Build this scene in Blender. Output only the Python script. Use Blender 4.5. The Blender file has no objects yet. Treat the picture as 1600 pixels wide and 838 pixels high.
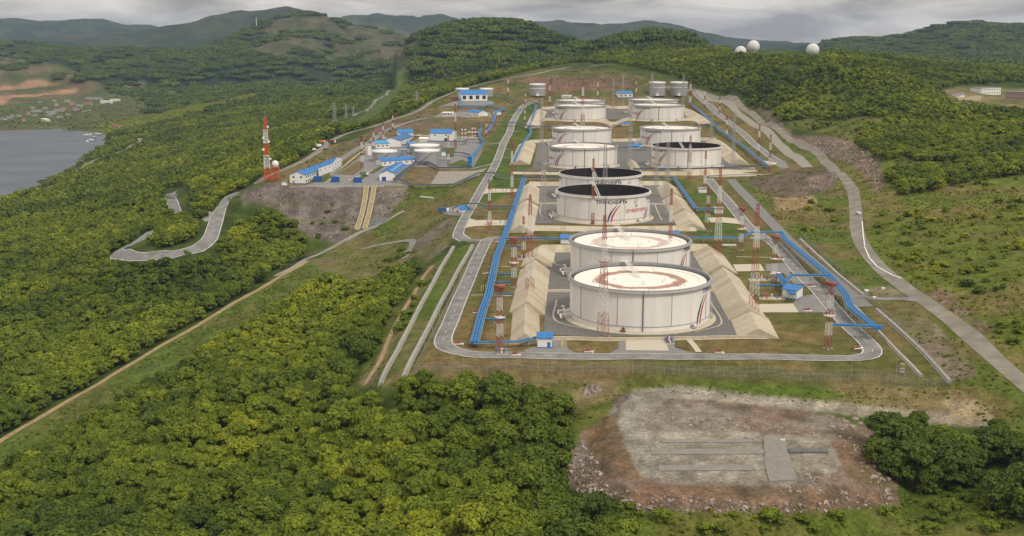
import bpy, bmesh, math, random
import numpy as np
from mathutils import Vector, Matrix

# ------------------------------------------------------------------ camera, world, sun, exposure
SC = bpy.context.scene
COL = SC.collection
CAM_H = 120.0
PITCH = math.radians(11.4)
FPX, CX, CY = 1800.0, 800.0, 419.0          # photograph: 1600 x 838
cam_d = bpy.data.cameras.new('camera')
cam = bpy.data.objects.new('camera', cam_d)
COL.objects.link(cam)
cam.location = (0, 0, CAM_H)
cam.rotation_euler = (math.pi / 2 - PITCH, 0, 0)
cam_d.sensor_width = 36.0
cam_d.lens = FPX / 1600 * 36.0
cam_d.clip_start = 1.0
cam_d.clip_end = 60000.0
SC.camera = cam

SUN_EL, SUN_AZ = math.radians(48), math.radians(140)   # azimuth clockwise from +Y (view direction)
sun_d = bpy.data.lights.new('sun', 'SUN')
sun_d.energy = 1.9
sun_d.angle = math.radians(11)
sun_d.color = (1.0, 0.94, 0.84)
sun = bpy.data.objects.new('sun', sun_d)
COL.objects.link(sun)
sd = Vector((math.sin(SUN_AZ) * math.cos(SUN_EL), math.cos(SUN_AZ) * math.cos(SUN_EL), math.sin(SUN_EL)))
sun.rotation_euler = (-sd).to_track_quat('-Z', 'Y').to_euler()

SC.view_settings.view_transform = 'Standard'
SC.view_settings.look = 'None'
SC.view_settings.gamma = 1.0
SC.view_settings.use_curve_mapping = False
SC.view_settings.exposure = 0.0
SC.render.engine = 'CYCLES'
SC.cycles.max_bounces = 4
SC.cycles.diffuse_bounces = 2
SC.cycles.glossy_bounces = 2
SC.cycles.transmission_bounces = 2
SC.cycles.transparent_max_bounces = 12
SC.cycles.volume_bounces = 0
SC.cycles.use_denoising = True
SC.cycles.sample_clamp_indirect = 4.0


def build_world():
    w = bpy.data.worlds.new('World')
    SC.world = w
    w.use_nodes = True
    nt = w.node_tree
    nt.nodes.clear()
    N, L = nt.nodes.new, nt.links.new
    out = N('ShaderNodeOutputWorld')
    sky = N('ShaderNodeTexSky')
    sky.sky_type = 'NISHITA'
    sky.sun_disc = False
    sky.sun_elevation = SUN_EL
    sky.sun_rotation = SUN_AZ
    bg_sky = N('ShaderNodeBackground')
    bg_sky.inputs['Strength'].default_value = 0.1
    L(sky.outputs[0], bg_sky.inputs['Color'])
    tc = N('ShaderNodeTexCoord')
    sep = N('ShaderNodeSeparateXYZ')
    L(tc.outputs['Generated'], sep.inputs[0])
    # overcast dome, about three times brighter overhead than at the horizon
    mx = N('ShaderNodeMath'); mx.operation = 'MAXIMUM'; mx.inputs[1].default_value = 0.0
    L(sep.outputs['Z'], mx.inputs[0])
    grad = N('ShaderNodeMapRange')
    grad.inputs['From Min'].default_value = 0.0
    grad.inputs['From Max'].default_value = 1.0
    grad.inputs['To Min'].default_value = 0.60
    grad.inputs['To Max'].default_value = 1.35
    L(mx.outputs[0], grad.inputs['Value'])
    # long low cloud banks: noise over the direction, stretched along the horizon
    mp = N('ShaderNodeMapping')
    mp.inputs['Scale'].default_value = (5.0, 5.0, 26.0)
    L(tc.outputs['Generated'], mp.inputs['Vector'])
    nz = N('ShaderNodeTexNoise')
    nz.inputs['Scale'].default_value = 1.6
    nz.inputs['Detail'].default_value = 9.0
    nz.inputs['Roughness'].default_value = 0.55
    nz.inputs['Distortion'].default_value = 0.4
    L(mp.outputs[0], nz.inputs['Vector'])
    cr = N('ShaderNodeValToRGB')
    e = cr.color_ramp.elements
    e[0].position = 0.36; e[0].color = (0.56, 0.52, 0.49, 1)
    e[1].position = 0.66; e[1].color = (1.42, 1.31, 1.18, 1)
    m = e.new(0.5); m.color = (.96, .88, .80, 1)
    L(nz.outputs['Fac'], cr.inputs[0])
    bg_cl = N('ShaderNodeBackground')
    L(cr.outputs[0], bg_cl.inputs['Color'])
    L(grad.outputs[0], bg_cl.inputs['Strength'])
    mix = N('ShaderNodeMixShader')
    mix.inputs[0].default_value = 0.93
    L(bg_sky.outputs[0], mix.inputs[1])
    L(bg_cl.outputs[0], mix.inputs[2])
    L(mix.outputs[0], out.inputs['Surface'])


build_world()

# ------------------------------------------------------------------ numeric helpers
SP, CP = math.sin(PITCH), math.cos(PITCH)
rng = np.random.default_rng(7)
random.seed(7)


def ray(px, py):
    """direction of the view ray, scaled so that its forward (Y) part is 1"""
    v = (py - CY) / FPX
    y = CP - v * SP
    return (px - CX) / FPX / y, -(SP + v * CP) / y


def project(x, y, z):
    dz = z - CAM_H
    d = y * CP - dz * SP
    d = np.maximum(d, 1e-3)
    v = (-dz * CP - y * SP)
    return CX + FPX * x / d, CY + FPX * v / d


_tab = np.random.default_rng(11).random((512, 512))


def vnoise(x, y, seed=0):
    x = np.asarray(x, float) + seed * 17.31
    y = np.asarray(y, float) + seed * 9.77
    xi, yi = np.floor(x), np.floor(y)
    fx, fy = x - xi, y - yi
    fx = fx * fx * (3 - 2 * fx)
    fy = fy * fy * (3 - 2 * fy)
    i0, j0 = xi.astype(int) % 512, yi.astype(int) % 512
    i1, j1 = (i0 + 1) % 512, (j0 + 1) % 512
    return ((_tab[i0, j0] * (1 - fx) + _tab[i1, j0] * fx) * (1 - fy)
            + (_tab[i0, j1] * (1 - fx) + _tab[i1, j1] * fx) * fy)


def fbm(x, y, oct=4, seed=0):
    s, a, t = 0.0, 0.5, 0.0
    for k in range(oct):
        s = s + a * vnoise(x * 2 ** k, y * 2 ** k, seed + k * 3)
        t += a
        a *= 0.5
    return s / t


def in_poly(px, py, poly):
    poly = np.asarray(poly, float)
    res = np.zeros(px.shape, bool)
    lo, hi = poly.min(0), poly.max(0)
    sel = (px >= lo[0]) & (px <= hi[0]) & (py >= lo[1]) & (py <= hi[1])
    if not sel.any():
        return res
    x, y = px[sel], py[sel]
    c = np.zeros(x.shape, bool)
    n = len(poly)
    for i in range(n):
        x0, y0 = poly[i]
        x1, y1 = poly[(i + 1) % n]
        if y0 == y1:
            continue
        k = ((y0 > y) != (y1 > y)) & (x < (x1 - x0) * (y - y0) / (y1 - y0) + x0)
        c ^= k
    res[sel] = c
    return res


def seg_dist(x, y, pts):
    d = np.full(np.shape(x), 1e9)
    for (x0, y0), (x1, y1) in zip(pts[:-1], pts[1:]):
        dx, dy = x1 - x0, y1 - y0
        t = np.clip(((x - x0) * dx + (y - y0) * dy) / (dx * dx + dy * dy + 1e-9), 0, 1)
        d = np.minimum(d, np.hypot(x - x0 - t * dx, y - y0 - t * dy))
    return d


def poly_dist(x, y, poly):
    """distance outside a polygon, zero inside"""
    p = list(map(tuple, poly))
    d = seg_dist(x, y, p + [p[0]])
    d[in_poly(x, y, p)] = 0
    return d


# ------------------------------------------------------------------ terrain heights
def on_plane(px, py, z):
    a, c = ray(px, py)
    Y = (z - CAM_H) / c
    return a * Y, Y, z


# ground control points: (photo x, photo y, height above the front tank pad)
CTRL = [
    # foreground
    (-150, 838, -50), (0, 838, -46), (200, 838, -37), (400, 838, -28), (700, 838, -18), (900, 838, -12), (1100, 838, -11), (1350, 838, -11), (1600, 838, -9), (1750, 838, -8),
    (0, 760, -52), (100, 750, -44), (300, 750, -34), (520, 740, -24), (700, 720, -15), (850, 700, -9), (1000, 790, -11.5), (1150, 800, -12), (1350, 790, -11.5), (1450, 700, -9), (1600, 720, -6),
    (0, 690, -56), (120, 619, -51), (240, 548, -45), (360, 477, -37), (480, 408, -30),
    (-150, 700, -60), (-200, 500, -70), (-200, 400, -78), (0, 600, -61), (0, 500, -66), (120, 530, -58), (100, 450, -58), (250, 460, -46), (350, 430, -38), (420, 390, -34),
    (300, 650, -33), (400, 560, -31), (400, 500, -31), (500, 640, -22), (500, 550, -22), (520, 470, -25), (580, 440, -21), (640, 420, -15), (560, 600, -11),
    (600, 597, -5), (650, 500, -4.5), (700, 410, -4), (633, 585, -2.5), (690, 470, -2), (735, 385, -1.5), (650, 590, -1.2), (740, 600, -3), (850, 630, -5), (780, 660, -9),
    # front edge of the farm
    (690, 555, 0), (800, 575, -.2), (1000, 582, -.3), (1200, 590, -.3), (1350, 592, -.3), (1480, 600, -.3), (900, 560, 0), (1100, 560, 0), (1370, 560, 0),
    (1000, 610, -3), (1200, 620, -3), (1400, 630, -3), (1550, 640, -2), (1600, 600, 0), (1500, 520, 1.5), (1420, 465, 2.5), (1750, 620, 2), (1750, 500, 9),
    # farm plateau
    (720, 500, 0), (760, 420, 0), (760, 520, 0), (1000, 530, 0), (1250, 520, 0), (1350, 520, .3), (1200, 440, .3), (850, 440, 0), (1160, 500, 0), (790, 380, .8), (1250, 400, 1), (1330, 460, 1),
    (715, 370, 0), (740, 330, 1.5), (700, 350, -3), (760, 290, 3.2), (850, 330, 3.3), (950, 350, 3.3), (1060, 350, 3.3), (1150, 330, 3.3), (1200, 340, 3), (1130, 300, 4), (850, 290, 3.7),
    (780, 250, 6), (850, 262, 6.5), (1000, 262, 7), (1150, 262, 7.5), (1230, 262, 8), (800, 210, 9), (860, 235, 8.5), (985, 235, 8.7), (1120, 235, 9), (1180, 230, 10),
    (970, 218, 9.7), (1100, 216, 11), (860, 216, 9.2), (830, 185, 19), (960, 188, 20.5), (1080, 188, 22), (1130, 190, 21), (850, 168, 25), (960, 168, 26), (1080, 166, 28), (1100, 160, 31),
    (840, 152, 37), (1028, 150, 38), (1062, 149, 38), (940, 140, 47), (940, 120, 62), (930, 103, 72), (880, 106, 70), (1100, 146, 40), (1040, 125, 57),
    # office and pump complex, left
    (453, 290, 3), (530, 288, 3), (640, 288, 3.2), (420, 285, 2.5), (550, 265, 5), (620, 250, 6), (680, 255, 6.2), (720, 280, 3), (680, 240, 8), (600, 230, 8.5), (740, 240, 7), (520, 262, 5.5),
    (700, 222, 12), (630, 222, 11), (740, 212, 14), (690, 190, 22), (690, 180, 24.5), (760, 184, 24), (745, 163, 31), (690, 165, 30), (800, 150, 38), (840, 130, 52), (790, 125, 56),
    # road along the left rim
    (440, 268, 4), (495, 239, 9.5), (517, 220, 13.5), (577, 201, 19), (640, 180, 25), (680, 158, 34), (720, 140, 44), (760, 130, 51), (830, 117, 63),
    # slope left of the rim
    (400, 275, -4), (370, 262, -14), (460, 235, 2), (540, 195, 6), (620, 165, 8), (700, 128, 22), (800, 105, 45), (900, 92, 62),
    (351, 312, -8), (337, 345, -15), (327, 374, -20), (289, 394, -24), (255, 399, -26), (200, 392, -28), (382, 298, -3), (227, 369, -28), (274, 331, -34), (275, 300, -38), (300, 345, -22), (270, 360, -22),
    (380, 400, -30), (430, 345, -24), (380, 330, -14), (480, 370, -29), (570, 382, -29), (650, 375, -16), (620, 330, -9), (660, 310, -2), (680, 340, -6),
    (150, 380, -46), (100, 340, -62), (200, 320, -52), (0, 340, -75), (50, 310, -78), (200, 290, -60), (300, 255, -48), (150, 270, -76), (130, 300, -70),
    (350, 240, -34), (450, 205, -22), (400, 170, -34), (300, 190, -60), (220, 215, -74), (250, 170, -64), (350, 150, -52), (560, 170, -12), (500, 150, -25), (600, 140, -5), (650, 120, 5),
    # bay
    (0, 296, -95), (60, 270, -95), (110, 240, -95), (130, 215, -93), (0, 250, -98), (0, 215, -95), (-200, 260, -98), (-300, 215, -95), (-300, 350, -92), (-250, 300, -96),
    (0, 305, -85), (70, 281, -85), (130, 240, -85), (160, 212, -85), (100, 206, -85), (0, 206.5, -85), (170, 205, -80), (-250, 204, -84),
    # village and valley behind it
    (130, 178, -76), (50, 185, -79), (200, 160, -66), (100, 160, -66), (290, 135, -52), (0, 165, -68), (-200, 160, -60), (0, 130, -35), (100, 130, -40), (350, 110, -25), (450, 110, -15), (550, 105, -5), (620, 100, 5), (640, 80, 40),
    # hill behind the farm
    (760, 100, 30), (850, 85, 62), (1000, 100, 74), (1100, 110, 72), (1150, 80, 93), (1180, 80, 94), (1269, 82, 92), (1080, 82, 92), (1000, 85, 86), (1200, 100, 84), (1300, 110, 80), (1400, 125, 68), (1330, 92, 87),
    (1480, 135, 55), (1547, 147, 44), (1583, 158, 41), (1600, 150, 45), (1700, 160, 45), (1800, 200, 40), (1500, 165, 42), (1400, 165, 50),
    # right flank
    (1130, 152, 38), (1170, 175, 28), (1200, 193, 21), (1245, 222, 15), (1290, 255, 11), (1325, 285, 9), (1337, 320, 7.5), (1340, 370, 5), (1390, 435, 3), (1230, 180, 34), (1260, 205, 27), (1310, 215, 28), (1380, 250, 24), (1390, 290, 17), (1300, 160, 45),
    (1300, 235, 20), (1240, 240, 10), (1280, 290, 8), (1230, 300, 8.5), (1300, 340, 3.5), (1250, 340, 4), (1450, 250, 24), (1450, 200, 36), (1550, 200, 38), (1600, 260, 26), (1500, 300, 18), (1600, 350, 18), (1450, 350, 11), (1450, 420, 6), (1550, 430, 9), (1600, 450, 11), (1520, 490, 5), (1580, 500, 8), (1600, 540, 4),
    (1800, 400, 22), (1800, 300, 30),
]
FAR = [  # (x, forward distance, height) control far away and outside the frame
    (-2500, 4000, -30), (-4500, 7000, 0), (0, 5000, 20), (3000, 4500, 20), (1500, 3500, 30), (0, 9000, 20), (6000, 9000, 20), (-7000, 12000, 20), (7000, 13000, 20), (0, 13500, 20),
    (400, 2600, 70), (900, 2600, 60), (-300, 4000, 10), (2000, 2600, 30), (-80, 160, -10), (80, 160, -8), (-130, 230, -28), (140, 230, -9), (0, 200, -12),
]
_c = np.array([on_plane(*c) for c in CTRL] + [tuple(map(float, f)) for f in FAR])


def warp(x, y):
    return np.stack([x / y * 6.0, 3.0 * np.log(y / 300.0)], -1)


_cw = warp(_c[:, 0], _c[:, 1])
_zm = _c[:, 2].mean()
_K = np.sqrt(((_cw[:, None] - _cw[None]) ** 2).sum(-1) + 0.02 ** 2)
_w = np.linalg.solve(_K + np.eye(len(_c)) * -0.02, _c[:, 2] - _zm)

NA, NL = 1320, 1350
A_GRID = np.linspace(-0.8, 0.8, NA)
L_GRID = np.linspace(math.log(150), math.log(14000), NL)


def rbf(a, l):
    out = np.empty(a.shape)
    af, lf = a.ravel(), l.ravel()
    o = np.zeros(af.shape)
    for s in range(0, af.size, 20000):
        q = np.stack([af[s:s + 20000] * 6.0, 3.0 * (lf[s:s + 20000] - math.log(300))], -1)
        r = np.sqrt(((q[:, None] - _cw[None]) ** 2).sum(-1) + 0.02 ** 2)
        o[s:s + 20000] = r @ _w + _zm
    out[...] = o.reshape(a.shape)
    return out


# evaluate coarsely then upsample (the kernel is smooth)
_ac = np.linspace(-0.8, 0.8, 540)
_lc = np.linspace(L_GRID[0], L_GRID[-1], 520)


def resample(C, ac, lc, a, l):
    fa = np.clip((a - ac[0]) / (ac[1] - ac[0]), 0, len(ac) - 1.001)
    fl = np.clip((l - lc[0]) / (lc[1] - lc[0]), 0, len(lc) - 1.001)
    i, j = fa.astype(int), fl.astype(int)
    u, v = fa - i, fl - j
    return (C[j, i] * (1 - u) + C[j, i + 1] * u) * (1 - v) + (C[j + 1, i] * (1 - u) + C[j + 1, i + 1] * u) * v


_AC, _LC = np.meshgrid(_ac, _lc)
_base = rbf(_AC, _LC)
AG, LG = np.meshgrid(A_GRID, L_GRID)
YG = np.exp(LG)
XG = AG * YG
H = resample(_base, _ac, _lc, AG, LG)

# far ridges: silhouette in the photograph, forward distance, foot height, front and back widths (in log distance)
RIDGES = [
    ([(-400, 40), (-150, 25), (0, 31), (60, 33), (110, 31), (160, 30), (200, 41), (235, 42), (300, 60), (380, 75)], 10500, 0, .20, .2),
    ([(-300, 60), (0, 62), (90, 60), (180, 52), (240, 46), (290, 38), (330, 24), (370, 18), (410, 13), (450, 12), (480, 20), (520, 33), (560, 50)], 7600, 0, .22, .2),
    ([(500, 36), (540, 26), (590, 23), (640, 27), (690, 26), (720, 32), (760, 45)], 9500, 0, .2, .2),
    ([(760, 52), (800, 40), (835, 36), (870, 33), (915, 36), (960, 38), (1000, 34), (1030, 33), (1060, 39), (1110, 54), (1160, 62), (1210, 66), (1260, 68), (1330, 75)], 9000, 0, .2, .2),
    ([(-300, 66), (0, 70), (60, 69), (130, 76), (200, 76), (290, 80), (330, 72), (365, 57), (400, 45), (440, 31), (480, 26), (525, 30), (570, 39), (620, 49), (650, 60), (690, 78)], 5000, -20, .22, .25),
    ([(600, 92), (640, 72), (680, 52), (720, 38), (760, 32), (790, 31), (815, 35), (850, 49), (890, 64), (920, 74), (970, 90)], 3100, 20, .16, .2),
    ([(900, 84), (940, 70), (980, 59), (1020, 52), (1050, 52), (1075, 60), (1110, 80)], 2700, 50, .10, .16),
    ([(1180, 80), (1240, 71), (1290, 64), (1340, 60), (1380, 61), (1415, 58), (1440, 50), (1465, 41), (1484, 36.5), (1491, 32), (1518, 31), (1527, 33), (1533, 37), (1560, 41), (1610, 44), (1700, 35), (1850, 50)], 5200, 10, .26, .25),
]
for k, (sil, D, foot, wf, wb) in enumerate(RIDGES):
    aa, zz = [], []
    for px, py in sil:
        a, c = ray(px, py)
        aa.append(a)
        zz.append(CAM_H + c * D)
    zc = np.interp(AG, aa, zz)
    edge = np.clip(np.minimum((AG - aa[0]), (aa[-1] - AG)) / 0.02 + 0.5, 0, 1)
    wob = (fbm(AG * 26, LG * 3, 3, 40 + k) - .5)
    t = (LG - math.log(D)) + wob * 0.03
    g = np.where(t < 0, np.exp(-(t / wf) ** 2), np.exp(-(t / wb) ** 2))
    sp = (fbm(XG / (D * .045), YG / (D * .09), 4, 60 + k) - .5) * 2
    hz = foot + (zc - foot) * g * edge
    gul = np.abs(fbm(AG * D / 420, LG * D / 1500, 4, 90 + k) - .5) * 2
    hz = hz + sp * (zc - foot) * .24 * g * (1 - g ** 8) * edge - (zc - foot) * .28 * (1 - np.clip(gul * 2.2, 0, 1)) * g * (1 - g ** 5) * edge - (1 - edge) * 400
    hz = hz - 320 * np.maximum(np.abs(t) / np.where(t < 0, wf, wb) - 1.15, 0)
    d = H - hz
    kk = 8.0
    H = np.maximum(H, hz) + kk * np.log1p(np.exp(-np.abs(d) / kk)) * (1 - np.exp(-np.maximum(YG - 2300, 0) / 300))


def refresh():
    pass


def hgt(x, y):
    x = np.asarray(x, float)
    y = np.maximum(np.asarray(y, float), 151.0)
    return resample(H, A_GRID, L_GRID, x / y, np.log(y))


_march = np.exp(np.linspace(math.log(200), math.log(13500), 5200))


def at(px, py, dz=0.0):
    """where the view ray through a photo pixel meets the terrain raised by dz"""
    a, c = ray(px, py)
    g = CAM_H + c * _march - hgt(a * _march, _march) - dz
    k = np.nonzero(g < 0)[0]
    k = int(k[0]) if len(k) else len(_march) - 1
    if k > 0:
        y0, y1 = _march[k - 1], _march[k]
        t = g[k - 1] / (g[k - 1] - g[k] + 1e-12)
        Y = y0 + (y1 - y0) * min(max(t, 0), 1)
    else:
        Y = _march[0]
    return Vector((a * Y, Y, CAM_H + c * Y))


def gz(x, y):
    return float(hgt(np.array([x]), np.array([y]))[0])


# tanks: photo centre x, distance along the view axis, kind (white / black roof), ground height is read off the rim
R_TANK, H_TANK = 30.35, 18.0
TANKS = [  # cx, depth, rim y
    (1000, 501, 431), (984.7, 588, 373), (942.8, 755, 297), (938.5, 846, 269.7), (911, 1027, 227), (909, 1185, 199),
    (907, 1375, 164), (907, 1466, 156), (1072.7, 1012, 227), (1047.5, 1172, 198.5), (1027.5, 1350, 163), (1020.7, 1440, 155)]
TK = []
for cx, d, ry in TANKS:
    v = (ry - CY) / FPX
    TK.append(((cx - CX) / FPX * d, d * (CP - v * SP), CAM_H - d * (SP + v * CP) - H_TANK))

# folds and gullies of the far valley sides
HV = np.clip((YG - 2650) / 900, 0, 1) * np.clip((H + 70) / 40, 0, 1)
H = H + HV * ((fbm(XG / 330, YG / 420, 4, 25) - .5) * 55 - np.clip(.25 - np.abs(fbm(XG / 420, YG / 700, 3, 26) - .5) * 2.2, 0, 1) * 55)
# flat tank pads
for (x, y, z) in TK:
    r = np.hypot(XG - x, YG - y)
    t = np.clip((58 - r) / 18, 0, 1)
    t = t * t * (3 - 2 * t)
    H = H * (1 - t) + z * t

# rock fill under the office complex: flat top, stepped slope 1:1.6 towards the valley
def world_poly(pts, z):
    return [on_plane(px, py, z)[:2] for px, py in pts]


OFFICE_Z = 3.2
office = world_poly([(395, 290), (440, 276), (470, 262), (560, 240), (690, 262), (720, 275), (700, 290), (640, 291), (560, 292), (455, 293)], OFFICE_Z)
dO = poly_dist(XG, YG, office)
bench = np.floor(dO / 19.0)
prof = OFFICE_Z - (bench * 9.8 + np.clip((dO - bench * 19.0) / 15.5, 0, 1) * 9.8)
prof = np.where(YG > 950, -1e3, prof)
H = np.maximum(H, prof + 0.3 * (fbm(XG / 4, YG / 4, 3, 5) - .5))

# rubble platform in the foreground
RUB_Z = -4.2
rub = world_poly([(960, 660), (985, 612), (1050, 606), (1200, 640), (1310, 665), (1350, 690), (1345, 730), (1300, 770), (1150, 775), (1000, 770), (965, 735)], RUB_Z)
dR = poly_dist(XG, YG, rub)
dR = np.maximum(dR + np.where(dR > 0, 1, 0) * (fbm(XG / 7, YG / 7, 3, 14) - .45) * 7, 0)
rubmask = np.clip(1 - dR / 3.0, 0, 1)
hr = RUB_Z - np.maximum(dR - 2, 0) * .55
rough = fbm(XG / 2.5, YG / 2.5, 4, 9) - .5
Hc = np.maximum(H, np.where(dR < 30, hr + 1.4 * rough * np.clip(dR / 3, 0.2, 1), -1e3))
wr = np.clip(1 - dR / 9.0, 0, 1)
wr = wr * wr * (3 - 2 * wr)
Hc = np.where(H > RUB_Z, Hc * (1 - wr) + (RUB_Z + .4 * rough) * wr, np.where(dR <= 0, RUB_Z + .4 * rough, Hc))
H = np.where(YG < 440, Hc, H)
# spoil heap beside the right road
m = on_plane(1262, 285, 8)
rr = np.hypot((XG - m[0]) / 42, (YG - m[1]) / 55)
H = H + np.maximum(0, 1 - rr ** 2) ** 1.0 * 7 * (rr < 1) + (rr < 1.1) * (fbm(XG / 5, YG / 5, 4, 3) - .5) * 1.6 * np.clip((1.1 - rr) * 4, 0, 1)
# gentle unevenness outside the farm
PXG, PYG = project(XG, YG, H)
FARM = [(640, 588), (700, 470), (735, 380), (705, 372), (735, 320), (700, 292), (560, 292), (440, 292), (420, 280), (500, 232), (600, 205), (700, 150), (800, 125), (950, 130), (1085, 143), (1150, 175), (1260, 262), (1140, 280), (1250, 372), (1360, 465), (1490, 602)]
infarm = in_poly(PXG, PYG, FARM)
und = (fbm(XG / 45, YG / 45, 4, 21) - .5) * np.clip(YG / 700, .6, 3.0) * 3.0
soft = np.clip(seg_dist(PXG, PYG, FARM + [FARM[0]]) / 25, 0, 1) * (~infarm)
H = H + und * soft * (YG < 3000) * (1 - rubmask)
# ------------------------------------------------------------------ object helpers
def tag(o, label=None, cat=None, group=None, kind=None):
    if label: o['label'] = label
    if cat: o['category'] = cat
    if group: o['group'] = group
    if kind: o['kind'] = kind
    return o


def empty(name, loc, rz=0.0, label=None, cat=None, group=None):
    o = bpy.data.objects.new(name, None)
    o.empty_display_size = 0.5
    COL.objects.link(o)
    o.location = loc
    o.rotation_euler = (0, 0, rz)
    return tag(o, label, cat, group)


def copy_tree(root, loc, rz=0.0, scale=None, label=None, group=None):
    """a copy of a thing with copies of its parts and sub-parts (mesh data shared)"""
    r = root.copy(); COL.objects.link(r)
    r.location = loc; r.rotation_euler = (0, 0, rz)
    if scale is not None: r.scale = scale
    if label: r['label'] = label
    if group: r['group'] = group
    for ch in list(root.children):
        c = ch.copy(); COL.objects.link(c); c.parent = r
        for g in ch.children:
            d = g.copy(); COL.objects.link(d); d.parent = c
    return r


class MB:
    """collects faces, then links them as ONE mesh object"""
    def __init__(s):
        s.v, s.f, s.m = [], [], []

    def add(s, vs, fs, mi=0):
        b = len(s.v)
        s.v += [tuple(p) for p in vs]
        s.f += [tuple(i + b for i in f) for f in fs]
        s.m += [mi] * len(fs)

    def box(s, c, size, rz=0.0, mi=0):
        hx, hy, hz = size[0] / 2, size[1] / 2, size[2] / 2
        ca, sa = math.cos(rz), math.sin(rz)
        vs = []
        for z in (-hz, hz):
            for x, y in ((-hx, -hy), (hx, -hy), (hx, hy), (-hx, hy)):
                vs.append((c[0] + x * ca - y * sa, c[1] + x * sa + y * ca, c[2] + z))
        s.add(vs, [(3, 2, 1, 0), (4, 5, 6, 7), (0, 1, 5, 4), (1, 2, 6, 5), (2, 3, 7, 6), (3, 0, 4, 7)], mi)

    def bar(s, p, q, r, n=4, mi=0, r2=None):
        p, q = Vector(p), Vector(q)
        d = q - p
        if d.length < 1e-6: return
        d.normalize()
        up = Vector((0, 0, 1)) if abs(d.z) < .9 else Vector((1, 0, 0))
        u = d.cross(up).normalized(); w = d.cross(u)
        r2 = r if r2 is None else r2
        vs = []
        for k, (c, rr) in enumerate(((p, r), (q, r2))):
            for i in range(n):
                t = 2 * math.pi * (i + .5) / n
                vs.append(c + u * math.cos(t) * rr + w * math.sin(t) * rr)
        fs = [(i, (i + 1) % n, n + (i + 1) % n, n + i) for i in range(n)]
        fs += [tuple(range(n - 1, -1, -1)), tuple(range(n, 2 * n))]
        s.add(vs, fs, mi)

    def lathe(s, prof, n=48, c=(0, 0, 0), mi=0, a0=0.0, a1=2 * math.pi):
        full = abs(a1 - a0 - 2 * math.pi) < 1e-6
        k = n if full else n + 1
        vs = []
        for i in range(k):
            t = a0 + (a1 - a0) * i / n
            for r, z in prof:
                vs.append((c[0] + r * math.cos(t), c[1] + r * math.sin(t), c[2] + z))
        m = len(prof)
        fs = []
        for i in range(n):
            j = (i + 1) % k
            for q in range(m - 1):
                fs.append((i * m + q, j * m + q, j * m + q + 1, i * m + q + 1))
        s.add(vs, fs, mi)

    def disc(s, r, z, n=48, c=(0, 0), mi=0, up=True):
        vs = [(c[0] + r * math.cos(2 * math.pi * i / n), c[1] + r * math.sin(2 * math.pi * i / n), z) for i in range(n)]
        s.add(vs, [tuple(range(n)) if up else tuple(range(n - 1, -1, -1))], mi)

    def prism(s, poly, z0, z1, mi=0):
        n = len(poly)
        a = sum(poly[i][0] * poly[(i + 1) % n][1] - poly[(i + 1) % n][0] * poly[i][1] for i in range(n))
        if a < 0: poly = poly[::-1]
        vs = [(x, y, z0) for x, y in poly] + [(x, y, z1) for x, y in poly]
        fs = [tuple(range(n - 1, -1, -1)), tuple(range(n, 2 * n))]
        fs += [(i, (i + 1) % n, n + (i + 1) % n, n + i) for i in range(n)]
        s.add(vs, fs, mi)

    def mesh(s, name, mats):
        me = bpy.data.meshes.new(name)
        me.from_pydata([tuple(map(float, p)) for p in s.v], [], s.f)
        for m in (mats if isinstance(mats, (list, tuple)) else [mats]):
            me.materials.append(m)
        if any(s.m):
            me.polygons.foreach_set('material_index', s.m)
        me.update()
        return me

    def build(s, name, mats, parent=None, loc=None, smooth=False):
        me = s.mesh(name, mats)
        if smooth:
            me.shade_auto(30) if hasattr(me, 'shade_auto') else me.polygons.foreach_set('use_smooth', [True] * len(me.polygons))
        o = bpy.data.objects.new(name, me)
        COL.objects.link(o)
        if loc is not None: o.location = loc
        if parent is not None: o.parent = parent
        return o


MATS = {}


def mat(name, col, rough=.8, var=0.0, scale=.5, bump=0.0, metal=0.0, spec=.3, col2=None, detail=4.0, stretch=None):
    """plain procedural material: base colour with a noise variation and a little bump"""
    if name in MATS: return MATS[name]
    m = bpy.data.materials.new(name); MATS[name] = m
    m.use_nodes = True
    nt = m.node_tree; b = nt.nodes['Principled BSDF']
    b.inputs['Roughness'].default_value = rough
    b.inputs['Metallic'].default_value = metal
    b.inputs['Specular IOR Level'].default_value = spec
    b.inputs['Base Color'].default_value = (*col, 1)
    if var or col2 or bump:
        tc = nt.nodes.new('ShaderNodeTexCoord')
        nz = nt.nodes.new('ShaderNodeTexNoise')
        nz.inputs['Scale'].default_value = scale
        nz.inputs['Detail'].default_value = detail
        nz.inputs['Roughness'].default_value = .6
        src = tc.outputs['Object']
        if stretch:
            mp = nt.nodes.new('ShaderNodeMapping'); mp.inputs['Scale'].default_value = stretch
            nt.links.new(src, mp.inputs['Vector']); src = mp.outputs[0]
        nt.links.new(src, nz.inputs['Vector'])
        if var or col2:
            cr = nt.nodes.new('ShaderNodeValToRGB')
            c2 = col2 if col2 else tuple(c * (1 - var) for c in col)
            c1 = col if col2 else tuple(min(1, c * (1 + var * .6)) for c in col)
            cr.color_ramp.elements[0].position = .35; cr.color_ramp.elements[0].color = (*c2, 1)
            cr.color_ramp.elements[1].position = .65; cr.color_ramp.elements[1].color = (*c1, 1)
            nt.links.new(nz.outputs['Fac'], cr.inputs[0])
            nt.links.new(cr.outputs[0], b.inputs['Base Color'])
        if bump:
            bp = nt.nodes.new('ShaderNodeBump'); bp.inputs['Strength'].default_value = bump
            nt.links.new(nz.outputs['Fac'], bp.inputs['Height'])
            nt.links.new(bp.outputs[0], b.inputs['Normal'])
    return m


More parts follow.
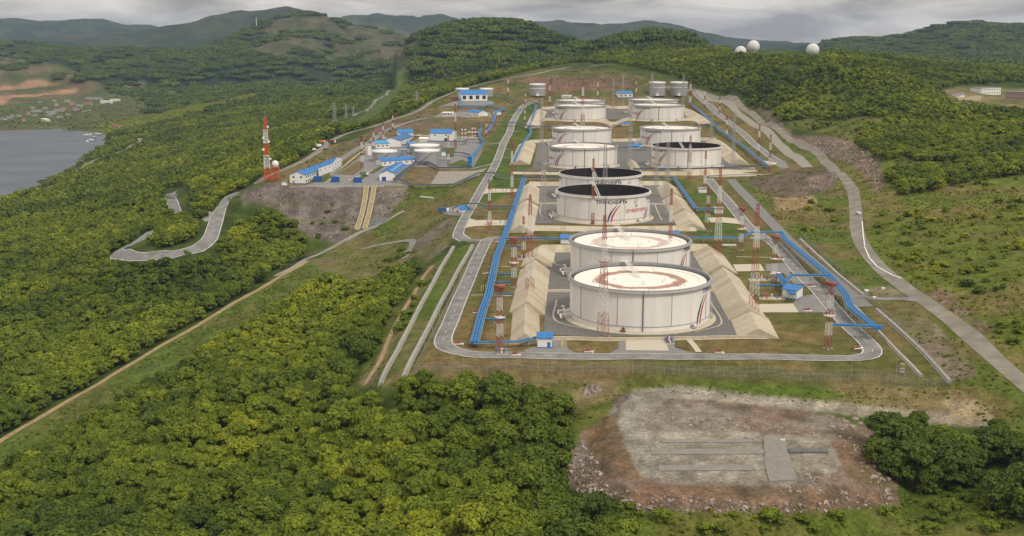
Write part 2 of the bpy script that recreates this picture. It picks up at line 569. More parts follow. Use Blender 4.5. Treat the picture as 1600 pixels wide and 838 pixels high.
# ------------------------------------------------------------------ ground: one sheet, coloured by what lies there
PXG, PYG = project(XG, YG, H)
fN = [fbm(XG / s, YG / s, 4, 70 + i) for i, s in enumerate((7, 30, 110))]
jit = (fbm(AG / .014, LG / .035, 2, 81) - .5)
jit2 = (fbm(AG / .014, LG / .035, 2, 91) - .5)
zc = np.zeros(XG.shape + (3,))


def mixc(a, b, t):
    return np.asarray(a) * (1 - t[..., None]) + np.asarray(b) * t[..., None]


def ramp(n, lo, hi):
    return np.clip((n - lo) / (hi - lo), 0, 1)


def zone(poly, ca, cb=None, which=1, lo=.42, hi=.6, J=8, only=None, amt=1.0):
    k = in_poly(PXG + jit * J, PYG + jit2 * J * .5, poly)
    if only is not None: k &= only
    c = mixc(ca, cb if cb is not None else ca, ramp(fN[which], lo, hi))
    zc[k] = zc[k] * (1 - amt) + c[k] * amt


GR = (.075, .105, .016); GRB = (.115, .13, .02); DRY = (.17, .125, .048); TAN = (.27, .2, .1); BRN = (.15, .11, .055)
FLOOR = (.04, .062, .012); DIRT = (.17, .115, .078); GRAV = (.25, .24, .21); ROCK = (.17, .145, .125)
zc[:] = mixc(FLOOR, (.06, .085, .014), ramp(fN[1], .4, .6))
# distant hills: woods with open brown grass on the slopes
far = YG > 2500
k = far & (fN[2] > .0)
zc[k] = mixc((.02, .036, .014), (.05, .056, .022), ramp(fbm(XG / 260, YG / 260, 5, 77), .4, .66))[k]
zone([(430, 30), (520, 25), (640, 52), (700, 60), (640, 85), (560, 100), (480, 98), (420, 90), (380, 78), (400, 60)], (.105, .088, .045), (.05, .064, .022), 1, .42, .6, 14)
zone([(-300, 95), (0, 85), (90, 100), (140, 122), (190, 150), (160, 158), (0, 175), (-300, 190)], (.13, .1, .05), (.07, .085, .025), 2, .5, .6, 14)
zone([(740, 33), (790, 29), (830, 40), (800, 46), (750, 44)], (.07, .07, .03), (.04, .058, .02), 1, .45, .58, 14)
zone([(1380, 48), (1420, 45), (1415, 62), (1340, 66), (1300, 70)], (.11, .095, .045), (.06, .08, .03), 2, .45, .58, 8)
zone([(-200, 142), (0, 135), (30, 133), (45, 125), (60, 125), (95, 132), (40, 139), (0, 142), (-200, 148)], (.33, .19, .105), (.27, .165, .09), 1, .4, .6, 3)
zone([(-200, 160), (0, 150), (60, 147), (100, 140), (122, 138), (118, 146), (60, 151), (20, 153), (0, 166), (-200, 190)], (.33, .19, .105), (.27, .165, .09), 1, .4, .6, 3)
zone([(-300, 207), (160, 209), (215, 200), (240, 180), (300, 150), (190, 128), (120, 150), (60, 158), (-300, 190)], (.1, .1, .035), (.07, .085, .025), 1, .4, .6, 8)
zone([(190, 131), (225, 130), (220, 136), (195, 137)], (.38, .27, .16), None, 1, J=4)
zone([(-300, 205), (0, 206), (40, 204), (160, 208), (165, 212), (158, 216), (150, 214), (0, 210.5), (-300, 210)], (.3, .22, .12), (.2, .16, .08), 1, J=2)
zone([(150, 196), (230, 180), (330, 160), (420, 141), (425, 147), (330, 171), (240, 192), (165, 207)], (.13, .165, .022), (.1, .13, .02), 1, J=6)
# cleared strip of the buried pipeline in the valley
zone([(555, 188), (590, 160), (618, 120), (640, 96), (655, 92), (640, 125), (610, 160), (575, 190)], (.085, .115, .026), (.065, .09, .02), 0, .4, .6, 6)
# right-hand meadow and yard
MEADOW = [(1290, 250), (1340, 228), (1390, 262), (1410, 300), (1470, 292), (1440, 250), (1500, 225), (1600, 235), (1800, 240), (2600, 300), (2600, 800), (1720, 700), (1610, 600), (1560, 560), (1440, 455), (1390, 425), (1355, 380), (1345, 330)]
zone(MEADOW, (.105, .13, .02), (.155, .125, .045), 1, .40, .58, 10)
zone([(1180, 150), (1300, 130), (1480, 150), (1700, 180), (1700, 262), (1490, 285), (1400, 298), (1380, 245), (1300, 210), (1240, 200)], (.085, .11, .018), (.12, .12, .032), 1, .4, .6, 8)
zone(MEADOW, (.14, .16, .022), None, 0, amt=.0)
k = in_poly(PXG, PYG, MEADOW)
zc[k] = mixc(zc, (.12, .14, .02), ramp(fN[0], .52, .68) * .7)[k]
zone([(1470, 143), (1500, 135), (1610, 140), (1610, 168), (1500, 165)], (.2, .15, .075), (.11, .12, .03), 1, .4, .6, 6)
zone([(1490, 150), (1535, 150), (1530, 158), (1500, 157)], (.3, .24, .15), None, J=4)
# verge between the farm and the right road
VERGE = [(1085, 140), (1130, 148), (1175, 172), (1200, 188), (1290, 250), (1340, 310), (1345, 370), (1395, 432), (1440, 465), (1500, 515), (1610, 605), (1760, 720), (1610, 700), (1540, 660), (1490, 605), (1360, 465), (1230, 370), (1140, 280), (1260, 262), (1180, 195)]
zone(VERGE, (.085, .115, .018), (.14, .115, .04), 1, .46, .62, 6)
zone([(1350, 452), (1385, 447), (1432, 462), (1380, 466)], (.2, .165, .12), (.16, .14, .06), 1, J=5)
zone([(1385, 490), (1430, 478), (1500, 545), (1530, 590), (1490, 595), (1430, 540)], (.18, .14, .1), (.13, .12, .045), 1, .4, .6, 10)
zone([(1230, 290), (1260, 300), (1280, 315), (1255, 333), (1212, 328), (1205, 310)], (.27, .19, .1), (.2, .15, .07), 1, J=6)
zone([(1165, 282), (1250, 262), (1310, 266), (1300, 285), (1270, 305), (1220, 310), (1190, 300)], (.13, .1, .075), (.115, .1, .05), 1, .4, .6, 5)
zone([(1240, 298), (1262, 278), (1300, 266), (1312, 275), (1290, 300), (1250, 305)], (.2, .145, .125), (.13, .095, .075), 0, .4, .6, 5)
zone([(1180, 165), (1205, 175), (1240, 212), (1290, 212), (1330, 222), (1370, 245), (1383, 290), (1370, 305), (1345, 268), (1300, 248), (1240, 220), (1200, 190)], (.2, .135, .11), (.12, .1, .06), 0, .38, .62, 6)
zone([(1450, 452), (1480, 455), (1520, 490), (1550, 515), (1540, 522), (1500, 498), (1462, 470)], (.19, .125, .09), (.12, .11, .045), 0, .45, .65, 5)
# farm interior
zone(FARM, (.105, .105, .028), (.16, .12, .046), 1, .40, .56, 2)
zone([(716, 300), (760, 230), (800, 165), (840, 160), (835, 250), (800, 300), (760, 320)], (.065, .105, .016), (.085, .105, .02), 1, .5, .7, 3)
zone([(1003, 285), (1060, 280), (1110, 290), (1155, 345), (1160, 372), (1090, 372), (1040, 300)], (.075, .11, .018), (.11, .11, .025), 1, .45, .62, 3)
zone([(700, 292), (770, 272), (760, 300), (735, 330), (690, 350), (650, 330), (640, 300)], (.09, .115, .022), (.15, .125, .05), 1, .45, .6, 4)
zone([(780, 118), (850, 108), (950, 108), (1090, 138), (1075, 150), (940, 152), (800, 146)], (.125, .1, .045), (.085, .1, .025), 1, .44, .6, 5)
zone([(800, 124), (930, 116), (1010, 132), (1000, 142), (850, 142)], (.165, .1, .07), (.1, .1, .035), 1, .46, .6, 6)
zone([(640, 170), (690, 185), (760, 190), (755, 205), (700, 210), (640, 200), (600, 205), (520, 250), (500, 240), (560, 215)], (.15, .105, .07), (.11, .1, .04), 1, .4, .6, 3)
zone([(646, 289), (656, 270), (672, 263), (684, 266), (672, 288)], (.17, .12, .085), (.13, .11, .05), 0, .4, .6, 2)
zone([(720, 162), (770, 165), (765, 178), (715, 180)], (.15, .12, .1), (.12, .11, .05), 1, J=3)
# rock-faced fill below the offices
zone([(376, 300), (420, 286), (455, 290), (560, 291), (640, 292), (665, 300), (640, 330), (600, 345), (565, 385), (480, 372), (440, 330), (400, 318), (378, 322)], (.19, .16, .145), (.12, .1, .085), 0, .38, .62, 3)
k = in_poly(PXG, PYG, [(370, 295), (440, 285), (670, 285), (665, 330), (600, 350), (560, 390), (470, 375), (370, 330)])
bl = np.abs(((dO + 1.5) % 19.0) - 2.0) < 1.6
zc[k & bl & (dO > 3)] = (np.array((.1, .1, .035)) * (1 + .4 * (fN[0] - .5)[..., None]))[k & bl & (dO > 3)]
zone([(640, 292), (700, 292), (735, 320), (708, 365), (690, 390), (650, 400), (640, 375), (560, 395), (500, 405), (510, 395), (600, 350)], (.085, .115, .018), (.13, .115, .04), 1, .42, .6, 4)
zone([(640, 360), (700, 330), (712, 350), (700, 385), (668, 410), (650, 400)], (.15, .125, .1), (.12, .115, .04), 1, .4, .6, 5)
# corridor grass, clearings and the strip along the left fence
zone([(-300, 850), (-300, 820), (0, 690), (240, 548), (360, 477), (480, 408), (520, 418), (480, 450), (380, 512), (260, 580), (120, 668), (0, 735)], (.085, .12, .02), (.11, .115, .03), 1, .45, .62, 4)
zone([(480, 405), (530, 400), (600, 385), (640, 378), (650, 400), (610, 425), (560, 440), (520, 440), (505, 420)], (.12, .12, .035), (.16, .13, .055), 1, .42, .6, 6)
zone([(540, 605), (570, 545), (600, 510), (640, 445), (700, 395), (735, 380), (690, 470), (640, 585), (600, 605)], (.08, .115, .018), (.14, .12, .045), 1, .45, .6, 5)
zone([(560, 600), (590, 560), (612, 515), (645, 455), (672, 415), (682, 412), (655, 460), (622, 520), (595, 575), (578, 603)], (.18, .12, .085), (.13, .115, .045), 0, .42, .6, 3)
# below the front fence
zone([(640, 592), (800, 590), (1000, 592), (1300, 600), (1490, 605), (1560, 640), (1540, 665), (1300, 640), (1000, 615), (900, 640), (860, 615), (780, 596)], (.1, .115, .025), (.17, .135, .06), 1, .42, .58, 6)
zone([(1060, 595), (1280, 605), (1340, 622), (1200, 618), (1080, 610)], (.08, .12, .015), (.1, .12, .02), 1, J=6)
zone([(890, 640), (960, 640), (900, 700), (885, 780), (960, 800), (1200, 800), (1400, 780), (1420, 740), (1500, 760), (1610, 700), (2400, 700), (2600, 1100), (800, 1100), (850, 720)], (.08, .11, .016), (.12, .125, .028), 1, .44, .6, 8)
zone([(905, 610), (935, 600), (942, 615), (915, 622)], (.3, .25, .2), (.22, .18, .12), 0, J=4)
RUBBLE = [(970, 620), (1060, 606), (1180, 630), (1250, 640), (1350, 668), (1390, 700), (1410, 760), (1400, 785), (1280, 798), (1150, 800), (1010, 795), (985, 780), (890, 762), (885, 720), (915, 680), (950, 650)]
zone(RUBBLE, (.185, .132, .098), (.13, .102, .07), 0, .36, .6, 34)
zone(RUBBLE, (.27, .225, .19), None, 0, amt=.0)
k = in_poly(PXG, PYG, RUBBLE)
zc[k] = mixc(zc, (.24, .215, .185), ramp(fN[1], .48, .62) * .75)[k]
zone([(915, 680), (950, 650), (972, 652), (980, 690), (1010, 745), (985, 752), (930, 730)], (.18, .115, .065), (.14, .1, .06), 0, .4, .6, 16)
zone([(965, 650), (990, 610), (1060, 604), (1045, 625), (1010, 650), (1015, 690), (1035, 745), (1010, 745), (982, 715)], (.28, .26, .215), (.23, .21, .17), 0, .4, .6, 14)
zone([(1030, 675), (1130, 668), (1250, 680), (1300, 680), (1320, 720), (1300, 735), (1260, 740), (1240, 755), (1120, 755), (1030, 748), (1005, 700)], (.29, .265, .21), (.21, .185, .145), 0, .4, .6, 24)
zone([(1150, 652), (1240, 655), (1270, 675), (1200, 680), (1130, 668)], (.18, .125, .095), (.22, .18, .135), 0, .4, .6, 16)
zone([(1060, 604), (1150, 614), (1300, 628), (1450, 642), (1550, 656), (1560, 668), (1450, 662), (1300, 645), (1150, 630), (1040, 622)], (.3, .27, .215), (.25, .215, .155), 1, .4, .6, 4)
zone([(1470, 625), (1530, 628), (1560, 660), (1500, 660)], (.36, .27, .14), (.28, .22, .13), 1, .4, .6, 8)
zone([(1300, 690), (1345, 690), (1390, 730), (1405, 770), (1330, 750)], (.14, .12, .055), (.19, .12, .075), 1, .4, .6, 12)
zone([(1010, 755), (1120, 760), (1250, 760), (1390, 765), (1395, 790), (1280, 797), (1150, 799), (1010, 793), (960, 772)], (.2, .125, .08), (.135, .1, .06), 0, .4, .6, 18)
for _k in range(1):
    zc[1:-1] = (zc[:-2] + 2 * zc[1:-1] + zc[2:]) / 4
for _k in range(2):
    zc[:, 1:-1] = (zc[:, :-2] + 2 * zc[:, 1:-1] + zc[:, 2:]) / 4
zc *= (1 + (fbm(AG / .008, LG / .02, 2, 33) - .5) * .5)[..., None]


def ground_material():
    m = bpy.data.materials.new('ground')
    m.use_nodes = True
    nt = m.node_tree; b = nt.nodes['Principled BSDF']
    b.inputs['Roughness'].default_value = .95
    b.inputs['Specular IOR Level'].default_value = .1
    at_ = nt.nodes.new('ShaderNodeAttribute'); at_.attribute_name = 'zone_color'
    tc = nt.nodes.new('ShaderNodeTexCoord')
    n1 = nt.nodes.new('ShaderNodeTexNoise'); n1.inputs['Scale'].default_value = .9; n1.inputs['Detail'].default_value = 8; n1.inputs['Roughness'].default_value = .7
    nt.links.new(tc.outputs['Object'], n1.inputs['Vector'])
    mr = nt.nodes.new('ShaderNodeMapRange')
    mr.inputs['From Min'].default_value = .3; mr.inputs['From Max'].default_value = .7
    mr.inputs['To Min'].default_value = .5; mr.inputs['To Max'].default_value = 1.5
    nt.links.new(n1.outputs['Fac'], mr.inputs['Value'])
    n2 = nt.nodes.new('ShaderNodeTexNoise'); n2.inputs['Scale'].default_value = .16; n2.inputs['Detail'].default_value = 6; n2.inputs['Roughness'].default_value = .7
    nt.links.new(tc.outputs['Object'], n2.inputs['Vector'])
    m2 = nt.nodes.new('ShaderNodeMapRange'); m2.inputs['From Min'].default_value = .35; m2.inputs['From Max'].default_value = .65; m2.inputs['To Min'].default_value = .72; m2.inputs['To Max'].default_value = 1.28
    nt.links.new(n2.outputs['Fac'], m2.inputs['Value'])
    pr = nt.nodes.new('ShaderNodeMath'); pr.operation = 'MULTIPLY'; nt.links.new(mr.outputs[0], pr.inputs[0]); nt.links.new(m2.outputs[0], pr.inputs[1])
    vm = nt.nodes.new('ShaderNodeVectorMath'); vm.operation = 'SCALE'
    nt.links.new(at_.outputs['Color'], vm.inputs[0]); nt.links.new(pr.outputs[0], vm.inputs['Scale'])
    nt.links.new(vm.outputs[0], b.inputs['Base Color'])
    bp = nt.nodes.new('ShaderNodeBump'); bp.inputs['Strength'].default_value = .8; bp.inputs['Distance'].default_value = .6
    nt.links.new(n1.outputs['Fac'], bp.inputs['Height']); nt.links.new(bp.outputs[0], b.inputs['Normal'])
    return m


def build_ground():
    # shrubs-high roughness on the far wooded hills so that they read as canopy
    canopy = (YG > 2200) * np.clip((YG - 2200) / 800, 0, 1)
    dark = (zc.max(-1) < .1)
    HH = H + canopy * dark * (fbm(XG / 14, YG / 14, 3, 51) - .3) * 9
    n = NA * NL
    co = np.empty((n, 3), np.float32)
    co[:, 0], co[:, 1], co[:, 2] = XG.ravel(), YG.ravel(), HH.ravel()
    j, i = np.meshgrid(np.arange(NL - 1), np.arange(NA - 1), indexing='ij')
    q = (j * NA + i).ravel()
    faces = np.stack([q, q + 1, q + NA + 1, q + NA], -1).astype(np.int32)
    me = bpy.data.meshes.new('ground')
    me.vertices.add(n); me.vertices.foreach_set('co', co.ravel())
    me.loops.add(faces.size); me.loops.foreach_set('vertex_index', faces.ravel())
    me.polygons.add(len(faces)); me.polygons.foreach_set('loop_start', np.arange(0, faces.size, 4, dtype=np.int32))
    me.polygons.foreach_set('use_smooth', np.ones(len(faces), bool))
    at_ = me.attributes.new('zone_color', 'FLOAT_COLOR', 'POINT')
    c4 = np.ones((n, 4), np.float32); c4[:, :3] = np.clip(zc.reshape(-1, 3), 0, 1)
    at_.data.foreach_set('color', c4.ravel())
    me.update(calc_edges=True)
    me.materials.append(ground_material())
    o = bpy.data.objects.new('ground', me); COL.objects.link(o)
    tag(o, kind='structure')


build_ground()

# water of the bay
wm = mat('water', (.055, .075, .092), .38, bump=.5, scale=.02, spec=.26, stretch=(.35, 1, 1), detail=9, var=.45)
mb = MB(); mb.add([(-3600, 1150, -85), (-500, 1150, -85), (-500, 2750, -85), (-3600, 2750, -85)], [(0, 1, 2, 3)])
tag(mb.build('water', wm), kind='structure')

# ------------------------------------------------------------------ haze
hm = bpy.data.materials.new('haze'); hm.use_nodes = True
nt = hm.node_tree; nt.nodes.clear()
o_ = nt.nodes.new('ShaderNodeOutputMaterial'); pv = nt.nodes.new('ShaderNodeVolumePrincipled')
pv.inputs['Color'].default_value = (.50, .70, 1.0, 1)
pv.inputs['Density'].default_value = 3.3e-5
nt.links.new(pv.outputs[0], o_.inputs['Volume'])
mb = MB(); mb.box((0, 7000, 110), (26000, 14400, 460))
tag(mb.build('haze', hm), kind='stuff')

# ------------------------------------------------------------------ roads and paths
def catmull(pts, step):
    P = [np.array(p[:2], float) for p in pts]
    P = [2 * P[0] - P[1]] + P + [2 * P[-1] - P[-2]]
    out = []
    for i in range(1, len(P) - 2):
        p0, p1, p2, p3 = P[i - 1:i + 3]
        n = max(2, int(np.linalg.norm(p2 - p1) / step))
        # centripetal-like damping
        m1 = (p2 - p0) * .5; m2 = (p3 - p1) * .5
        L = np.linalg.norm(p2 - p1)
        for m in (m1, m2):
            ln = np.linalg.norm(m)
            if ln > L: m *= L / ln
        for k in range(n):
            t = k / n
            h00 = 2 * t**3 - 3 * t**2 + 1; h10 = t**3 - 2 * t**2 + t; h01 = -2 * t**3 + 3 * t**2; h11 = t**3 - t**2
            out.append(h00 * p1 + h10 * m1 + h01 * p2 + h11 * m2)
    out.append(P[-2])
    return np.array(out)


def lift(x, y):
    return .10 + 1.6e-4 * y


def strip_mesh(mb, cl, offs, dz, mi=0, mask=None):
    """sheet along centre line cl between lateral offsets, draped on the ground"""
    d = np.gradient(cl, axis=0)
    d /= np.linalg.norm(d, axis=1)[:, None] + 1e-9
    nrm = np.stack([d[:, 1], -d[:, 0]], -1)
    rows = []
    for o in offs:
        p = cl + nrm * o
        z = hgt(p[:, 0], p[:, 1]) + lift(p[:, 0], p[:, 1]) + dz
        rows.append(np.column_stack([p, z]))
    n, k = len(cl), len(offs)
    vs = np.stack(rows, 1).reshape(-1, 3)
    fs = []
    for i in range(n - 1):
        if mask is not None and not mask(i): continue
        for j in range(k - 1):
            a = i * k + j
            fs.append((a, a + 1, a + k + 1, a + k))
    mb.add(vs, fs, mi)


ROADS_PX = []        # for clearing trees: (world polyline, half width)
M_asph = mat('asphalt', (.215, .21, .198), .9, var=.3, scale=.12, bump=.1, detail=8)
M_conc_road = mat('old_concrete_road', (.225, .203, .163), .9, var=.26, scale=.12, bump=.1, detail=8)
M_dirt = mat('dirt_track', (.33, .25, .125), .95, var=.25, scale=.4, bump=.3)
M_line = mat('road_paint', (.66, .66, .63), .7, var=.35, scale=.35, detail=6)
M_kerb = mat('kerb_concrete', (.42, .4, .36), .85, var=.15, scale=.5)
M_gravel_road = mat('crushed_stone', (.29, .265, .215), .95, var=.25, scale=.6, bump=.3)


def road(name, px, w, m, lines=True, dash=False, step=4.0, kerb=False, dz=0.0):
    pts = [at(*p) for p in px]
    ymean = sum(p.y for p in pts) / len(pts)
    cl = catmull(pts, max(step, ymean * .006))
    ROADS_PX.append((cl, w / 2))
    mb = MB()
    h = w / 2
    strip_mesh(mb, cl, [-h, -h / 2, 0, h / 2, h], dz, 0)
    mats = [m, M_line, M_kerb]
    lw = .10 + ymean * 9e-5
    if lines:
        for s in (-1, 1):
            strip_mesh(mb, cl, [s * (h - .55) - lw, s * (h - .55) + lw], dz + .03, 1)
    if dash:
        strip_mesh(mb, cl, [-lw * .6, lw * .6], dz + .03, 1, mask=lambda i: i % 3 == 0)
    if kerb:
        for s in (-1, 1):
            strip_mesh(mb, cl, [s * (h + .02), s * (h + .3)], dz + .14, 2)
    return tag(mb.build(name, mats), kind='structure')


RING_FRONT = [(800, 373), (765, 373.5), (752, 392), (737, 425), (718, 468), (703, 505), (693, 528), (696, 542), (718, 551), (760, 555.5), (870, 557), (1000, 557.5), (1150, 558), (1280, 560), (1337, 560), (1359, 556), (1363, 546), (1350, 531), (1325, 508), (1300, 480), (1280, 456), (1253, 430), (1230, 403), (1210, 382), (1196, 374), (1172, 372)]
LEFT_UP = [(727, 376), (716, 368), (722, 350), (738, 322), (757, 288), (774, 258), (789, 220), (803, 188), (818, 166), (836, 158)]
RIGHT_UP = [(1196, 374), (1173, 358), (1153, 335), (1128, 305), (1106, 279)]
RIGHT_FAR = [(1215, 252), (1197, 240), (1175, 223), (1152, 202), (1118, 175), (1101, 160), (1085, 144)]
road('road', RING_FRONT, 8.0, M_asph, dash=True)
road('road', LEFT_UP, 7.8, M_asph, dz=.02)
for pl in ([(735, 265), (760, 259), (772, 256)], [(755, 226.5), (775, 225), (790, 222)], [(788, 233), (800, 234), (814, 232)], [(797, 207), (812, 206)], [(778, 246), (790, 247), (804, 246)], [(770, 178), (795, 181), (805, 180)]):
    road('path', pl, 4.5, M_conc_road, lines=False, dz=.03)
for pl in ([(869.5, 470), (869.5, 503), (942, 519.5)], [(1110, 472), (1127, 507), (1086, 519.5)], [(866, 384), (866, 412), (890, 420)], [(846, 318), (846, 338), (880, 347)], [(1022, 318), (1034, 345)], [(1003, 290), (1009, 304)]):
    road('drain_kerb', pl, .7, mat('pale_concrete', (.5, .45, .35)), lines=False, dz=.1)
for pl in ([(1076, 531), (1092, 551)],):
    road('path', pl, 2.4, mat('pale_concrete', (.5, .45, .35)), lines=False, dz=.05)
for pl in ([(736, 462), (800, 463)], [(762, 417), (798, 418)], [(741, 331), (795, 332)], [(1151, 402), (1205, 403)]):
    road('path', pl, 1.2, mat('pale_concrete', (.5, .45, .35)), lines=False, dz=.05)
road('road', [(712, 371), (740, 376.5), (770, 374.5), (830, 373)], 6, M_asph, lines=False, dz=.01)
road('road', RIGHT_UP, 8.0, M_asph, dz=.02)
road('road', RIGHT_FAR, 8.0, M_asph)
road('road', [(1100, 276), (1140, 274), (1185, 273.5), (1206, 273)], 6, M_conc_road, lines=False, dz=.02)
OUTER = [(1720, 690), (1600, 600), (1545, 552), (1500, 513), (1455, 478), (1410, 447), (1375, 419), (1350, 388), (1339, 360), (1337, 330), (1332, 298), (1318, 278), (1290, 255), (1245, 222), (1200, 193), (1172, 176), (1155, 164), (1130, 153), (1100, 146), (1080, 142), (1040, 136)]
road('road', OUTER, 8.0, M_conc_road, lines=False)
road('road', [(1355, 466), (1385, 468), (1410, 467), (1436, 470)], 6, M_asph, lines=False, dz=.015)
road('road', [(1290, 447), (1318, 462), (1352, 466)], 7, M_asph, lines=False, dz=.03)
RIM = [(382, 299), (405, 285), (440, 267), (495, 239), (517, 220), (540, 210), (577, 200), (605, 191), (640, 179), (675, 159), (700, 148), (725, 139), (760, 130), (830, 117), (885, 106.5), (935, 102.5)]
road('road', RIM, 8.5, M_conc_road, lines=False)
road('road', [(200, 386), (185, 392), (184, 398), (205, 400), (240, 400), (270, 398), (297, 392), (316, 384), (328, 372), (336, 350), (343, 330), (352, 314), (366, 304), (382, 299)], 10.5, M_asph)
road('road', [(200, 386), (215, 378), (228, 369), (240, 360)], 10.5, M_asph, dz=.02)
road('road', [(275, 334), (271, 320), (265, 308), (268, 302)], 10, M_asph)
road('road', [(935, 102.5), (960, 101)], 6, M_conc_road, lines=False)
PIPEROAD = [(-140, 775), (0, 690), (120, 619), (240, 548), (360, 477), (430, 437), (480, 408)]
road('dirt_track', PIPEROAD, 4.6, M_dirt, lines=False)
road('dirt_track', [(570, 602), (592, 568), (612, 520), (640, 470), (660, 436), (676, 416)], 2.2, M_dirt, lines=False)
road('path', [(430, 432), (470, 410), (510, 392), (560, 365), (600, 348), (632, 330)], 4.0, M_gravel_road, lines=False)
road('road', [(632, 405), (645, 380), (640, 376), (600, 382), (560, 390)], 4.5, M_asph, lines=False)
VALLEY = [(552, 182), (575, 170), (588, 157), (605, 148), (612, 125), (620, 101)]
road('road', VALLEY, 7.0, M_conc_road, lines=False)
road('road', [(596, 100), (612, 88), (614, 84)], 6.0, M_conc_road, lines=False)
road('road', [(590, 81.5), (610, 79.5), (636, 77.5)], 14.0, M_conc_road, lines=False)
road('road', [(262, 152), (280, 142), (300, 130)], 14.0, M_conc_road, lines=False)
road('road', [(120, 268), (150, 250), (180, 240), (205, 228), (220, 221), (218, 216)], 9.0, M_conc_road, lines=False)
road('road', [(30, 312), (60, 302), (90, 288)], 8.0, M_conc_road, lines=False)
road('road', [(110, 180), (150, 171), (178, 168)], 12.0, M_conc_road, lines=False)
road('road', [(52, 199), (90, 199.2), (128, 199)], 7.0, M_conc_road, lines=False)
# stone-lined drainage bed on the right
DRAIN = [(1262, 262), (1214, 223), (1175, 194), (1118, 158), (1092, 145)]
road('gravel_bed', DRAIN, 9.5, M_gravel_road, lines=False)
road('gravel_bed', [(1142, 281), (1172, 313), (1205, 348), (1232, 376), (1280, 420), (1352, 480)], 7.5, mat('grey_stone', (.2, .2, .19), .95, var=.25, scale=.8, bump=.3), lines=False)


# ------------------------------------------------------------------ sheets: paved yards and gravel pads
def sheet(name, px, m, dz=.03, grid=6.0, world=None, kind='structure'):
    poly = world if world is not None else [tuple(at(*p)[:2]) for p in px]
    xs = [p[0] for p in poly]; ys = [p[1] for p in poly]
    bm = bmesh.new()
    f = bm.faces.new([bm.verts.new((x, y, 0)) for x, y in poly])
    g = max(grid, (max(xs) - min(xs)) / 60, (max(ys) - min(ys)) / 60)
    for ax, lo, hi in ((0, min(xs), max(xs)), (1, min(ys), max(ys))):
        c = lo + g
        while c < hi - .2:
            p = [0, 0, 0]; p[ax] = c; n = [0, 0, 0]; n[ax] = 1
            bmesh.ops.bisect_plane(bm, geom=bm.verts[:] + bm.edges[:] + bm.faces[:], plane_co=p, plane_no=n)
            c += g
    co = np.array([v.co[:2] for v in bm.verts])
    z = hgt(co[:, 0], co[:, 1]) + lift(co[:, 0], co[:, 1]) * .6 + dz
    for v, zz in zip(bm.verts, z): v.co.z = zz
    bmesh.ops.recalc_face_normals(bm, faces=bm.faces)
    for f in bm.faces:
        if f.normal.z < 0: f.normal_flip()
    me = bpy.data.meshes.new(name); bm.to_mesh(me); bm.free()
    me.materials.append(m)
    o = bpy.data.objects.new(name, me); COL.objects.link(o)
    return tag(o, kind=kind)


M_pad = mat('dark_gravel', (.155, .152, .138), .95, var=.2, scale=.6, bump=.3)
M_yard = mat('yard_asphalt', (.215, .21, .2), .9, var=.15, scale=.2, bump=.1)
M_pale = mat('pale_concrete', (.5, .45, .35), .85, var=.14, scale=.35, bump=.05)
M_dark_yard = mat('dark_yard', (.15, .148, .14), .9, var=.2, scale=.3)
# ------------------------------------------------------------------ trees
def leaf_material():
    m = bpy.data.materials.new('leaves')
    m.use_nodes = True
    nt = m.node_tree; N, L = nt.nodes.new, nt.links.new
    b = nt.nodes['Principled BSDF']
    b.inputs['Roughness'].default_value = .65
    b.inputs['Specular IOR Level'].default_value = .25
    a = N('ShaderNodeAttribute'); a.attribute_type = 'INSTANCER'; a.attribute_name = 'tint'
    cr = N('ShaderNodeValToRGB'); e = cr.color_ramp.elements
    e[0].position = 0; e[0].color = (.048, .08, .008, 1)
    e[1].position = 1; e[1].color = (.31, .32, .016, 1)
    m1 = e.new(.35); m1.color = (.108, .15, .009, 1)
    m2 = e.new(.7); m2.color = (.185, .226, .011, 1)
    L(a.outputs['Fac'], cr.inputs[0])
    # leaf to leaf differences, plus painted shading: lobe tops lighter, inner cores darker
    v = N('ShaderNodeAttribute'); v.attribute_name = 'leaf_var_shade'
    mr = N('ShaderNodeMapRange'); mr.inputs['To Min'].default_value = .7; mr.inputs['To Max'].default_value = 1.36
    L(v.outputs['Fac'], mr.inputs['Value'])
    vm = N('ShaderNodeVectorMath'); vm.operation = 'SCALE'
    L(cr.outputs[0], vm.inputs[0]); L(mr.outputs[0], vm.inputs['Scale'])
    L(vm.outputs[0], b.inputs['Base Color'])
    tr = N('ShaderNodeBsdfTranslucent'); L(vm.outputs[0], tr.inputs['Color'])
    mx = N('ShaderNodeMixShader'); mx.inputs[0].default_value = .18
    L(b.outputs[0], mx.inputs[1]); L(tr.outputs[0], mx.inputs[2])
    L(mx.outputs[0], nt.nodes['Material Output'].inputs['Surface'])
    return m


M_leaf = leaf_material()
M_bark = mat('bark', (.11, .09, .065), .9, var=.3, scale=3)


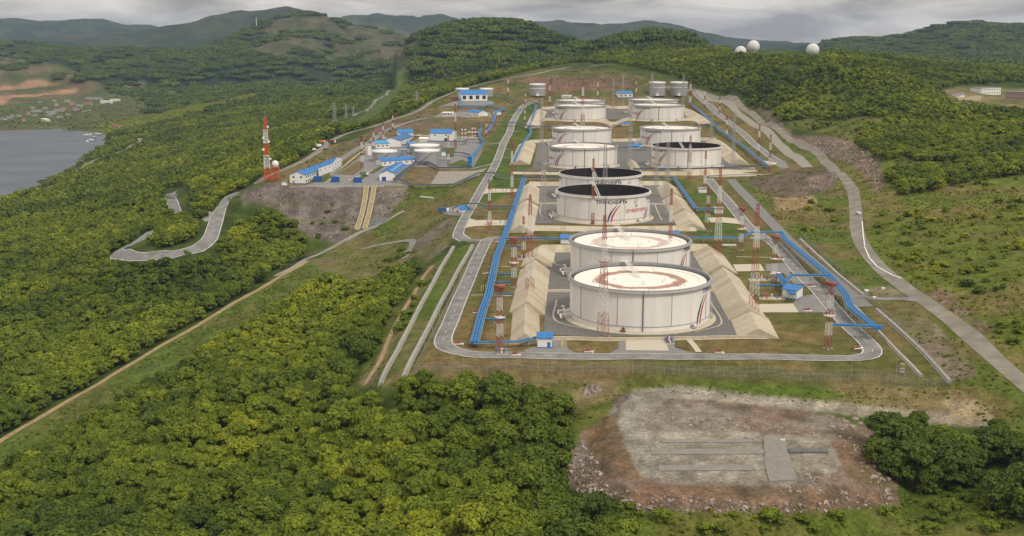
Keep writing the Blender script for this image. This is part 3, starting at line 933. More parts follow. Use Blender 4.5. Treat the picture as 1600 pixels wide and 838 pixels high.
def crown_mesh(name, seed, leaves, size, lobes=9, flat=.75, zc_=1.05, patch=False):
    """leaf-sized faces spread over uneven lobes; radius about 1, centre height zc_"""
    r = np.random.default_rng(seed)
    L = []
    if patch:
        for i in range(lobes):
            L.append((r.uniform(-3.6, 3.6), r.uniform(-3.6, 3.6), r.uniform(.5, 1.15), r.uniform(.75, 1.2)))
    else:
        for i in range(lobes):
            t = i * 2.4 + r.uniform(-.4, .4)
            q = math.sqrt((i + .3) / lobes) * .68
            L.append((q * math.cos(t), q * math.sin(t), zc_ + (.55 - q * q * .95) * flat + r.uniform(-.14, .14), r.uniform(.30, .46)))
        for i in range(lobes // 2):
            t = r.uniform(0, 6.28)
            L.append((.6 * math.cos(t), .6 * math.sin(t), zc_ - .42 + r.uniform(-.15, .15), r.uniform(.3, .42)))
    L = np.array(L)
    wgt = L[:, 3] ** 2; wgt /= wgt.sum()
    ids = r.choice(len(L), leaves, p=wgt)
    d = r.normal(size=(leaves, 3)); d /= np.linalg.norm(d, axis=1)[:, None]
    d[:, 2] = np.where(d[:, 2] < -.35, -d[:, 2], d[:, 2])
    rad = L[ids, 3][:, None] * r.uniform(.72, 1.08, (leaves, 1))
    c = L[ids, :3] + d * rad * np.array([1, 1, .85])
    n = d + r.normal(size=(leaves, 3)) * .5 + np.array([0, 0, .35]); n /= np.linalg.norm(n, axis=1)[:, None]
    u = np.cross(n, r.normal(size=(leaves, 3))); u /= np.linalg.norm(u, axis=1)[:, None]
    w = np.cross(n, u)
    s = size * r.uniform(.6, 1.35, (leaves, 1))
    P = np.stack([c - u * s, c - w * s * .62 + n * s * .12, c + u * s, c + w * s * .62 + n * s * .12], 1).reshape(-1, 3)
    F = np.arange(leaves * 4, dtype=np.int32)
    var = np.repeat(np.clip(.5 + r.normal(size=leaves) * .2 + (d[:, 2] * .12), 0, 1), 4)  # random per leaf, with top light painted in: upper leaves lighter
    # small solid cores keep the sky from showing straight through the whole crown
    vs, fs = [], []
    for (x, y, z, q) in L:
        b = len(vs)
        q *= .74
        ring = [(0, 0, -1)] + [(math.cos(t) * .82, math.sin(t) * .82, -.3) for t in np.linspace(0, 5.24, 6)] + [(math.cos(t) * .78, math.sin(t) * .78, .4) for t in np.linspace(.5, 5.74, 6)] + [(0, 0, .9)]
        vs += [(x + q * a, y + q * bb, z + q * cc) for a, bb, cc in ring]
        for k in range(6):
            k2 = (k + 1) % 6
            fs += [(b, b + 1 + k2, b + 1 + k), (b + 1 + k, b + 1 + k2, b + 7 + k), (b + 7 + k, b + 1 + k2, b + 7 + k2), (b + 7 + k, b + 7 + k2, b + 13)]
    nv = len(P)
    allv = np.concatenate([P, np.array(vs)])
    li = np.concatenate([F, np.array(fs, np.int32).ravel() + nv])
    ls = np.concatenate([np.arange(0, leaves * 4, 4), leaves * 4 + np.arange(0, len(fs) * 3, 3)]).astype(np.int32)
    me = bpy.data.meshes.new(name)
    me.vertices.add(len(allv)); me.vertices.foreach_set('co', allv.astype(np.float32).ravel())
    me.loops.add(len(li)); me.loops.foreach_set('vertex_index', li.astype(np.int32))
    me.polygons.add(len(ls)); me.polygons.foreach_set('loop_start', ls)
    a = me.attributes.new('leaf_var_shade', 'FLOAT', 'POINT')
    a.data.foreach_set('value', np.concatenate([var, np.full(len(vs), .25)]).astype(np.float32))  # cores get a darker tone, painting the shade inside the crown
    me.update(calc_edges=True)
    me.materials.append(M_leaf)
    return me


def trunk_mesh(seed):
    r = random.Random(seed)
    mb = MB()
    mb.bar((0, 0, -.3), (.03, .02, .55), .075, 7, r2=.055)
    mb.bar((.03, .02, .55), (.0, .05, 1.1), .055, 6, r2=.02)
    for i in range(5):
        t = i * 1.26 + r.uniform(-.3, .3)
        z = .45 + .1 * i
        mb.bar((.03, .02, z), (.5 * math.cos(t), .5 * math.sin(t), z + .45), .03, 5, r2=.01)
    return mb.mesh('trunk', M_bark)


NEAR = [crown_mesh('crown', 100 + i, (1700, 1500, 1300, 1700, 1100, 1600)[i], .118, (14, 9, 17, 12, 8, 20)[i], (.7, .95, .6, .8, 1.15, .65)[i], (1.05, 1.15, .95, 1.05, 1.25, 1.0)[i]) for i in range(6)]
MID = [crown_mesh('crown', 200 + i, 520, .19, 10, .75) for i in range(4)]
LOW = [crown_mesh('crown', 300 + i, 130, .36, 7, .8) for i in range(4)]
TRUNKS = [trunk_mesh(i) for i in range(3)]
BUSHES = [crown_mesh('foliage', 400 + i, 420, .19, 8, .55, .55) for i in range(4)]

# wooded outlines as seen in the photograph (tested with the middle of each crown)
WOODS = [
    [(-300, 1100), (-300, 880), (0, 728), (120, 664), (260, 578), (380, 508), (480, 450), (512, 427), (540, 442), (562, 444), (600, 427), (640, 410), (658, 417), (655, 440), (632, 460), (620, 485), (590, 515), (570, 545), (548, 588), (535, 606), (600, 612), (640, 592), (700, 586), (790, 590), (850, 612), (880, 625), (893, 648), (880, 690), (868, 725), (880, 760), (895, 775), (960, 785), (985, 815), (1000, 1100)],
    [(-300, 840), (0, 668), (120, 602), (240, 530), (360, 460), (440, 414), (470, 398), (478, 380), (466, 352), (440, 332), (415, 324), (392, 330), (370, 345), (352, 365), (338, 388), (318, 401), (260, 407), (180, 407), (168, 396), (196, 372), (225, 364), (270, 335), (255, 312), (258, 298), (295, 292), (297, 306), (290, 318), (310, 327), (335, 322), (350, 306), (372, 292), (405, 278), (440, 261), (495, 232), (520, 212), (577, 194), (640, 172), (700, 145), (740, 129), (850, 102), (900, 95), (960, 96), (1000, 103), (1060, 118), (1090, 133), (1150, 148), (1170, 163), (1200, 172), (1240, 200), (1290, 207), (1340, 222), (1380, 245), (1390, 275), (1405, 298), (1450, 293), (1490, 285), (1540, 275), (1600, 262), (1900, 250), (1900, -200), (-600, -200), (-600, 840)],
    [(232, 362), (240, 348), (268, 335), (290, 332), (306, 345), (306, 358), (295, 372), (268, 381), (236, 380)],
    [(300, 329), (330, 326), (338, 330), (325, 336), (303, 336)],
    [(1362, 678), (1420, 657), (1480, 662), (1530, 690), (1545, 715), (1525, 742), (1475, 755), (1430, 745), (1400, 728), (1366, 700)],
    [(1525, 674), (1560, 668), (1605, 690), (1700, 740), (1600, 722), (1555, 708)],
    [(1550, 745), (1600, 735), (1700, 760), (1700, 800), (1600, 790), (1550, 780)],
]
CLEAR = [
    [(-300, 330), (-5, 312), (72, 287), (133, 246), (160, 222), (166, 205), (-300, 200)],
    [(-300, 207), (60, 207), (165, 209), (200, 190), (240, 165), (200, 148), (130, 138), (120, 126), (60, 120), (-300, 120)],
    [(505, 190), (556, 174), (598, 140), (622, 95), (655, 88), (645, 115), (606, 170), (585, 188), (545, 196)],
    [(150, 196), (230, 180), (330, 160), (420, 141), (425, 147), (330, 171), (240, 192), (165, 207)],
    [(1468, 140), (1500, 133), (1650, 132), (1650, 172), (1560, 168), (1490, 163)],
    [(590, 88), (640, 84), (640, 72), (590, 74)],
    [(255, 155), (305, 128), (300, 124), (250, 148)],
    [(1140, 82), (1200, 86), (1290, 88), (1290, 64), (1140, 64)],
    [(255, 318), (256, 296), (294, 290), (297, 312)],
    [(412, 288), (440, 288), (440, 255), (412, 255)],
]
ROADBUF = []
for cl, hw in ROADS_PX:
    q = cl[::2]
    ROADBUF.append((q, hw))


def wooded(x, y, z, h):
    px, py = project(x, y, z + h * .55)
    m = np.zeros(x.shape, bool)
    for p in WOODS: m |= in_poly(px, py, p)
    # natural, uneven edges
    jx = (fbm(x / 14, y / 14, 3, 5) - .5)
    for p in WOODS: m &= ~(in_poly(px, py, p) & ~in_poly(px + jx * 14, py + jx * 5, p)) | ~in_poly(px, py, p)
    pxt, pyt = project(x, y, z + h)
    pxb, pyb = project(x, y, z)
    for p in CLEAR:
        m &= ~in_poly(px, py, p)
        m &= ~in_poly(pxb, pyb, p)
    m &= ~(in_poly(pxt, pyt, CLEAR[0]) & (y < 2000) & (y > 1300) & (pyt < 300) & (pyb > 200) & (h > 1e3))
    # keep the roads open, and open to view
    for q, hw in ROADBUF:
        lo = q.min(0) - 16; hi = q.max(0) + 16
        s = np.nonzero(m & (x > lo[0]) & (x < hi[0]) & (y > lo[1] - 220) & (y < hi[1]))[0]
        if len(s) == 0: continue
        d = seg_dist(x[s], y[s], list(map(tuple, q)))
        bad = d < hw + 4.0
        zq = hgt(q[:, 0], q[:, 1])
        rx, ry = project(q[:, 0], q[:, 1], zq)
        cr = h[s] * .42 * FPX / y[s] * .55
        top, bot = pyt[s] + 2, pyb[s]
        for k in range(0, len(q)):
            bad |= (np.abs(px[s] - rx[k]) < cr + 1.5) & (ry[k] > top) & (ry[k] < bot) & (y[s] < q[k, 1]) & (y[s] > q[k, 1] - max(60, q[k, 1] * .09))
        m[s[bad]] = False
    return m


def scatter(y0, y1, sp, jitter=.42):
    rows = np.arange(y0, y1, sp)
    X, Y = [], []
    for i, yy in enumerate(rows):
        w = yy * .56 + 60
        xs = np.arange(-w, w, sp) + (sp / 2 if i % 2 else 0)
        X.append(xs); Y.append(np.full(xs.shape, yy))
    x = np.concatenate(X); y = np.concatenate(Y)
    return x + rng.uniform(-jitter, jitter, x.shape) * sp, y + rng.uniform(-jitter, jitter, x.shape) * sp


def tints(x, y):
    big = fbm(x / 60, y / 60, 3, 15)
    mid_ = fbm(x / 17, y / 17, 2, 16)
    return np.clip(.46 + (big - .5) * 1.0 + (mid_ - .5) * .35 + rng.normal(size=x.shape) * .12, 0.04, 1)


BROWN = [([(400, 50), (430, 32), (480, 27), (520, 29), (580, 42), (640, 54), (690, 62), (640, 80), (560, 95), (480, 96), (420, 88), (370, 76)], .56), ([(-300, 90), (0, 78), (90, 95), (150, 120), (190, 150), (100, 158), (0, 175), (-300, 190)], .6), ([(1380, 62), (1420, 58), (1430, 68), (1340, 72)], .5)]


def gen(y0, y1, sp, hmin, hmax):
    x, y = scatter(y0, y1, sp)
    z = hgt(x, y)
    h = hmin + (hmax - hmin) * rng.random(x.shape) ** 1.3
    h *= .75 + .5 * fbm(x / 50, y / 50, 2, 19)
    h *= np.where(rng.random(x.shape) < .09, 1.35, 1.0) * np.where(rng.random(x.shape) < .12, .7, 1.0)
    k = wooded(x, y, z, h)
    # thin, grassy openings on the hills behind the bay
    ppx, ppy = project(x, y, z)
    op = (y > 2400) & (ppx < 620) & (fbm(x / 120, y / 120, 3, 23) > .66)
    k &= ~op
    pxx, pyy = project(x, y, z)
    k &= ~((pxx > 1180) & (pyy < 300) & (fbm(x / 38, y / 60, 3, 29) > .63))
    for bp, th in BROWN: k &= ~(in_poly(pxx, pyy, bp) & (fbm(x / 110, y / 110, 3, 31) < th))
    k &= z > -83.5
    return x[k], y[k], z[k], h[k]


T0 = gen(215, 520, 5.0, 6.0, 11.0)
T1 = gen(520, 1080, 5.2, 5.8, 9.6)
T2 = gen(1080, 2600, 7.0, 5.6, 9.0)
T3 = gen(2600, 6000, 40, 10, 15)


def instancer(name, pts, protos, label=None):
    x, y, z, h, kind, tint = pts
    n = len(x)
    me = bpy.data.meshes.new(name)
    me.vertices.add(n)
    me.vertices.foreach_set('co', np.column_stack([x, y, z]).astype(np.float32).ravel())
    for nm, ty, val in (('tint', 'FLOAT', tint), ('size', 'FLOAT', h), ('turn', 'FLOAT', rng.uniform(0, 6.28, n)), ('kind_index', 'INT', kind)):
        a = me.attributes.new(nm, ty, 'POINT'); a.data.foreach_set('value', np.asarray(val, np.int32 if ty == 'INT' else np.float32))
    o = bpy.data.objects.new(name, me); COL.objects.link(o)
    ng = bpy.data.node_groups.new(name, 'GeometryNodeTree')
    ng.interface.new_socket('Geometry', in_out='INPUT', socket_type='NodeSocketGeometry')
    ng.interface.new_socket('Geometry', in_out='OUTPUT', socket_type='NodeSocketGeometry')
    N, L = ng.nodes.new, ng.links.new
    gi, go = N('NodeGroupInput'), N('NodeGroupOutput')
    iop = N('GeometryNodeInstanceOnPoints')
    L(gi.outputs[0], iop.inputs['Points'])
    gti = N('GeometryNodeGeometryToInstance')
    for p in reversed(protos):
        oi = N('GeometryNodeObjectInfo'); oi.transform_space = 'ORIGINAL'
        oi.inputs['Object'].default_value = p
        L(oi.outputs['Geometry'], gti.inputs[0])
    L(gti.outputs[0], iop.inputs['Instance'])
    iop.inputs['Pick Instance'].default_value = True

    def named(nm, ty):
        q = N('GeometryNodeInputNamedAttribute'); q.data_type = ty; q.inputs['Name'].default_value = nm
        return q.outputs['Attribute']
    L(named('kind_index', 'INT'), iop.inputs['Instance Index'])
    cx = N('ShaderNodeCombineXYZ'); L(named('turn', 'FLOAT'), cx.inputs['Z'])
    L(cx.outputs[0], iop.inputs['Rotation'])
    L(named('size', 'FLOAT'), iop.inputs['Scale'])
    L(iop.outputs[0], go.inputs[0])
    md = o.modifiers.new('scatter', 'NODES'); md.node_group = ng
    tag(o, label, None, None, 'stuff')
    return o


# crown meshes are about 2 high for radius 1: a tree of height h is scaled by h * SC_T
SC_T = .44


def make_tree(x, y, z, s, crown, trunk, tint, label, group, name='tree', cat='tree'):
    o = empty(name, (x, y, z), random.uniform(0, 6.28), label, cat, group)
    o.scale = (s, s, s)
    c = bpy.data.objects.new('crown', crown); COL.objects.link(c); c.parent = o
    c['tint'] = float(tint)
    t = bpy.data.objects.new('trunk', trunk); COL.objects.link(t); t.parent = o
    return o, c


# individuals: the trees that show largest
x, y, z, h = T0
tint0 = tints(x, y)
px, py = project(x, y, z + h * .5)
vis = (px > -20) & (px < 1620) & (py < 850) & (py > 0)
size = np.where(vis, h / np.hypot(x, y), 0)
right = px > 1300
order = np.argsort(-size)
chosen = [i for i in order if right[i]][:60]
chosen += [i for i in order if not right[i]][:200]
lab_near = 'green broadleaf tree, one of the closed forest at the very bottom of the photo'
lab_right = 'rounded dark green broadleaf tree in the clump right of the rubble platform'
P0 = []
for i in chosen:
    g = ('trees of the clump right of the rubble', lab_right) if right[i] else ('trees of the nearest forest', lab_near)
    tn = tint0[i] * (.62 if right[i] else 1)
    o, c = make_tree(x[i], y[i], z[i], h[i] * SC_T * (1.12 if right[i] else 1), NEAR[i % 6], TRUNKS[i % 3], tn, g[1], g[0])
    if len(P0) < 6 and NEAR.index(c.data) == len(P0): P0.append(c)
k = 0
while len(P0) < 6:
    for i in chosen: pass
    o = [q for q in COL.objects if q.name.startswith('crown') and q.data == NEAR[len(P0)]]
    P0.append(o[0])
rest = np.ones(len(x), bool); rest[chosen] = False
instancer('forest', (x[rest], y[rest], z[rest], h[rest] * SC_T, rng.integers(0, 6, rest.sum()), tint0[rest]), P0)


def place_protos(T, meshes, label, group):
    out = []
    x, y, z, h = T
    px, py = project(x, y, z)
    ok = np.nonzero((px > 60) & (px < 480) & (py > 200))[0]
    tn = tints(x, y)
    used = []
    for k, me in enumerate(meshes):
        i = ok[(k + 1) * len(ok) // (len(meshes) + 2)]
        o, c = make_tree(x[i], y[i], z[i], h[i] * SC_T, me, TRUNKS[k % 3], tn[i], label, group)
        out.append(c); used.append(i)
    m = np.ones(len(x), bool); m[used] = False
    instancer('forest', (x[m], y[m], z[m], h[m] * SC_T, rng.integers(0, len(meshes), m.sum()), tn[m]), out)


place_protos(T1, MID, 'broadleaf tree within the forest that slopes down to the left of the tank farm', 'trees of the left slope')
place_protos(T2, LOW, 'distant broadleaf tree within the wooded slope above the bay', 'trees of the far slope')
PATCH = crown_mesh('wood_patch', 500, 900, .5, 34, patch=True)
x, y, z, h = T3
pt = bpy.data.objects.new('far_wood', PATCH); COL.objects.link(pt)
pt.location = (x[0], y[0], z[0] - 1); pt.scale = (6.2, 6.2, 6.2); pt['tint'] = .3
tag(pt, kind='stuff')
instancer('far_wood', (x[1:], y[1:], z[1:] - 1, np.full(len(x) - 1, 6.2) * rng.uniform(.85, 1.2, len(x) - 1), np.zeros(len(x) - 1, int), np.clip(tints(x, y)[1:] * .55 - .06, 0, 1)), [pt])
print('TREES', len(T0[0]), len(T1[0]), len(T2[0]), len(T3[0]))

# single bushes: meadow right of the road, gaps of the clearing, verge
BUSH_AREAS = [
    ([(1360, 340), (1600, 300), (1600, 440), (1480, 440), (1390, 415)], 70, .45, .95, 'bush of the brown meadow right of the curving road'),
    ([(1375, 400), (1480, 405), (1520, 425), (1450, 440), (1395, 425)], 16, .62, .85, 'bright bush in the row just above the bend of the right road'),
    ([(1400, 245), (1470, 230), (1600, 232), (1600, 300), (1420, 300)], 26, .2, .6, 'dark bush near the wood edge on the right meadow'),
    ([(1500, 445), (1560, 435), (1575, 460), (1530, 465)], 8, .1, .3, 'dark bush above the earth bank beside the right road'),
    ([(1545, 500), (1600, 480), (1600, 545), (1565, 535)], 9, .35, .6, 'bush at the right photo edge above the road'),
    ([(1420, 760), (1480, 760), (1560, 790), (1600, 800), (1600, 838), (1440, 830)], 26, .15, .5, 'bush on the green slope below the right tree clump'),
    ([(900, 800), (1000, 800), (1400, 800), (1430, 830), (900, 836)], 16, .3, .6, 'low bush on the grass below the rubble platform'),
    ([(1265, 315), (1300, 315), (1312, 350), (1285, 365), (1255, 360)], 9, .55, .95, 'yellow green bush in the hollow below the spoil heap'),
    ([(560, 430), (640, 385), (650, 395), (600, 425)], 10, .3, .5, 'bush on the slope between the two access roads'),
    ([(600, 560), (650, 460), (665, 430), (650, 480), (620, 540)], 9, .3, .5, 'bush beside the rutted track left of the concrete walls'),
    ([(430, 340), (520, 330), (560, 380), (480, 375)], 6, .3, .5, 'bush at the foot of the rock face below the offices'),
    ([(870, 610), (900, 640), (885, 730), (870, 700)], 8, .3, .6, 'bush between the nearest forest and the rubble platform'),
]
for poly, n, t0, t1, lab in BUSH_AREAS:
    pa = np.array(poly, float); lo, hi = pa.min(0), pa.max(0)
    k = 0; tries = 0
    while k < n and tries < 4000:
        tries += 1
        q = (random.uniform(lo[0], hi[0]), random.uniform(lo[1], hi[1]))
        if not in_poly(np.array([q[0]]), np.array([q[1]]), poly)[0]: continue
        p = at(*q)
        s = random.uniform(1.0, 2.5) * (.8 + p.y / 1500)
        o = empty('bush', p, random.uniform(0, 6.28), lab, 'bush', lab.replace('bush', 'bushes', 1))
        o.scale = (s * random.uniform(.9, 1.5), s * random.uniform(.9, 1.5), s * random.uniform(.7, 1.1))
        f = bpy.data.objects.new('foliage', BUSHES[k % 4]); COL.objects.link(f); f.parent = o
        f['tint'] = random.uniform(t0, t1)
        k += 1

# low scrub and weeds that nobody could count: meadow, verges and clearings
SCRUB = [(MEADOW, 2.6, .50, .3, .95, .42, .9), (VERGE, 2.6, .56, .3, .8, .3, .7),
         ([(0, 700), (240, 556), (360, 485), (480, 415), (515, 422), (480, 448), (380, 508), (260, 578), (120, 664), (0, 730)], 2.4, .45, .3, .9, .3, .75),
         ([(545, 602), (575, 545), (600, 512), (645, 445), (690, 405), (700, 400), (650, 490), (615, 550), (590, 600)], 2.0, .5, .3, .8, .3, .9),
         ([(640, 594), (1490, 608), (1560, 645), (1300, 636), (1000, 610), (930, 640), (880, 640), (790, 598)], 2.0, .56, .25, .6, .35, .8),
         ([(890, 645), (930, 650), (890, 690), (880, 770), (1000, 800), (1400, 790), (1420, 720), (1500, 765), (1700, 700), (1700, 900), (850, 900), (862, 720)], 1.7, .48, .25, .8, .35, .85),
         ([(640, 292), (700, 292), (735, 320), (708, 365), (650, 400), (560, 425), (500, 408), (600, 350)], 2.6, .55, .3, .8, .3, .8),
         ([(385, 302), (660, 300), (600, 345), (560, 380), (480, 372), (430, 335)], 3.0, .64, .3, .9, .3, .6),
         ([(430, 284), (500, 236), (600, 206), (700, 152), (830, 120), (930, 106), (1070, 140), (940, 140), (800, 140), (700, 160), (600, 214), (520, 250)], 4.0, .56, .4, 1.2, .25, .6),
         ([(150, 196), (230, 180), (330, 160), (420, 141), (425, 147), (330, 171), (240, 192), (165, 207)], 6.5, .38, 1.2, 3.0, .72, 1.0),
         ([(1180, 150), (1300, 130), (1480, 150), (1650, 180), (1650, 265), (1490, 285), (1400, 298), (1380, 245), (1300, 210), (1240, 200)], 5.5, .5, .6, 1.9, .35, .85),
         ([(-300, 200), (160, 205), (230, 175), (330, 140), (300, 125), (130, 160), (0, 172), (-300, 190)], 13, .5, 1.5, 3.6, .1, .5)]
sx, sy, sz, ss, st = [], [], [], [], []
for poly, sp, thr, s0, s1, t0, t1 in SCRUB:
    wp = [at(min(max(a, -200), 1800), min(b, 880)) for a, b in poly]
    ys = [p.y for p in wp]; xs = [p.x for p in wp]
    gx, gy = np.meshgrid(np.arange(min(xs), max(xs), sp), np.arange(min(ys), max(ys), sp))
    gx = gx.ravel() + rng.uniform(-.5, .5, gx.size) * sp; gy = gy.ravel() + rng.uniform(-.5, .5, gy.size) * sp
    gz_ = hgt(gx, gy); px, py = project(gx, gy, gz_)
    k = in_poly(px, py, poly) & (gz_ > -84) & (fbm(gx / 11, gy / 11, 3, 61) + rng.uniform(-.12, .12, gx.size) > thr)
    for q, hw in ROADBUF:
        lo = q.min(0) - 8; hi = q.max(0) + 8
        s = np.nonzero(k & (gx > lo[0]) & (gx < hi[0]) & (gy > lo[1]) & (gy < hi[1]))[0]
        if len(s): k[s[seg_dist(gx[s], gy[s], list(map(tuple, q))) < hw + 1.2]] = False
    n = int(k.sum())
    sx.append(gx[k]); sy.append(gy[k]); sz.append(gz_[k] - .1); ss.append(s0 + (s1 - s0) * rng.random(n) ** 2.2); st.append(rng.uniform(t0, t1, n))
sx, sy, sz, ss, st = map(np.concatenate, (sx, sy, sz, ss, st))
fol = [next(o for o in COL.objects if o.name.startswith('foliage') and o.data == m) for m in BUSHES]
instancer('scrub', (sx, sy, sz, ss, rng.integers(0, 4, len(sx)), st), fol)
print('SCRUB', len(sx))
# ------------------------------------------------------------------ materials of built things
M_white = mat('white_paint', (.78, .75, .705), .55, var=.08, scale=.3, detail=9, stretch=(1, 1, .1))
M_white2 = mat('white_cladding', (.78, .77, .74), .6, var=.06, scale=.3)
M_grey_p = mat('grey_paint', (.33, .33, .33), .6, var=.1, scale=.4)
M_gal = mat('galvanised_steel', (.42, .42, .41), .5, var=.1, scale=1, metal=.3)
M_dark = mat('dark_steel', (.045, .045, .05), .6, var=.2, scale=1)
M_blue = mat('blue_steel', (.02, .165, .4), .45, var=.14, scale=.4)
M_blue_roof = mat('blue_roof', (.02, .175, .47), .45, var=.12, scale=.3)
M_red = mat('red_paint', (.34, .095, .065), .6, var=.2, scale=.6)
M_wh_lat = mat('white_lattice_paint', (.72, .7, .66), .6)
M_tan = [mat('concrete_slab_%s' % n, c, .9, var=.12, scale=.5, bump=.08) for n, c in (('cream', (.48, .415, .305)), ('tan', (.43, .36, .255)), ('sand', (.51, .45, .345)))]
M_conc = mat('grey_concrete', (.34, .325, .29), .9, var=.18, scale=.5, bump=.1)
M_crown = mat('tarred_roof', (.018, .016, .016), .7, var=.5, scale=.2, col2=(.03, .02, .016))
M_glass = mat('window_glass', (.03, .035, .045), .15, spec=.6)
M_navy = mat('navy_lettering', (.03, .05, .1), .6)
M_redtx = mat('red_lettering', (.5, .05, .05), .6)
M_orange = mat('orange_paint', (.6, .16, .03), .6)
M_black = mat('black_rubber', (.02, .02, .02), .8)
M_yellowc = mat('ochre_concrete', (.33, .27, .13), .9, var=.25, scale=.6)
M_rock = mat('rubble_rock', (.3, .23, .195), .95, var=.35, scale=1.2, bump=.4)
M_dome = mat('radome_panels', (.7, .69, .66), .6, var=.16, scale=.25)
M_brown = mat('rusty_brown', (.2, .1, .06), .8, var=.3, scale=1)
M_redroof = mat('red_roof', (.3, .09, .07), .8, var=.2, scale=.4)
M_slate = mat('slate_roof', (.2, .2, .21), .85, var=.2, scale=.4)
M_pink = mat('faded_brick', (.42, .3, .26), .85, var=.15, scale=.5)


def roof_material():
    """white pontoon deck with a ragged rust ring (the stain is a mark of its own shape)"""
    m = bpy.data.materials.new('floating_roof'); m.use_nodes = True
    nt = m.node_tree; N, L = nt.nodes.new, nt.links.new
    b = nt.nodes['Principled BSDF']; b.inputs['Roughness'].default_value = .6
    tc = N('ShaderNodeTexCoord')
    oi = N('ShaderNodeObjectInfo')
    ln = N('ShaderNodeVectorMath'); ln.operation = 'LENGTH'
    fl = N('ShaderNodeVectorMath'); fl.operation = 'MULTIPLY'; fl.inputs[1].default_value = (1, 1, 0)
    L(tc.outputs['Object'], fl.inputs[0]); L(fl.outputs[0], ln.inputs[0])
    nz = N('ShaderNodeTexNoise'); nz.noise_dimensions = '4D'; nz.inputs['Scale'].default_value = .16; nz.inputs['Detail'].default_value = 7; nz.inputs['Roughness'].default_value = .65
    L(tc.outputs['Object'], nz.inputs['Vector'])
    ml = N('ShaderNodeMath'); ml.operation = 'MULTIPLY'; ml.inputs[1].default_value = 40; L(oi.outputs['Random'], ml.inputs[0]); L(ml.outputs[0], nz.inputs['W'])
    ad = N('ShaderNodeMath'); ad.operation = 'MULTIPLY_ADD'; ad.inputs[1].default_value = 9.0; L(nz.outputs['Fac'], ad.inputs[0]); L(ln.outputs['Value'], ad.inputs[2])
    cr = N('ShaderNodeValToRGB'); cr.color_ramp.interpolation = 'LINEAR'
    sc = N('ShaderNodeMath'); sc.operation = 'DIVIDE'; sc.inputs[1].default_value = 36.0; L(ad.outputs[0], sc.inputs[0])
    e = cr.color_ramp.elements
    W = (.8, .76, .68, 1)
    e[0].position = 0; e[0].color = W
    e[1].position = 1; e[1].color = (.8, .77, .72, 1)
    for p, c in ((.525, W), (.545, (.36, .22, .14, 1)), (.575, (.3, .1, .055, 1)), (.64, (.27, .1, .06, 1)), (.665, (.5, .36, .22, 1)), (.69, W), (.95, W)):
        q = e.new(p); q.color = c
    L(sc.outputs[0], cr.inputs[0])
    mx = N('ShaderNodeMix'); mx.data_type = 'RGBA'; mx.inputs['A'].default_value = W
    at_ = N('ShaderNodeAttribute'); at_.attribute_type = 'OBJECT'; at_.attribute_name = 'stain'
    L(at_.outputs['Fac'], mx.inputs['Factor']); L(cr.outputs[0], mx.inputs['B'])
    L(mx.outputs['Result'], b.inputs['Base Color'])
    return m


M_deck = roof_material()


def wire_material():
    m = bpy.data.materials.new('wire_mesh'); m.use_nodes = True
    nt = m.node_tree; b = nt.nodes['Principled BSDF']
    b.inputs['Base Color'].default_value = (.3, .3, .29, 1); b.inputs['Metallic'].default_value = .4; b.inputs['Roughness'].default_value = .5
    b.inputs['Alpha'].default_value = .16
    return m


M_wire = wire_material()


def text_shape(txt, size):
    cu = bpy.data.curves.new('t', 'FONT'); cu.body = txt; cu.size = size; cu.align_x = 'CENTER'; cu.align_y = 'CENTER'; cu.resolution_u = 3
    cu.offset = size * .03
    o = bpy.data.objects.new('t', cu); COL.objects.link(o)
    bpy.context.view_layer.update()
    ev = o.evaluated_get(bpy.context.evaluated_depsgraph_get())
    me = ev.to_mesh()
    vs = [tuple(v.co) for v in me.vertices]; fs = [tuple(p.vertices) for p in me.polygons]
    ev.to_mesh_clear()
    bpy.data.objects.remove(o); bpy.data.curves.remove(cu)
    return vs, fs


# ------------------------------------------------------------------ big storage tanks
TXT = {}


def on_shell(mb, vs, fs, a0, zc, R, mi=0, w=1.0):
    mb.add([((R + .07) * math.cos(a0 + x * w / R), (R + .07) * math.sin(a0 + x * w / R), zc + y) for x, y, _ in vs], fs, mi)


def ribbon(pts, widths):
    vs, fs = [], []
    for (x, z), w in zip(pts, widths):
        vs += [(x - w / 2, z, 0), (x + w / 2, z, 0)]
    for i in range(len(pts) - 1):
        fs.append((2 * i, 2 * i + 1, 2 * i + 3, 2 * i + 2))
    return vs, fs


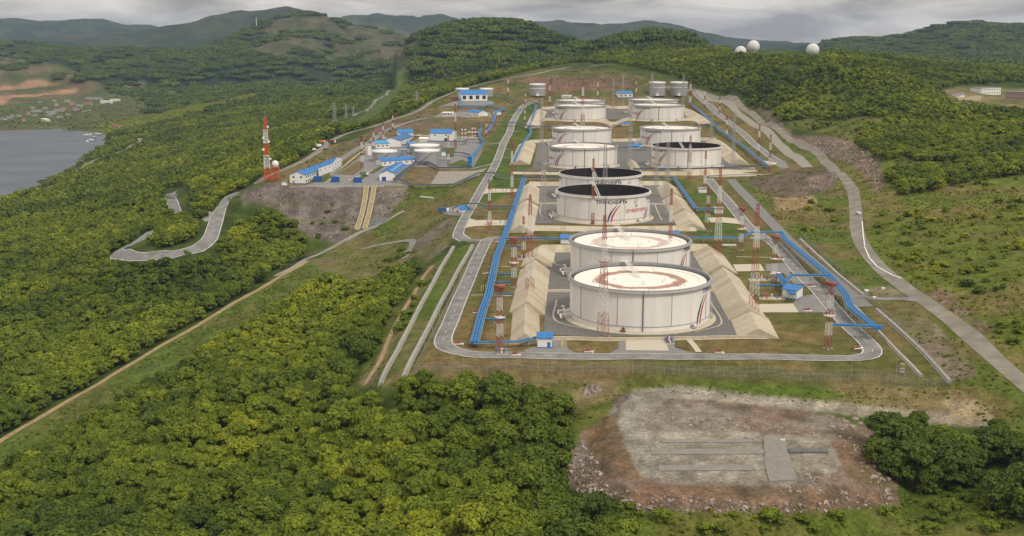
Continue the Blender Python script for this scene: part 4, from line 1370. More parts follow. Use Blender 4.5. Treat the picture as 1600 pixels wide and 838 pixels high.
def big_tank(i, black, texts, label, stain, deck_z, seams=(-54, -17, 26, 67, 110, 160, -110), extra=None):
    x, y, z = TK[i]
    g = gz(x, y)
    o = empty('storage_tank', (x, y, g), 0, label, 'storage tank', 'large storage tanks of the tank farm')
    b = math.atan2(-y, -x)
    R, Hh = R_TANK, H_TANK
    rad = math.radians
    mb = MB(); mb.lathe([(33.2, -.4), (33.2, .25), (31.6, .75), (R - .1, .8)], 72)
    mb.build('foundation_ring', M_tan[2], o)
    mb = MB(); mb.lathe([(R, .7), (R, Hh)], 128)
    mb.lathe([(R - .12, Hh), (R - .12, deck_z - .5)], 128, mi=1)
    mb.lathe([(R, Hh), (R - .12, Hh)], 128)
    for zz in (3.2, 5.6, 8.0, 10.4, 12.8, 15.2):
        mb.lathe([(R + .012, zz - .03), (R + .02, zz), (R + .012, zz + .03)], 96, mi=0)
    sh = mb.build('shell', [M_white, M_crown if black else M_grey_p], o)
    sh.data.polygons.foreach_set('use_smooth', [True] * len(sh.data.polygons))
    mb = MB(); mb.lathe([(R + .02, Hh - 1.35), (R + 1.15, Hh - 1.3), (R + 1.15, Hh - 1.05), (R + .02, Hh - 1.0)], 96)
    mb.lathe([(R + .02, Hh - .25), (R + .35, Hh - .25), (R + .35, Hh + .05), (R - .15, Hh + .05)], 96)
    mb.build('wind_girder', M_white if black else M_gal, o)
    mb = MB()
    for k in range(72):
        t = 2 * math.pi * k / 72
        mb.bar(((R + 1.1) * math.cos(t), (R + 1.1) * math.sin(t), Hh - 1.05), ((R + 1.1) * math.cos(t), (R + 1.1) * math.sin(t), Hh + .1), .05, 3)
    for zz in (Hh - .5, Hh + .1):
        mb.lathe([(R + 1.06, zz - .04), (R + 1.14, zz), (R + 1.06, zz + .04)], 72)
    mb.build('railing', M_gal, o)
    mb = MB(); mb.lathe([(R + .05, 2.55), (R + .22, 2.62), (R + .22, 2.78), (R + .05, 2.85)], 96)
    mb.build('ring_pipe', M_grey_p, o)
    for s in seams:
        a = b + rad(s); mb = MB()
        mb.bar(((R + .13) * math.cos(a), (R + .13) * math.sin(a), 2.8), ((R + .13) * math.cos(a), (R + .13) * math.sin(a), Hh - 1.3), .11, 5)
        mb.build('riser_pipe', M_grey_p, o)
    a = b + rad(3); mb = MB()
    mb.bar(((R + .25) * math.cos(a), (R + .25) * math.sin(a), .5), ((R + .25) * math.cos(a), (R + .25) * math.sin(a), Hh - .4), .24, 6)
    mb.build('drain_pipe', mat('slate_paint', (.13, .15, .18), .6), o)
    # floating roof
    mb = MB(); mb.lathe([(R - .9, deck_z - .4), (R - .9, deck_z + .35), (R - 4.5, deck_z + .3), (R - 4.6, deck_z), (14, deck_z + .05), (.01, deck_z + .12)], 96)
    rf = mb.build('floating_roof', M_crown if black else M_deck, o); rf['stain'] = float(stain)
    mb = MB(); mb.lathe([(R - .14, deck_z + .2), (R - .9, deck_z + .5), (R - 1.7, deck_z + .37)], 96)
    mb.build('rim_seal', M_dark, o)
    mb = MB()
    rr = random.Random(i)
    for k in range(26 if not black else 10):
        q, t = rr.uniform(6, R - 5), rr.uniform(0, 6.28)
        mb.bar((q * math.cos(t), q * math.sin(t), deck_z), (q * math.cos(t), q * math.sin(t), deck_z + rr.uniform(.4, 1.0)), .16, 6)
    mb.build('roof_leg', M_gal if not black else M_grey_p, o)
    # rolling ladder from the rim platform down to the deck
    a = b + math.pi + rad(14)
    p = Vector(((R - .3) * math.cos(a), (R - .3) * math.sin(a), Hh + 1.4)); q = Vector((3 * math.cos(a), 3 * math.sin(a), deck_z + .6))
    side = Vector((-math.sin(a), math.cos(a), 0)) * .7
    mb = MB()
    for s in (-1, 1):
        mb.bar(p + side * s, q + side * s, .16, 4); mb.bar(p + side * s + Vector((0, 0, 1.0)), q + side * s + Vector((0, 0, 1.0)), .09, 4)
        for k in range(9):
            c = p.lerp(q, k / 8) + side * s; mb.bar(c, c + Vector((0, 0, 1)), .06, 3)
    for k in range(24):
        c = p.lerp(q, k / 23); mb.bar(c - side, c + side, .1, 4)
    mb.build('rolling_ladder', M_wh_lat, o)
    mb = MB()
    c = Vector(((R + .6) * math.cos(a), (R + .6) * math.sin(a), Hh + .6)); mb.box(c, (3.2, 3.2, .25), a)
    for s in (-1.4, 1.4):
        for t in (-1.4, 1.4): mb.bar(c + Vector((s, t, 0)), c + Vector((s, t, 1.6)), .08, 4)
    mb.bar(c + Vector((-1.4, -1.4, 1.5)), c + Vector((1.4, -1.4, 1.5)), .07, 4); mb.bar(c + Vector((-1.4, 1.4, 1.5)), c + Vector((1.4, 1.4, 1.5)), .07, 4)
    mb.build('gauge_platform', M_wh_lat, o)
    # spiral stair on the right-hand side
    mb = MB(); a0 = b + rad(84)
    for k in range(46):
        t = a0 + k * .0135; zz = .9 + k * (Hh - 1.6) / 46
        mb.box(((R + .75) * math.cos(t), (R + .75) * math.sin(t), zz), (1.2, .45, .1), t)
        if k % 3 == 0: mb.bar(((R + 1.35) * math.cos(t), (R + 1.35) * math.sin(t), zz), ((R + 1.35) * math.cos(t), (R + 1.35) * math.sin(t), zz + 1.1), .05, 3)
    mb.build('stair', M_gal, o)
    # inlet valves left, manhole front
    for s, nm in ((-86, 'inlet_valve'), (-74, 'inlet_valve')):
        a = b + rad(s); u = Vector((math.cos(a), math.sin(a), 0)); v = Vector((-math.sin(a), math.cos(a), 0)); mb = MB()
        mb.bar(u * (R - .2) + Vector((0, 0, 2)), u * (R + 5) + Vector((0, 0, 2)), .5, 8)
        mb.bar(u * (R + 5) + Vector((0, 0, 2)), u * (R + 5) + v * 3 + Vector((0, 0, 1.2)), .45, 8)
        mb.bar(u * (R + 2.6) + Vector((0, 0, 1)), u * (R + 2.6) + Vector((0, 0, 3.6)), .6, 8)
        mb.box(u * (R + 3) + Vector((0, 0, 4)), (1.4, 1.4, .5), a)
        mb.bar(u * (R + 4.2) + Vector((0, 0, .3)), u * (R + 4.2) + Vector((0, 0, 1.8)), .3, 6)
        mb.build(nm, M_wh_lat, o)
    for s in (-12, 46):
        a = b + rad(s); mb = MB(); u = Vector((math.cos(a), math.sin(a), 0))
        mb.bar(u * (R - .1) + Vector((0, 0, 1.6)), u * (R + .8) + Vector((0, 0, 1.6)), .6, 10)
        mb.box(u * (R + 1.4) + Vector((0, 0, .9)), (1.3, 2.2, .6), a); mb.bar(u * (R + 1.4) + Vector((0, 0, 1)), u * (R + 1.4) + Vector((0, 0, 2.6)), .14, 5)
        mb.build('hatch', M_brown if s < 0 else M_grey_p, o)
    # company lettering, emblem and stripes
    for kind, phi, zz, size in texts:
        a = b + rad(phi); mb = MB()
        if kind == 'emblem':
            pts, wd = [], []
            for k in range(15):
                t = rad(150 + k * 17); pts.append((1.25 * math.cos(t) * size, 1.5 * math.sin(t) * size)); wd.append(.18 + .75 * math.sin(math.pi * k / 14))
            v1, f1 = ribbon(pts, [w * size * .6 for w in wd]); on_shell(mb, v1, f1, a, zz, R, 0)
            v2, f2 = ribbon([(-.2 * size, -.2 * size), (.5 * size, .6 * size), (1.6 * size, 2.1 * size)], [.15 * size, .5 * size, .1 * size]); on_shell(mb, v2, f2, a, zz, R + .01, 1)
            mb.build('emblem', [M_navy, M_dark], o)
        elif kind == 'stripe':
            for dx, mm in ((-1.05, M_navy), (1.05, M_redtx)):
                mb = MB(); n = 16
                pts = [(dx + size * (t / n) ** 1.9, 1.2 + (zz - 1.2) * (t / n)) for t in range(n + 1)]
                v1, f1 = ribbon(pts, [.25 + .95 * math.sin(math.pi * min(1, .12 + .8 * t / n)) for t in range(n + 1)])
                on_shell(mb, v1, f1, a, 0, R)
                v1, f1 = ribbon([(dx + size * 1.25, zz + 2.4), (dx + size * 1.75, min(zz + 5.0, Hh - 1.6))], [.9, .5]); on_shell(mb, v1, f1, a, 0, R)
                mb.build('stripe', mm, o)
        else:
            key = (kind, size)
            if key not in TXT: TXT[key] = text_shape(kind, size)
            on_shell(mb, *TXT[key], a, zz, R, 0)
            mb.build('lettering', M_redtx if kind == 'ОГНЕОПАСНО' else M_navy, o)
    return o


NM, FIRE = 'ТРАНСНЕФТЬ', 'ОГНЕОПАСНО'
FRONT_T = [(NM, 79, 15.0, 3.0), ('stripe', 55, 13.2, 5.0)]
BLACK_T = [(NM, 11, 13.9, 3.0), ('emblem', 43, 14.0, 1.0), ('10', 43.5, 10.9, 2.2), (FIRE, 46, 8.0, 2.7), (NM, 82, 14.2, 3.0), (NM, -88, 14.2, 3.0), ('stripe', 8, 12.0, 5.5), ('stripe', 61, 8.5, 6)]
BLACK_T4 = [q for q in BLACK_T if q[0] != '10']
SIDE_T = [(NM, -52, 14.6, 3.0), ('emblem', -74, 14.2, 1.0), (FIRE, -74, 7.5, 2.4), ('stripe', -50, 13.2, 8.5)]
SIDE_R = [(NM, -36, 14.6, 3.0), ('emblem', -64, 14.2, 1.0), (FIRE, -60, 8.2, 2.4), ('stripe', -50, 13.2, 9.5)]
big_tank(0, False, FRONT_T, 'white storage tank nearest the camera, broad red rust ring on its white roof', .85, 16.2)
big_tank(1, False, FRONT_T, 'white storage tank directly behind the nearest one, yellowish ring stain on its roof', .5, 16.2)
big_tank(2, True, BLACK_T, 'white open-topped tank with black roof and the red word ОГНЕОПАСНО under number 10', 0, 8.0)
big_tank(3, True, BLACK_T4, 'black-roofed tank mostly hidden behind the tank numbered 10', 0, 8.0)
big_tank(4, False, SIDE_T, 'white tank standing left, beside the black-roofed one of its row', .5, 16.6)
big_tank(5, False, SIDE_T, 'white tank in the left column, third row from the back', .5, 16.6)
big_tank(6, False, SIDE_T, 'white tank in the left column, in front of the rearmost one', .3, 16.6)
big_tank(7, False, SIDE_T, 'rearmost tank of the left column, only its upper rim showing', .3, 16.6)
big_tank(8, True, SIDE_T, 'white tank with a dark sunken roof at the right end of its row', 0, 11.0)
big_tank(9, False, SIDE_R, 'white tank in the right column just behind the dark-roofed one', .45, 16.6)
big_tank(10, False, SIDE_R, 'white tank in the right column, in front of the rearmost one', .3, 16.6)
big_tank(11, False, SIDE_R, 'rearmost tank of the right column, only its upper rim showing', .3, 16.6)


# ------------------------------------------------------------------ smaller grey tanks
def height_to(p, top_y):
    """height of a vertical whose foot is p and whose top shows at photo row top_y"""
    a, c = ray(CX, top_y)
    return CAM_H + c * p.y - p.z


def grey_tank(px, py, wpx, top_y, label, ring=False):
    p = at(px, py)
    d = p.y * CP + (CAM_H - p.z) * SP
    R = wpx / 2 * d / FPX
    p = p + Vector((0, R * .9, 0)); p.z = gz(p.x, p.y)
    h = max(5, height_to(p, top_y))
    o = empty('steel_tank', p, 0, label, 'storage tank', 'smaller grey steel tanks')
    mb = MB(); mb.lathe([(R, -.5), (R, h)], 48); s = mb.build('shell', M_grey_p, o); s.data.polygons.foreach_set('use_smooth', [True] * len(s.data.polygons))
    mb = MB(); mb.lathe([(R + .4, h - .9), (R + .4, h + .3), (R * .6, h + .9), (.01, h + 1.3)], 48); mb.build('roof', M_white2, o)
    mb = MB()
    for k in range(24):
        t = 2 * math.pi * k / 24; mb.bar(((R + .3) * math.cos(t), (R + .3) * math.sin(t), h + .3), ((R + .3) * math.cos(t), (R + .3) * math.sin(t), h + 1.4), .07, 3)
    mb.lathe([(R + .25, h + 1.35), (R + .35, h + 1.42), (R + .25, h + 1.5)], 36)
    mb.build('railing', M_white2, o)
    mb = MB(); a0 = math.atan2(-p.y, -p.x) - .9
    for k in range(26):
        t = a0 + k * .05; mb.box(((R + .6) * math.cos(t), (R + .6) * math.sin(t), .3 + k * h / 26), (1.1, .8, .15), t)
    mb.build('stair', M_white2, o)
    if ring:
        mb = MB(); mb.lathe([(R + .02, h * .62), (R + .25, h * .63), (R + .02, h * .66)], 48); mb.build('ring_pipe', M_white2, o)
        mb = MB(); a = math.atan2(-p.y, -p.x); mb.bar(((R + 2) * math.cos(a), (R + 2) * math.sin(a), -.3), ((R + 2) * math.cos(a), (R + 2) * math.sin(a), 2.6), 2.4, 12, r2=2.4); mb.build('valve_hood', M_white2, o)
    return o


grey_tank(840, 152, 25, 132, 'grey tank with pale roof, alone at the back left of the farm', True)
grey_tank(1028, 152, 25, 129, 'left one of two grey tanks behind the right column of white tanks', True)
grey_tank(1062, 152, 27, 129, 'right one of two grey tanks behind the right column of white tanks', True)
grey_tank(599.5, 255, 38, 236, 'squat dark grey tank with white rim, left one behind the blue-roofed shed')
grey_tank(666, 258, 39, 235, 'squat dark grey tank with white rim, right one behind the blue-roofed shed')
grey_tank(662, 243, 46, 227, 'grey tank whose white rim shows behind the right squat tank')
grey_tank(722, 152, 21, 139, 'grey tank behind the left end of the topmost blue-roofed building')
grey_tank(760, 152, 21, 139, 'grey tank behind the right end of the topmost blue-roofed building')


# ------------------------------------------------------------------ paved yards, pads, ramps, kerbs
sheet('gravel_pad', [(850, 523), (1180, 523), (1158, 498), (1112, 420), (1096, 388), (855, 388), (852, 440)], M_pad)
sheet('gravel_pad', [(832, 350), (1075, 350), (1032, 284), (846, 284)], M_pad)
sheet('gravel_pad', [(832, 265), (1158, 263), (1118, 221), (842, 221)], M_pad)
sheet('gravel_pad', [(840, 191), (1100, 190), (1068, 168), (850, 168)], M_pad)
sheet('pavement', [(977.5, 530), (1038.6, 529.5), (1045, 549), (978, 548)], M_pale, .10)
sheet('pavement', [(1145, 414), (1188, 413), (1195, 424), (1151, 425)], M_pale, .10)
sheet('pavement', [(1183, 476), (1239, 475), (1248, 489), (1190, 489)], M_pale, .10)
sheet('pavement', [(1105, 341), (1128, 340), (1150, 342), (1157, 351), (1130, 348.5), (1111, 348)], M_pale, .10)
sheet('pavement', [(731, 341), (744, 345), (793, 345), (790, 353), (744, 354), (725, 357)], M_pale, .10)
sheet('pavement', [(754, 292), (765, 295.5), (809, 296), (807, 301), (765, 302), (752, 305)], M_pale, .10)
sheet('pavement', [(1046, 263.5), (1145, 267), (1160, 271), (1205, 273.2), (1170, 276), (1110, 277)], M_pale, .08)
sheet('pavement', [(1190, 251), (1214, 254), (1212, 258), (1195, 257)], M_pale, .10)
sheet('pavement', [(1212, 250), (1226, 252), (1233, 262), (1222, 265), (1212, 259)], M_yard, .05)
sheet('pavement', [(819, 548), (840, 540), (862, 534), (872, 527), (884, 527), (887, 545), (900, 552.5), (825, 554)], M_yard, .06)
sheet('pavement', [(967, 529), (978, 530), (979, 548), (1045, 549), (1039, 530), (1050, 530), (1055, 544), (1090, 554), (950, 554), (966, 545)], M_yard, .05)
sheet('pavement', [(1196, 413), (1230, 411), (1250, 420), (1232, 428), (1262, 434), (1284, 456), (1300, 489), (1248, 489), (1239, 475), (1245, 464), (1268, 461), (1277, 455), (1262, 446), (1240, 444), (1225, 428), (1197, 424)], M_yard, .06)
sheet('pavement', [(709, 323), (700, 325), (690, 333), (705, 337), (722, 338), (730, 330), (722, 322)], M_yard, .05)
sheet('pavement', [(455, 293), (560, 292), (640, 291), (625, 284), (645, 262), (740, 262), (752, 240), (758, 224), (740, 214), (668, 214), (640, 222), (600, 214), (590, 226), (545, 260), (520, 272), (478, 290)], M_yard, .04)
sheet('gravel_lot', [(672, 289), (686, 268), (745, 267), (762, 263), (748, 275), (715, 286), (700, 290)], M_gravel_road, .14)
sheet('pavement', [(680, 168), (715, 158), (770, 158), (772, 166), (700, 166)], M_yard, .05)
sheet('pavement', [(676, 184), (690, 176), (765, 176), (770, 184)], M_yard, .05)
sheet('pavement', [(308, 340), (318, 334), (336, 331), (333, 345), (320, 347)], M_gravel_road, .05)
sheet('pavement', [(580, 345), (592, 340), (612, 340), (596, 352), (575, 355)], M_dark_yard, .08)
M_lawn = mat('lawn', (.075, .1, .02), .95, var=.3, scale=.3, bump=.3)
M_lawn_dry = mat('dry_lawn', (.14, .11, .045), .95, var=.3, scale=.3, bump=.3)
for pl, m in (([(523, 273), (558, 252.5), (566, 252), (566, 264), (553, 274)], M_lawn_dry), ([(573, 271), (597, 259), (600, 262), (584, 272)], M_lawn), ([(546, 283), (568, 273.5), (577, 275), (562, 283)], M_lawn), ([(487, 284), (512, 274), (525, 276), (506, 286)], M_lawn), ([(700, 258), (722, 250), (738, 256), (732, 262), (702, 263)], M_lawn), ([(690, 231), (712, 232), (708, 246), (690, 246)], M_lawn)):
    sheet('lawn', pl, m, .12)


# ------------------------------------------------------------------ concrete dykes
def dyke(px, h, hw, label, top=.3, uneven=0.0, name='concrete_dyke', mats=None, slab=4.0):
    pts = [at(a, b, h) for a, b in px]
    P = [np.array(p[:2]) for p in pts]
    cl = []
    for p, q in zip(P[:-1], P[1:]):
        n = max(1, int(np.linalg.norm(q - p) / slab))
        for k in range(n): cl.append(p + (q - p) * k / n)
    cl.append(P[-1]); cl = np.array(cl)
    d = np.gradient(cl, axis=0); d /= np.linalg.norm(d, axis=1)[:, None]
    nr = np.stack([d[:, 1], -d[:, 0]], -1)
    r = random.Random(int(px[0][0] * 7 + px[0][1]))
    mb = MB()
    rows = []
    hh = h
    for k in range(len(cl)):
        if uneven and k % 6 == 0: hh = h * (1 + r.uniform(-uneven, uneven))
        w2 = hw * hh / h
        row = []
        for off, zz in ((-w2 - 1.0, -.6), (-w2, .25), (-top, hh), (top, hh), (w2, .25), (w2 + 1.0, -.6)):
            p = cl[k] + nr[k] * off
            row.append((p[0], p[1], gz(p[0], p[1]) + zz))
        rows.append((row, row))
    nm = 0
    for k in range(len(cl) - 1):
        A, B = rows[k][0], rows[k + 1][0]
        if r.random() < .6: nm = r.randrange(3)
        mb.add(A + B, [(j, j + 1, j + 7, j + 6) for j in range(5)], nm)
    mb.add(rows[0][0], [(5, 4, 3, 2, 1, 0)], 0); mb.add(rows[-1][0], [(0, 1, 2, 3, 4, 5)], 0)
    o = mb.build(name, mats or M_tan)
    return tag(o, label, 'dyke' if name == 'concrete_dyke' else 'wall', 'concrete dykes round the tanks' if name == 'concrete_dyke' else 'low concrete walls')


dyke([(820, 521), (822, 474)], 4.6, 5.6, 'gabled concrete dyke left of the nearest tank, front section beside the pump house')
dyke([(824, 471), (830, 440), (836, 407)], 5.6, 7.6, 'taller concrete dyke left of the two front tanks, middle section under the lattice mast')
dyke([(838, 404), (845, 384)], 4.6, 8.0, 'concrete dyke section left of the second tank, at the rear corner')
dyke([(1186, 514), (1171, 484)], 4.0, 8.0, 'pale front end of the concrete dyke right of the nearest tank')
dyke([(1170, 481), (1150, 449), (1130, 418)], 5.6, 8.2, 'long ribbed concrete dyke right of the nearest tank')
dyke([(1128, 414), (1115, 396), (1106, 384)], 4.8, 8.2, 'concrete dyke section right of the second tank')
dyke([(845, 383), (892, 382.5)], 3.6, 4.5, 'rear concrete dyke left behind the second tank')
dyke([(1078, 381), (1106, 382)], 3.6, 4.5, 'rear concrete dyke right behind the second tank')
dyke([(813, 352), (818, 330), (823.5, 313)], 4.6, 8.0, 'concrete dyke left of the tank numbered 10, front section')
dyke([(824, 310), (827, 286)], 4.6, 8.0, 'concrete dyke left of the tank numbered 10, rear section')
dyke([(1083, 349), (1070, 328)], 4.4, 8.5, 'tan concrete dyke right of the tank numbered 10, front section')
dyke([(1068, 325), (1053, 303)], 5.0, 8.5, 'tan concrete dyke right of the tank numbered 10, middle section')
dyke([(1052, 300), (1042, 285)], 4.6, 8.0, 'tan concrete dyke right of the hidden black-roofed tank')
dyke([(812, 352.5), (950, 354.5), (1086, 353)], 2.6, 4.0, 'tan concrete dyke running across in front of the tank numbered 10')
dyke([(827, 284), (876, 284)], 3, 4, 'cream concrete dyke left behind the hidden black-roofed tank')
dyke([(1000, 283), (1043, 283)], 3, 4, 'cream concrete dyke right behind the hidden black-roofed tank')
dyke([(812, 250), (824, 220)], 4.6, 9, 'concrete dyke along the left side of the middle tank rows')
dyke([(1156, 249), (1136, 231), (1116, 216)], 4.6, 9, 'concrete dyke along the right side of the middle tank rows')
dyke([(800, 266), (905, 267.5), (1100, 267), (1178, 262)], 2.8, 5, 'cream concrete dyke across the front of the middle tank rows')
dyke([(986, 249), (995, 263)], 3, 4, 'short concrete dyke between the left and right middle tanks')
dyke([(826, 219), (862, 217)], 3, 4, 'concrete dyke left of the third-row tank')
dyke([(956, 217), (1000, 216)], 3, 4, 'concrete dyke between the two third-row tanks')
dyke([(1094, 215), (1118, 215)], 3, 4, 'concrete dyke right of the third-row tank')
dyke([(832, 195), (844, 170)], 4.6, 9, 'concrete dyke along the left side of the rear tank rows')
dyke([(1106, 192), (1071, 169)], 4.6, 10, 'concrete dyke along the right side of the rear tank rows')
dyke([(826, 191), (960, 191), (1108, 190)], 2.8, 5, 'concrete dyke across the front of the rear tank rows')
dyke([(846, 167), (960, 166), (1070, 166)], 3, 5, 'concrete dyke behind the rear tank rows')
LOWW = [M_tan[2], M_tan[0], M_tan[2]]
dyke([(808, 529), (900, 526), (1000, 527), (1110, 525), (1200, 524)], 1.3, .5, 'low pale wall along the foot of the nearest tank', .45, name='concrete_wall', mats=LOWW)
dyke([(856, 453), (890, 453)], 1.0, .8, 'low pale wall left between the two front tanks', .7, name='concrete_wall', mats=LOWW)
dyke([(1108, 452), (1140, 452)], 1.0, .8, 'low pale wall right between the two front tanks', .7, name='concrete_wall', mats=LOWW)
dyke([(840, 317), (872, 317)], 1.0, .8, 'low pale wall left between the two black-roofed tanks', .7, name='concrete_wall', mats=LOWW)
dyke([(1012, 318), (1060, 318)], 1.0, .8, 'low pale wall right between the two black-roofed tanks', .7, name='concrete_wall', mats=LOWW)
LW = [M_conc] * 3
dyke([(594, 598), (618, 550), (640, 508), (660, 469), (680, 433), (708, 384)], 1.0, 1.0, 'outer one of the two long grey concrete walls at the left edge of the farm', .9, name='concrete_wall', mats=LW)
dyke([(631, 586), (660, 527), (690, 468), (712, 427), (738, 382)], 1.0, .9, 'inner one of the two long grey concrete walls at the left edge of the farm', .8, name='concrete_wall', mats=LW)
dyke([(1370, 482), (1400, 508), (1440, 545), (1484, 594)], 1.0, .7, 'outer grey concrete wall running to the right front corner of the farm', .6, name='concrete_wall', mats=LW)
dyke([(1335, 476), (1365, 508), (1400, 545), (1440, 586)], .7, .6, 'inner grey concrete wall beside the ring road at the right', .5, name='concrete_wall', mats=LW)
dyke([(1250, 372), (1280, 400), (1310, 428), (1350, 460)], .9, .7, 'grey concrete wall beside the drainage bed above the gate', .6, name='concrete_wall', mats=LW)
dyke([(1351, 386), (1358, 402), (1369, 415), (1382, 423), (1395, 430), (1408, 434)], .55, .22, 'white roadside barrier on the bend of the right road', .3, name='road_barrier', mats=[M_white2] * 3)
dyke([(1347, 346), (1348.5, 365), (1351, 384)], .55, .22, 'white roadside barrier above the bend of the right road', .3, name='road_barrier', mats=[M_white2] * 3)
dyke([(312, 337), (327, 331)], .9, .4, 'short white barrier at the gravel lay-by of the hairpin road', .3, name='road_barrier', mats=[M_white2] * 3)
dyke([(453, 291), (500, 291), (560, 290.5), (600, 290)], .8, .4, 'grey retaining kerb along the top of the rock face', .35, name='concrete_wall', mats=LW)


# ------------------------------------------------------------------ pipe racks
def pipe_rack(px, h, w, label, n=3, m=None, post=9.0, name='pipe_rack', low=None, tray=True):
    pts = [at(q[0], q[1], q[2] if len(q) > 2 else h) for q in px]
    o = empty(name, (pts[0].x, pts[0].y, gz(pts[0].x, pts[0].y)), 0, label, 'pipe rack', 'elevated pipe racks')
    org = o.location
    m = m or M_blue
    if m is M_bgrey: w *= 1.35
    r = w / n / 2
    mb = MB()
    for p, q in zip(pts[:-1], pts[1:]):
        d = (q - p); dd = d.copy(); dd.z = 0
        if dd.length < .1: continue
        dd.normalize(); s = Vector((dd.y, -dd.x, 0))
        for k in range(n):
            off = s * ((k - (n - 1) / 2) * 2 * r * 1.02)
            mb.bar(p + off - org - dd * r * .6, q + off - org + dd * r * .6, r * .95, 8)
    mb.build('pipe', m, o)
    if tray:
        mb = MB()
        for p, q in zip(pts[:-1], pts[1:]):
            dd = (q - p); dd.z = 0
            if dd.length < .1: continue
            dd.normalize(); s = Vector((dd.y, -dd.x, 0))
            for sg in (-1, 1):
                e = s * sg * (w / 2 + .12) - Vector((0, 0, r * .9))
                mb.bar(p + e - org, q + e - org, .16, 4)
        mb.build('edge_beam', M_gal, o)
    acc = 0
    for p, q in zip(pts[:-1], pts[1:]):
        L = (q - p).length
        dd = (q - p); dd.z = 0
        if dd.length < .1: continue
        dd.normalize(); s = Vector((dd.y, -dd.x, 0))
        k = max(1, int(L / post))
        for j in range(k):
            c = p.lerp(q, (j + .5) / k)
            g = gz(c.x, c.y)
            hh = c.z - g
            if hh < .5: continue
            mb = MB()
            for sg in (-1, 1):
                b = c + s * sg * w * .36
                mb.bar(Vector((b.x, b.y, g - .3)) - org, Vector((b.x, b.y, c.z - r)) - org, .16, 4)
            mb.bar(c - s * w * .55 - org - Vector((0, 0, r * 1.25)), c + s * w * .55 - org - Vector((0, 0, r * 1.25)), .14, 4)
            mb.build('post', M_gal, o)
    return o


M_bgrey = mat('weathered_blue_grey', (.055, .075, .11), .55, var=.2, scale=.5)
pipe_rack([(741, 535), (754, 484), (763, 460), (776, 400), (795, 350), (812, 298), (819, 278)], 2.6, 3.4, 'long blue pipe rack running up the left side of the front tanks', 3)
pipe_rack([(740, 535.5), (811, 533.5), (838, 527)], 2.4, 1.3, 'blue pipes across the front left corner leading to the pump house', 2, post=16)
pipe_rack([(1221, 364), (1227, 374), (1297, 431), (1322, 461), (1329, 480), (1372, 514)], 5.0, 3.2, 'long blue pipe rack descending along the right ring road', 3, post=7)
pipe_rack([(792, 372), (874, 372.5)], 3.0, 1.8, 'blue pipe rack left behind the second tank', 2, post=12)
pipe_rack([(1080, 371), (1157, 371.5), (1174, 363, 5.5), (1222, 362.5, 5.5)], 3.0, 1.8, 'blue pipe rack right behind the second tank, stepping up over the road', 2, post=14)
pipe_rack([(1216, 428), (1226, 443), (1239, 460)], 4.0, 2.6, 'short blue pipe rack leaning on the white east pump box', 3)
pipe_rack([(1226, 440), (1237, 430, 5.5), (1296, 430, 5.5)], 4.5, 1.8, 'blue pipe bridge over the right ring road near the east pump box', 2, post=22)
pipe_rack([(1300, 507), (1380, 510)], 5.5, 1.8, 'blue pipe bridge over the right ring road near the front corner', 2, post=36)
pipe_rack([(1182, 446), (1224, 446.5)], 2.6, 1.0, 'single blue pipe left of the east pump box', 1, post=10, tray=False)
pipe_rack([(1053, 277), (1088, 326), (1114, 326)], 3.0, 2.4, 'blue pipe rack beside the tan dyke right of the tank numbered 10', 2, post=10)
pipe_rack([(797, 277), (874, 277.5)], 3.0, 1.6, 'dark pipe rack left behind the hidden black-roofed tank', 2, M_bgrey, 14)
pipe_rack([(1002, 277), (1053, 277.5)], 3.0, 1.6, 'dark pipe rack right behind the hidden black-roofed tank', 2, M_bgrey, 14)
pipe_rack([(800, 267), (880, 268)], 4.5, 1.6, 'dark pipe rack crossing left in front of the middle tanks', 2, M_bgrey, 16)
pipe_rack([(990, 264), (1080, 263.5), (1199, 259)], 4.5, 1.8, 'dark pipe rack crossing in front of the dark-roofed right tank', 2, M_bgrey, 16)
pipe_rack([(1119, 199), (1162, 229), (1200, 259)], 3.0, 2.6, 'blue pipe rack along the right side of the middle tanks', 2, post=12)
pipe_rack([(1079, 162), (1097, 176), (1119, 198)], 3.0, 2.6, 'blue pipe rack along the right side of the rear tanks', 2, post=12)
pipe_rack([(1010, 230), (955, 230.5)], 3, 1.5, 'dark pipe rack between the middle tank rows', 2, M_bgrey, 14)
pipe_rack([(956, 196), (1112, 194.5)], 3, 1.5, 'dark pipe rack in front of the rear right tanks', 2, M_bgrey, 16)
pipe_rack([(838, 163), (832, 186), (827, 198), (830, 206), (813, 231), (803, 252)], 3.0, 2.6, 'blue pipe rack along the left side of the rear tanks', 2, post=14)
pipe_rack([(770, 148), (783, 148), (804, 158), (831, 158.5), (841, 163), (864, 163)], 4.5, 1.6, 'dark zigzag pipe rack from the topmost building to the rear tanks', 2, M_bgrey, 18)
pipe_rack([(742, 194), (761, 192), (789, 192), (812, 192), (825, 197), (864, 197.5)], 4.5, 1.6, 'dark pipe rack crossing the lawn to the third-row tanks', 2, M_bgrey, 18)
pipe_rack([(721, 147), (718, 166), (752, 166.5), (767, 163), (777, 168), (789, 168)], 3.0, 2.0, 'blue pipe loop below the topmost building', 2, post=14)
pipe_rack([(789, 169), (775, 175), (770, 192), (762, 205)], 3.0, 2.6, 'blue pipe rack descending from the topmost building', 2, post=14)
pipe_rack([(786, 171), (822, 171.5)], 3.0, 1.2, 'thin pipe rack from the upper complex to the rear mast', 2, M_bgrey, 16)
pipe_rack([(752, 200), (748, 210), (756, 222), (738, 243), (735, 259)], 3.0, 2.4, 'blue pipe rack between the lawn and the office complex', 2, post=12)
pipe_rack([(668, 220.5), (725, 221.5), (731, 217.5), (748, 217.5), (756, 222)], 3.5, 1.4, 'dark pipe rack in front of the tall white shed', 2, M_bgrey, 14)
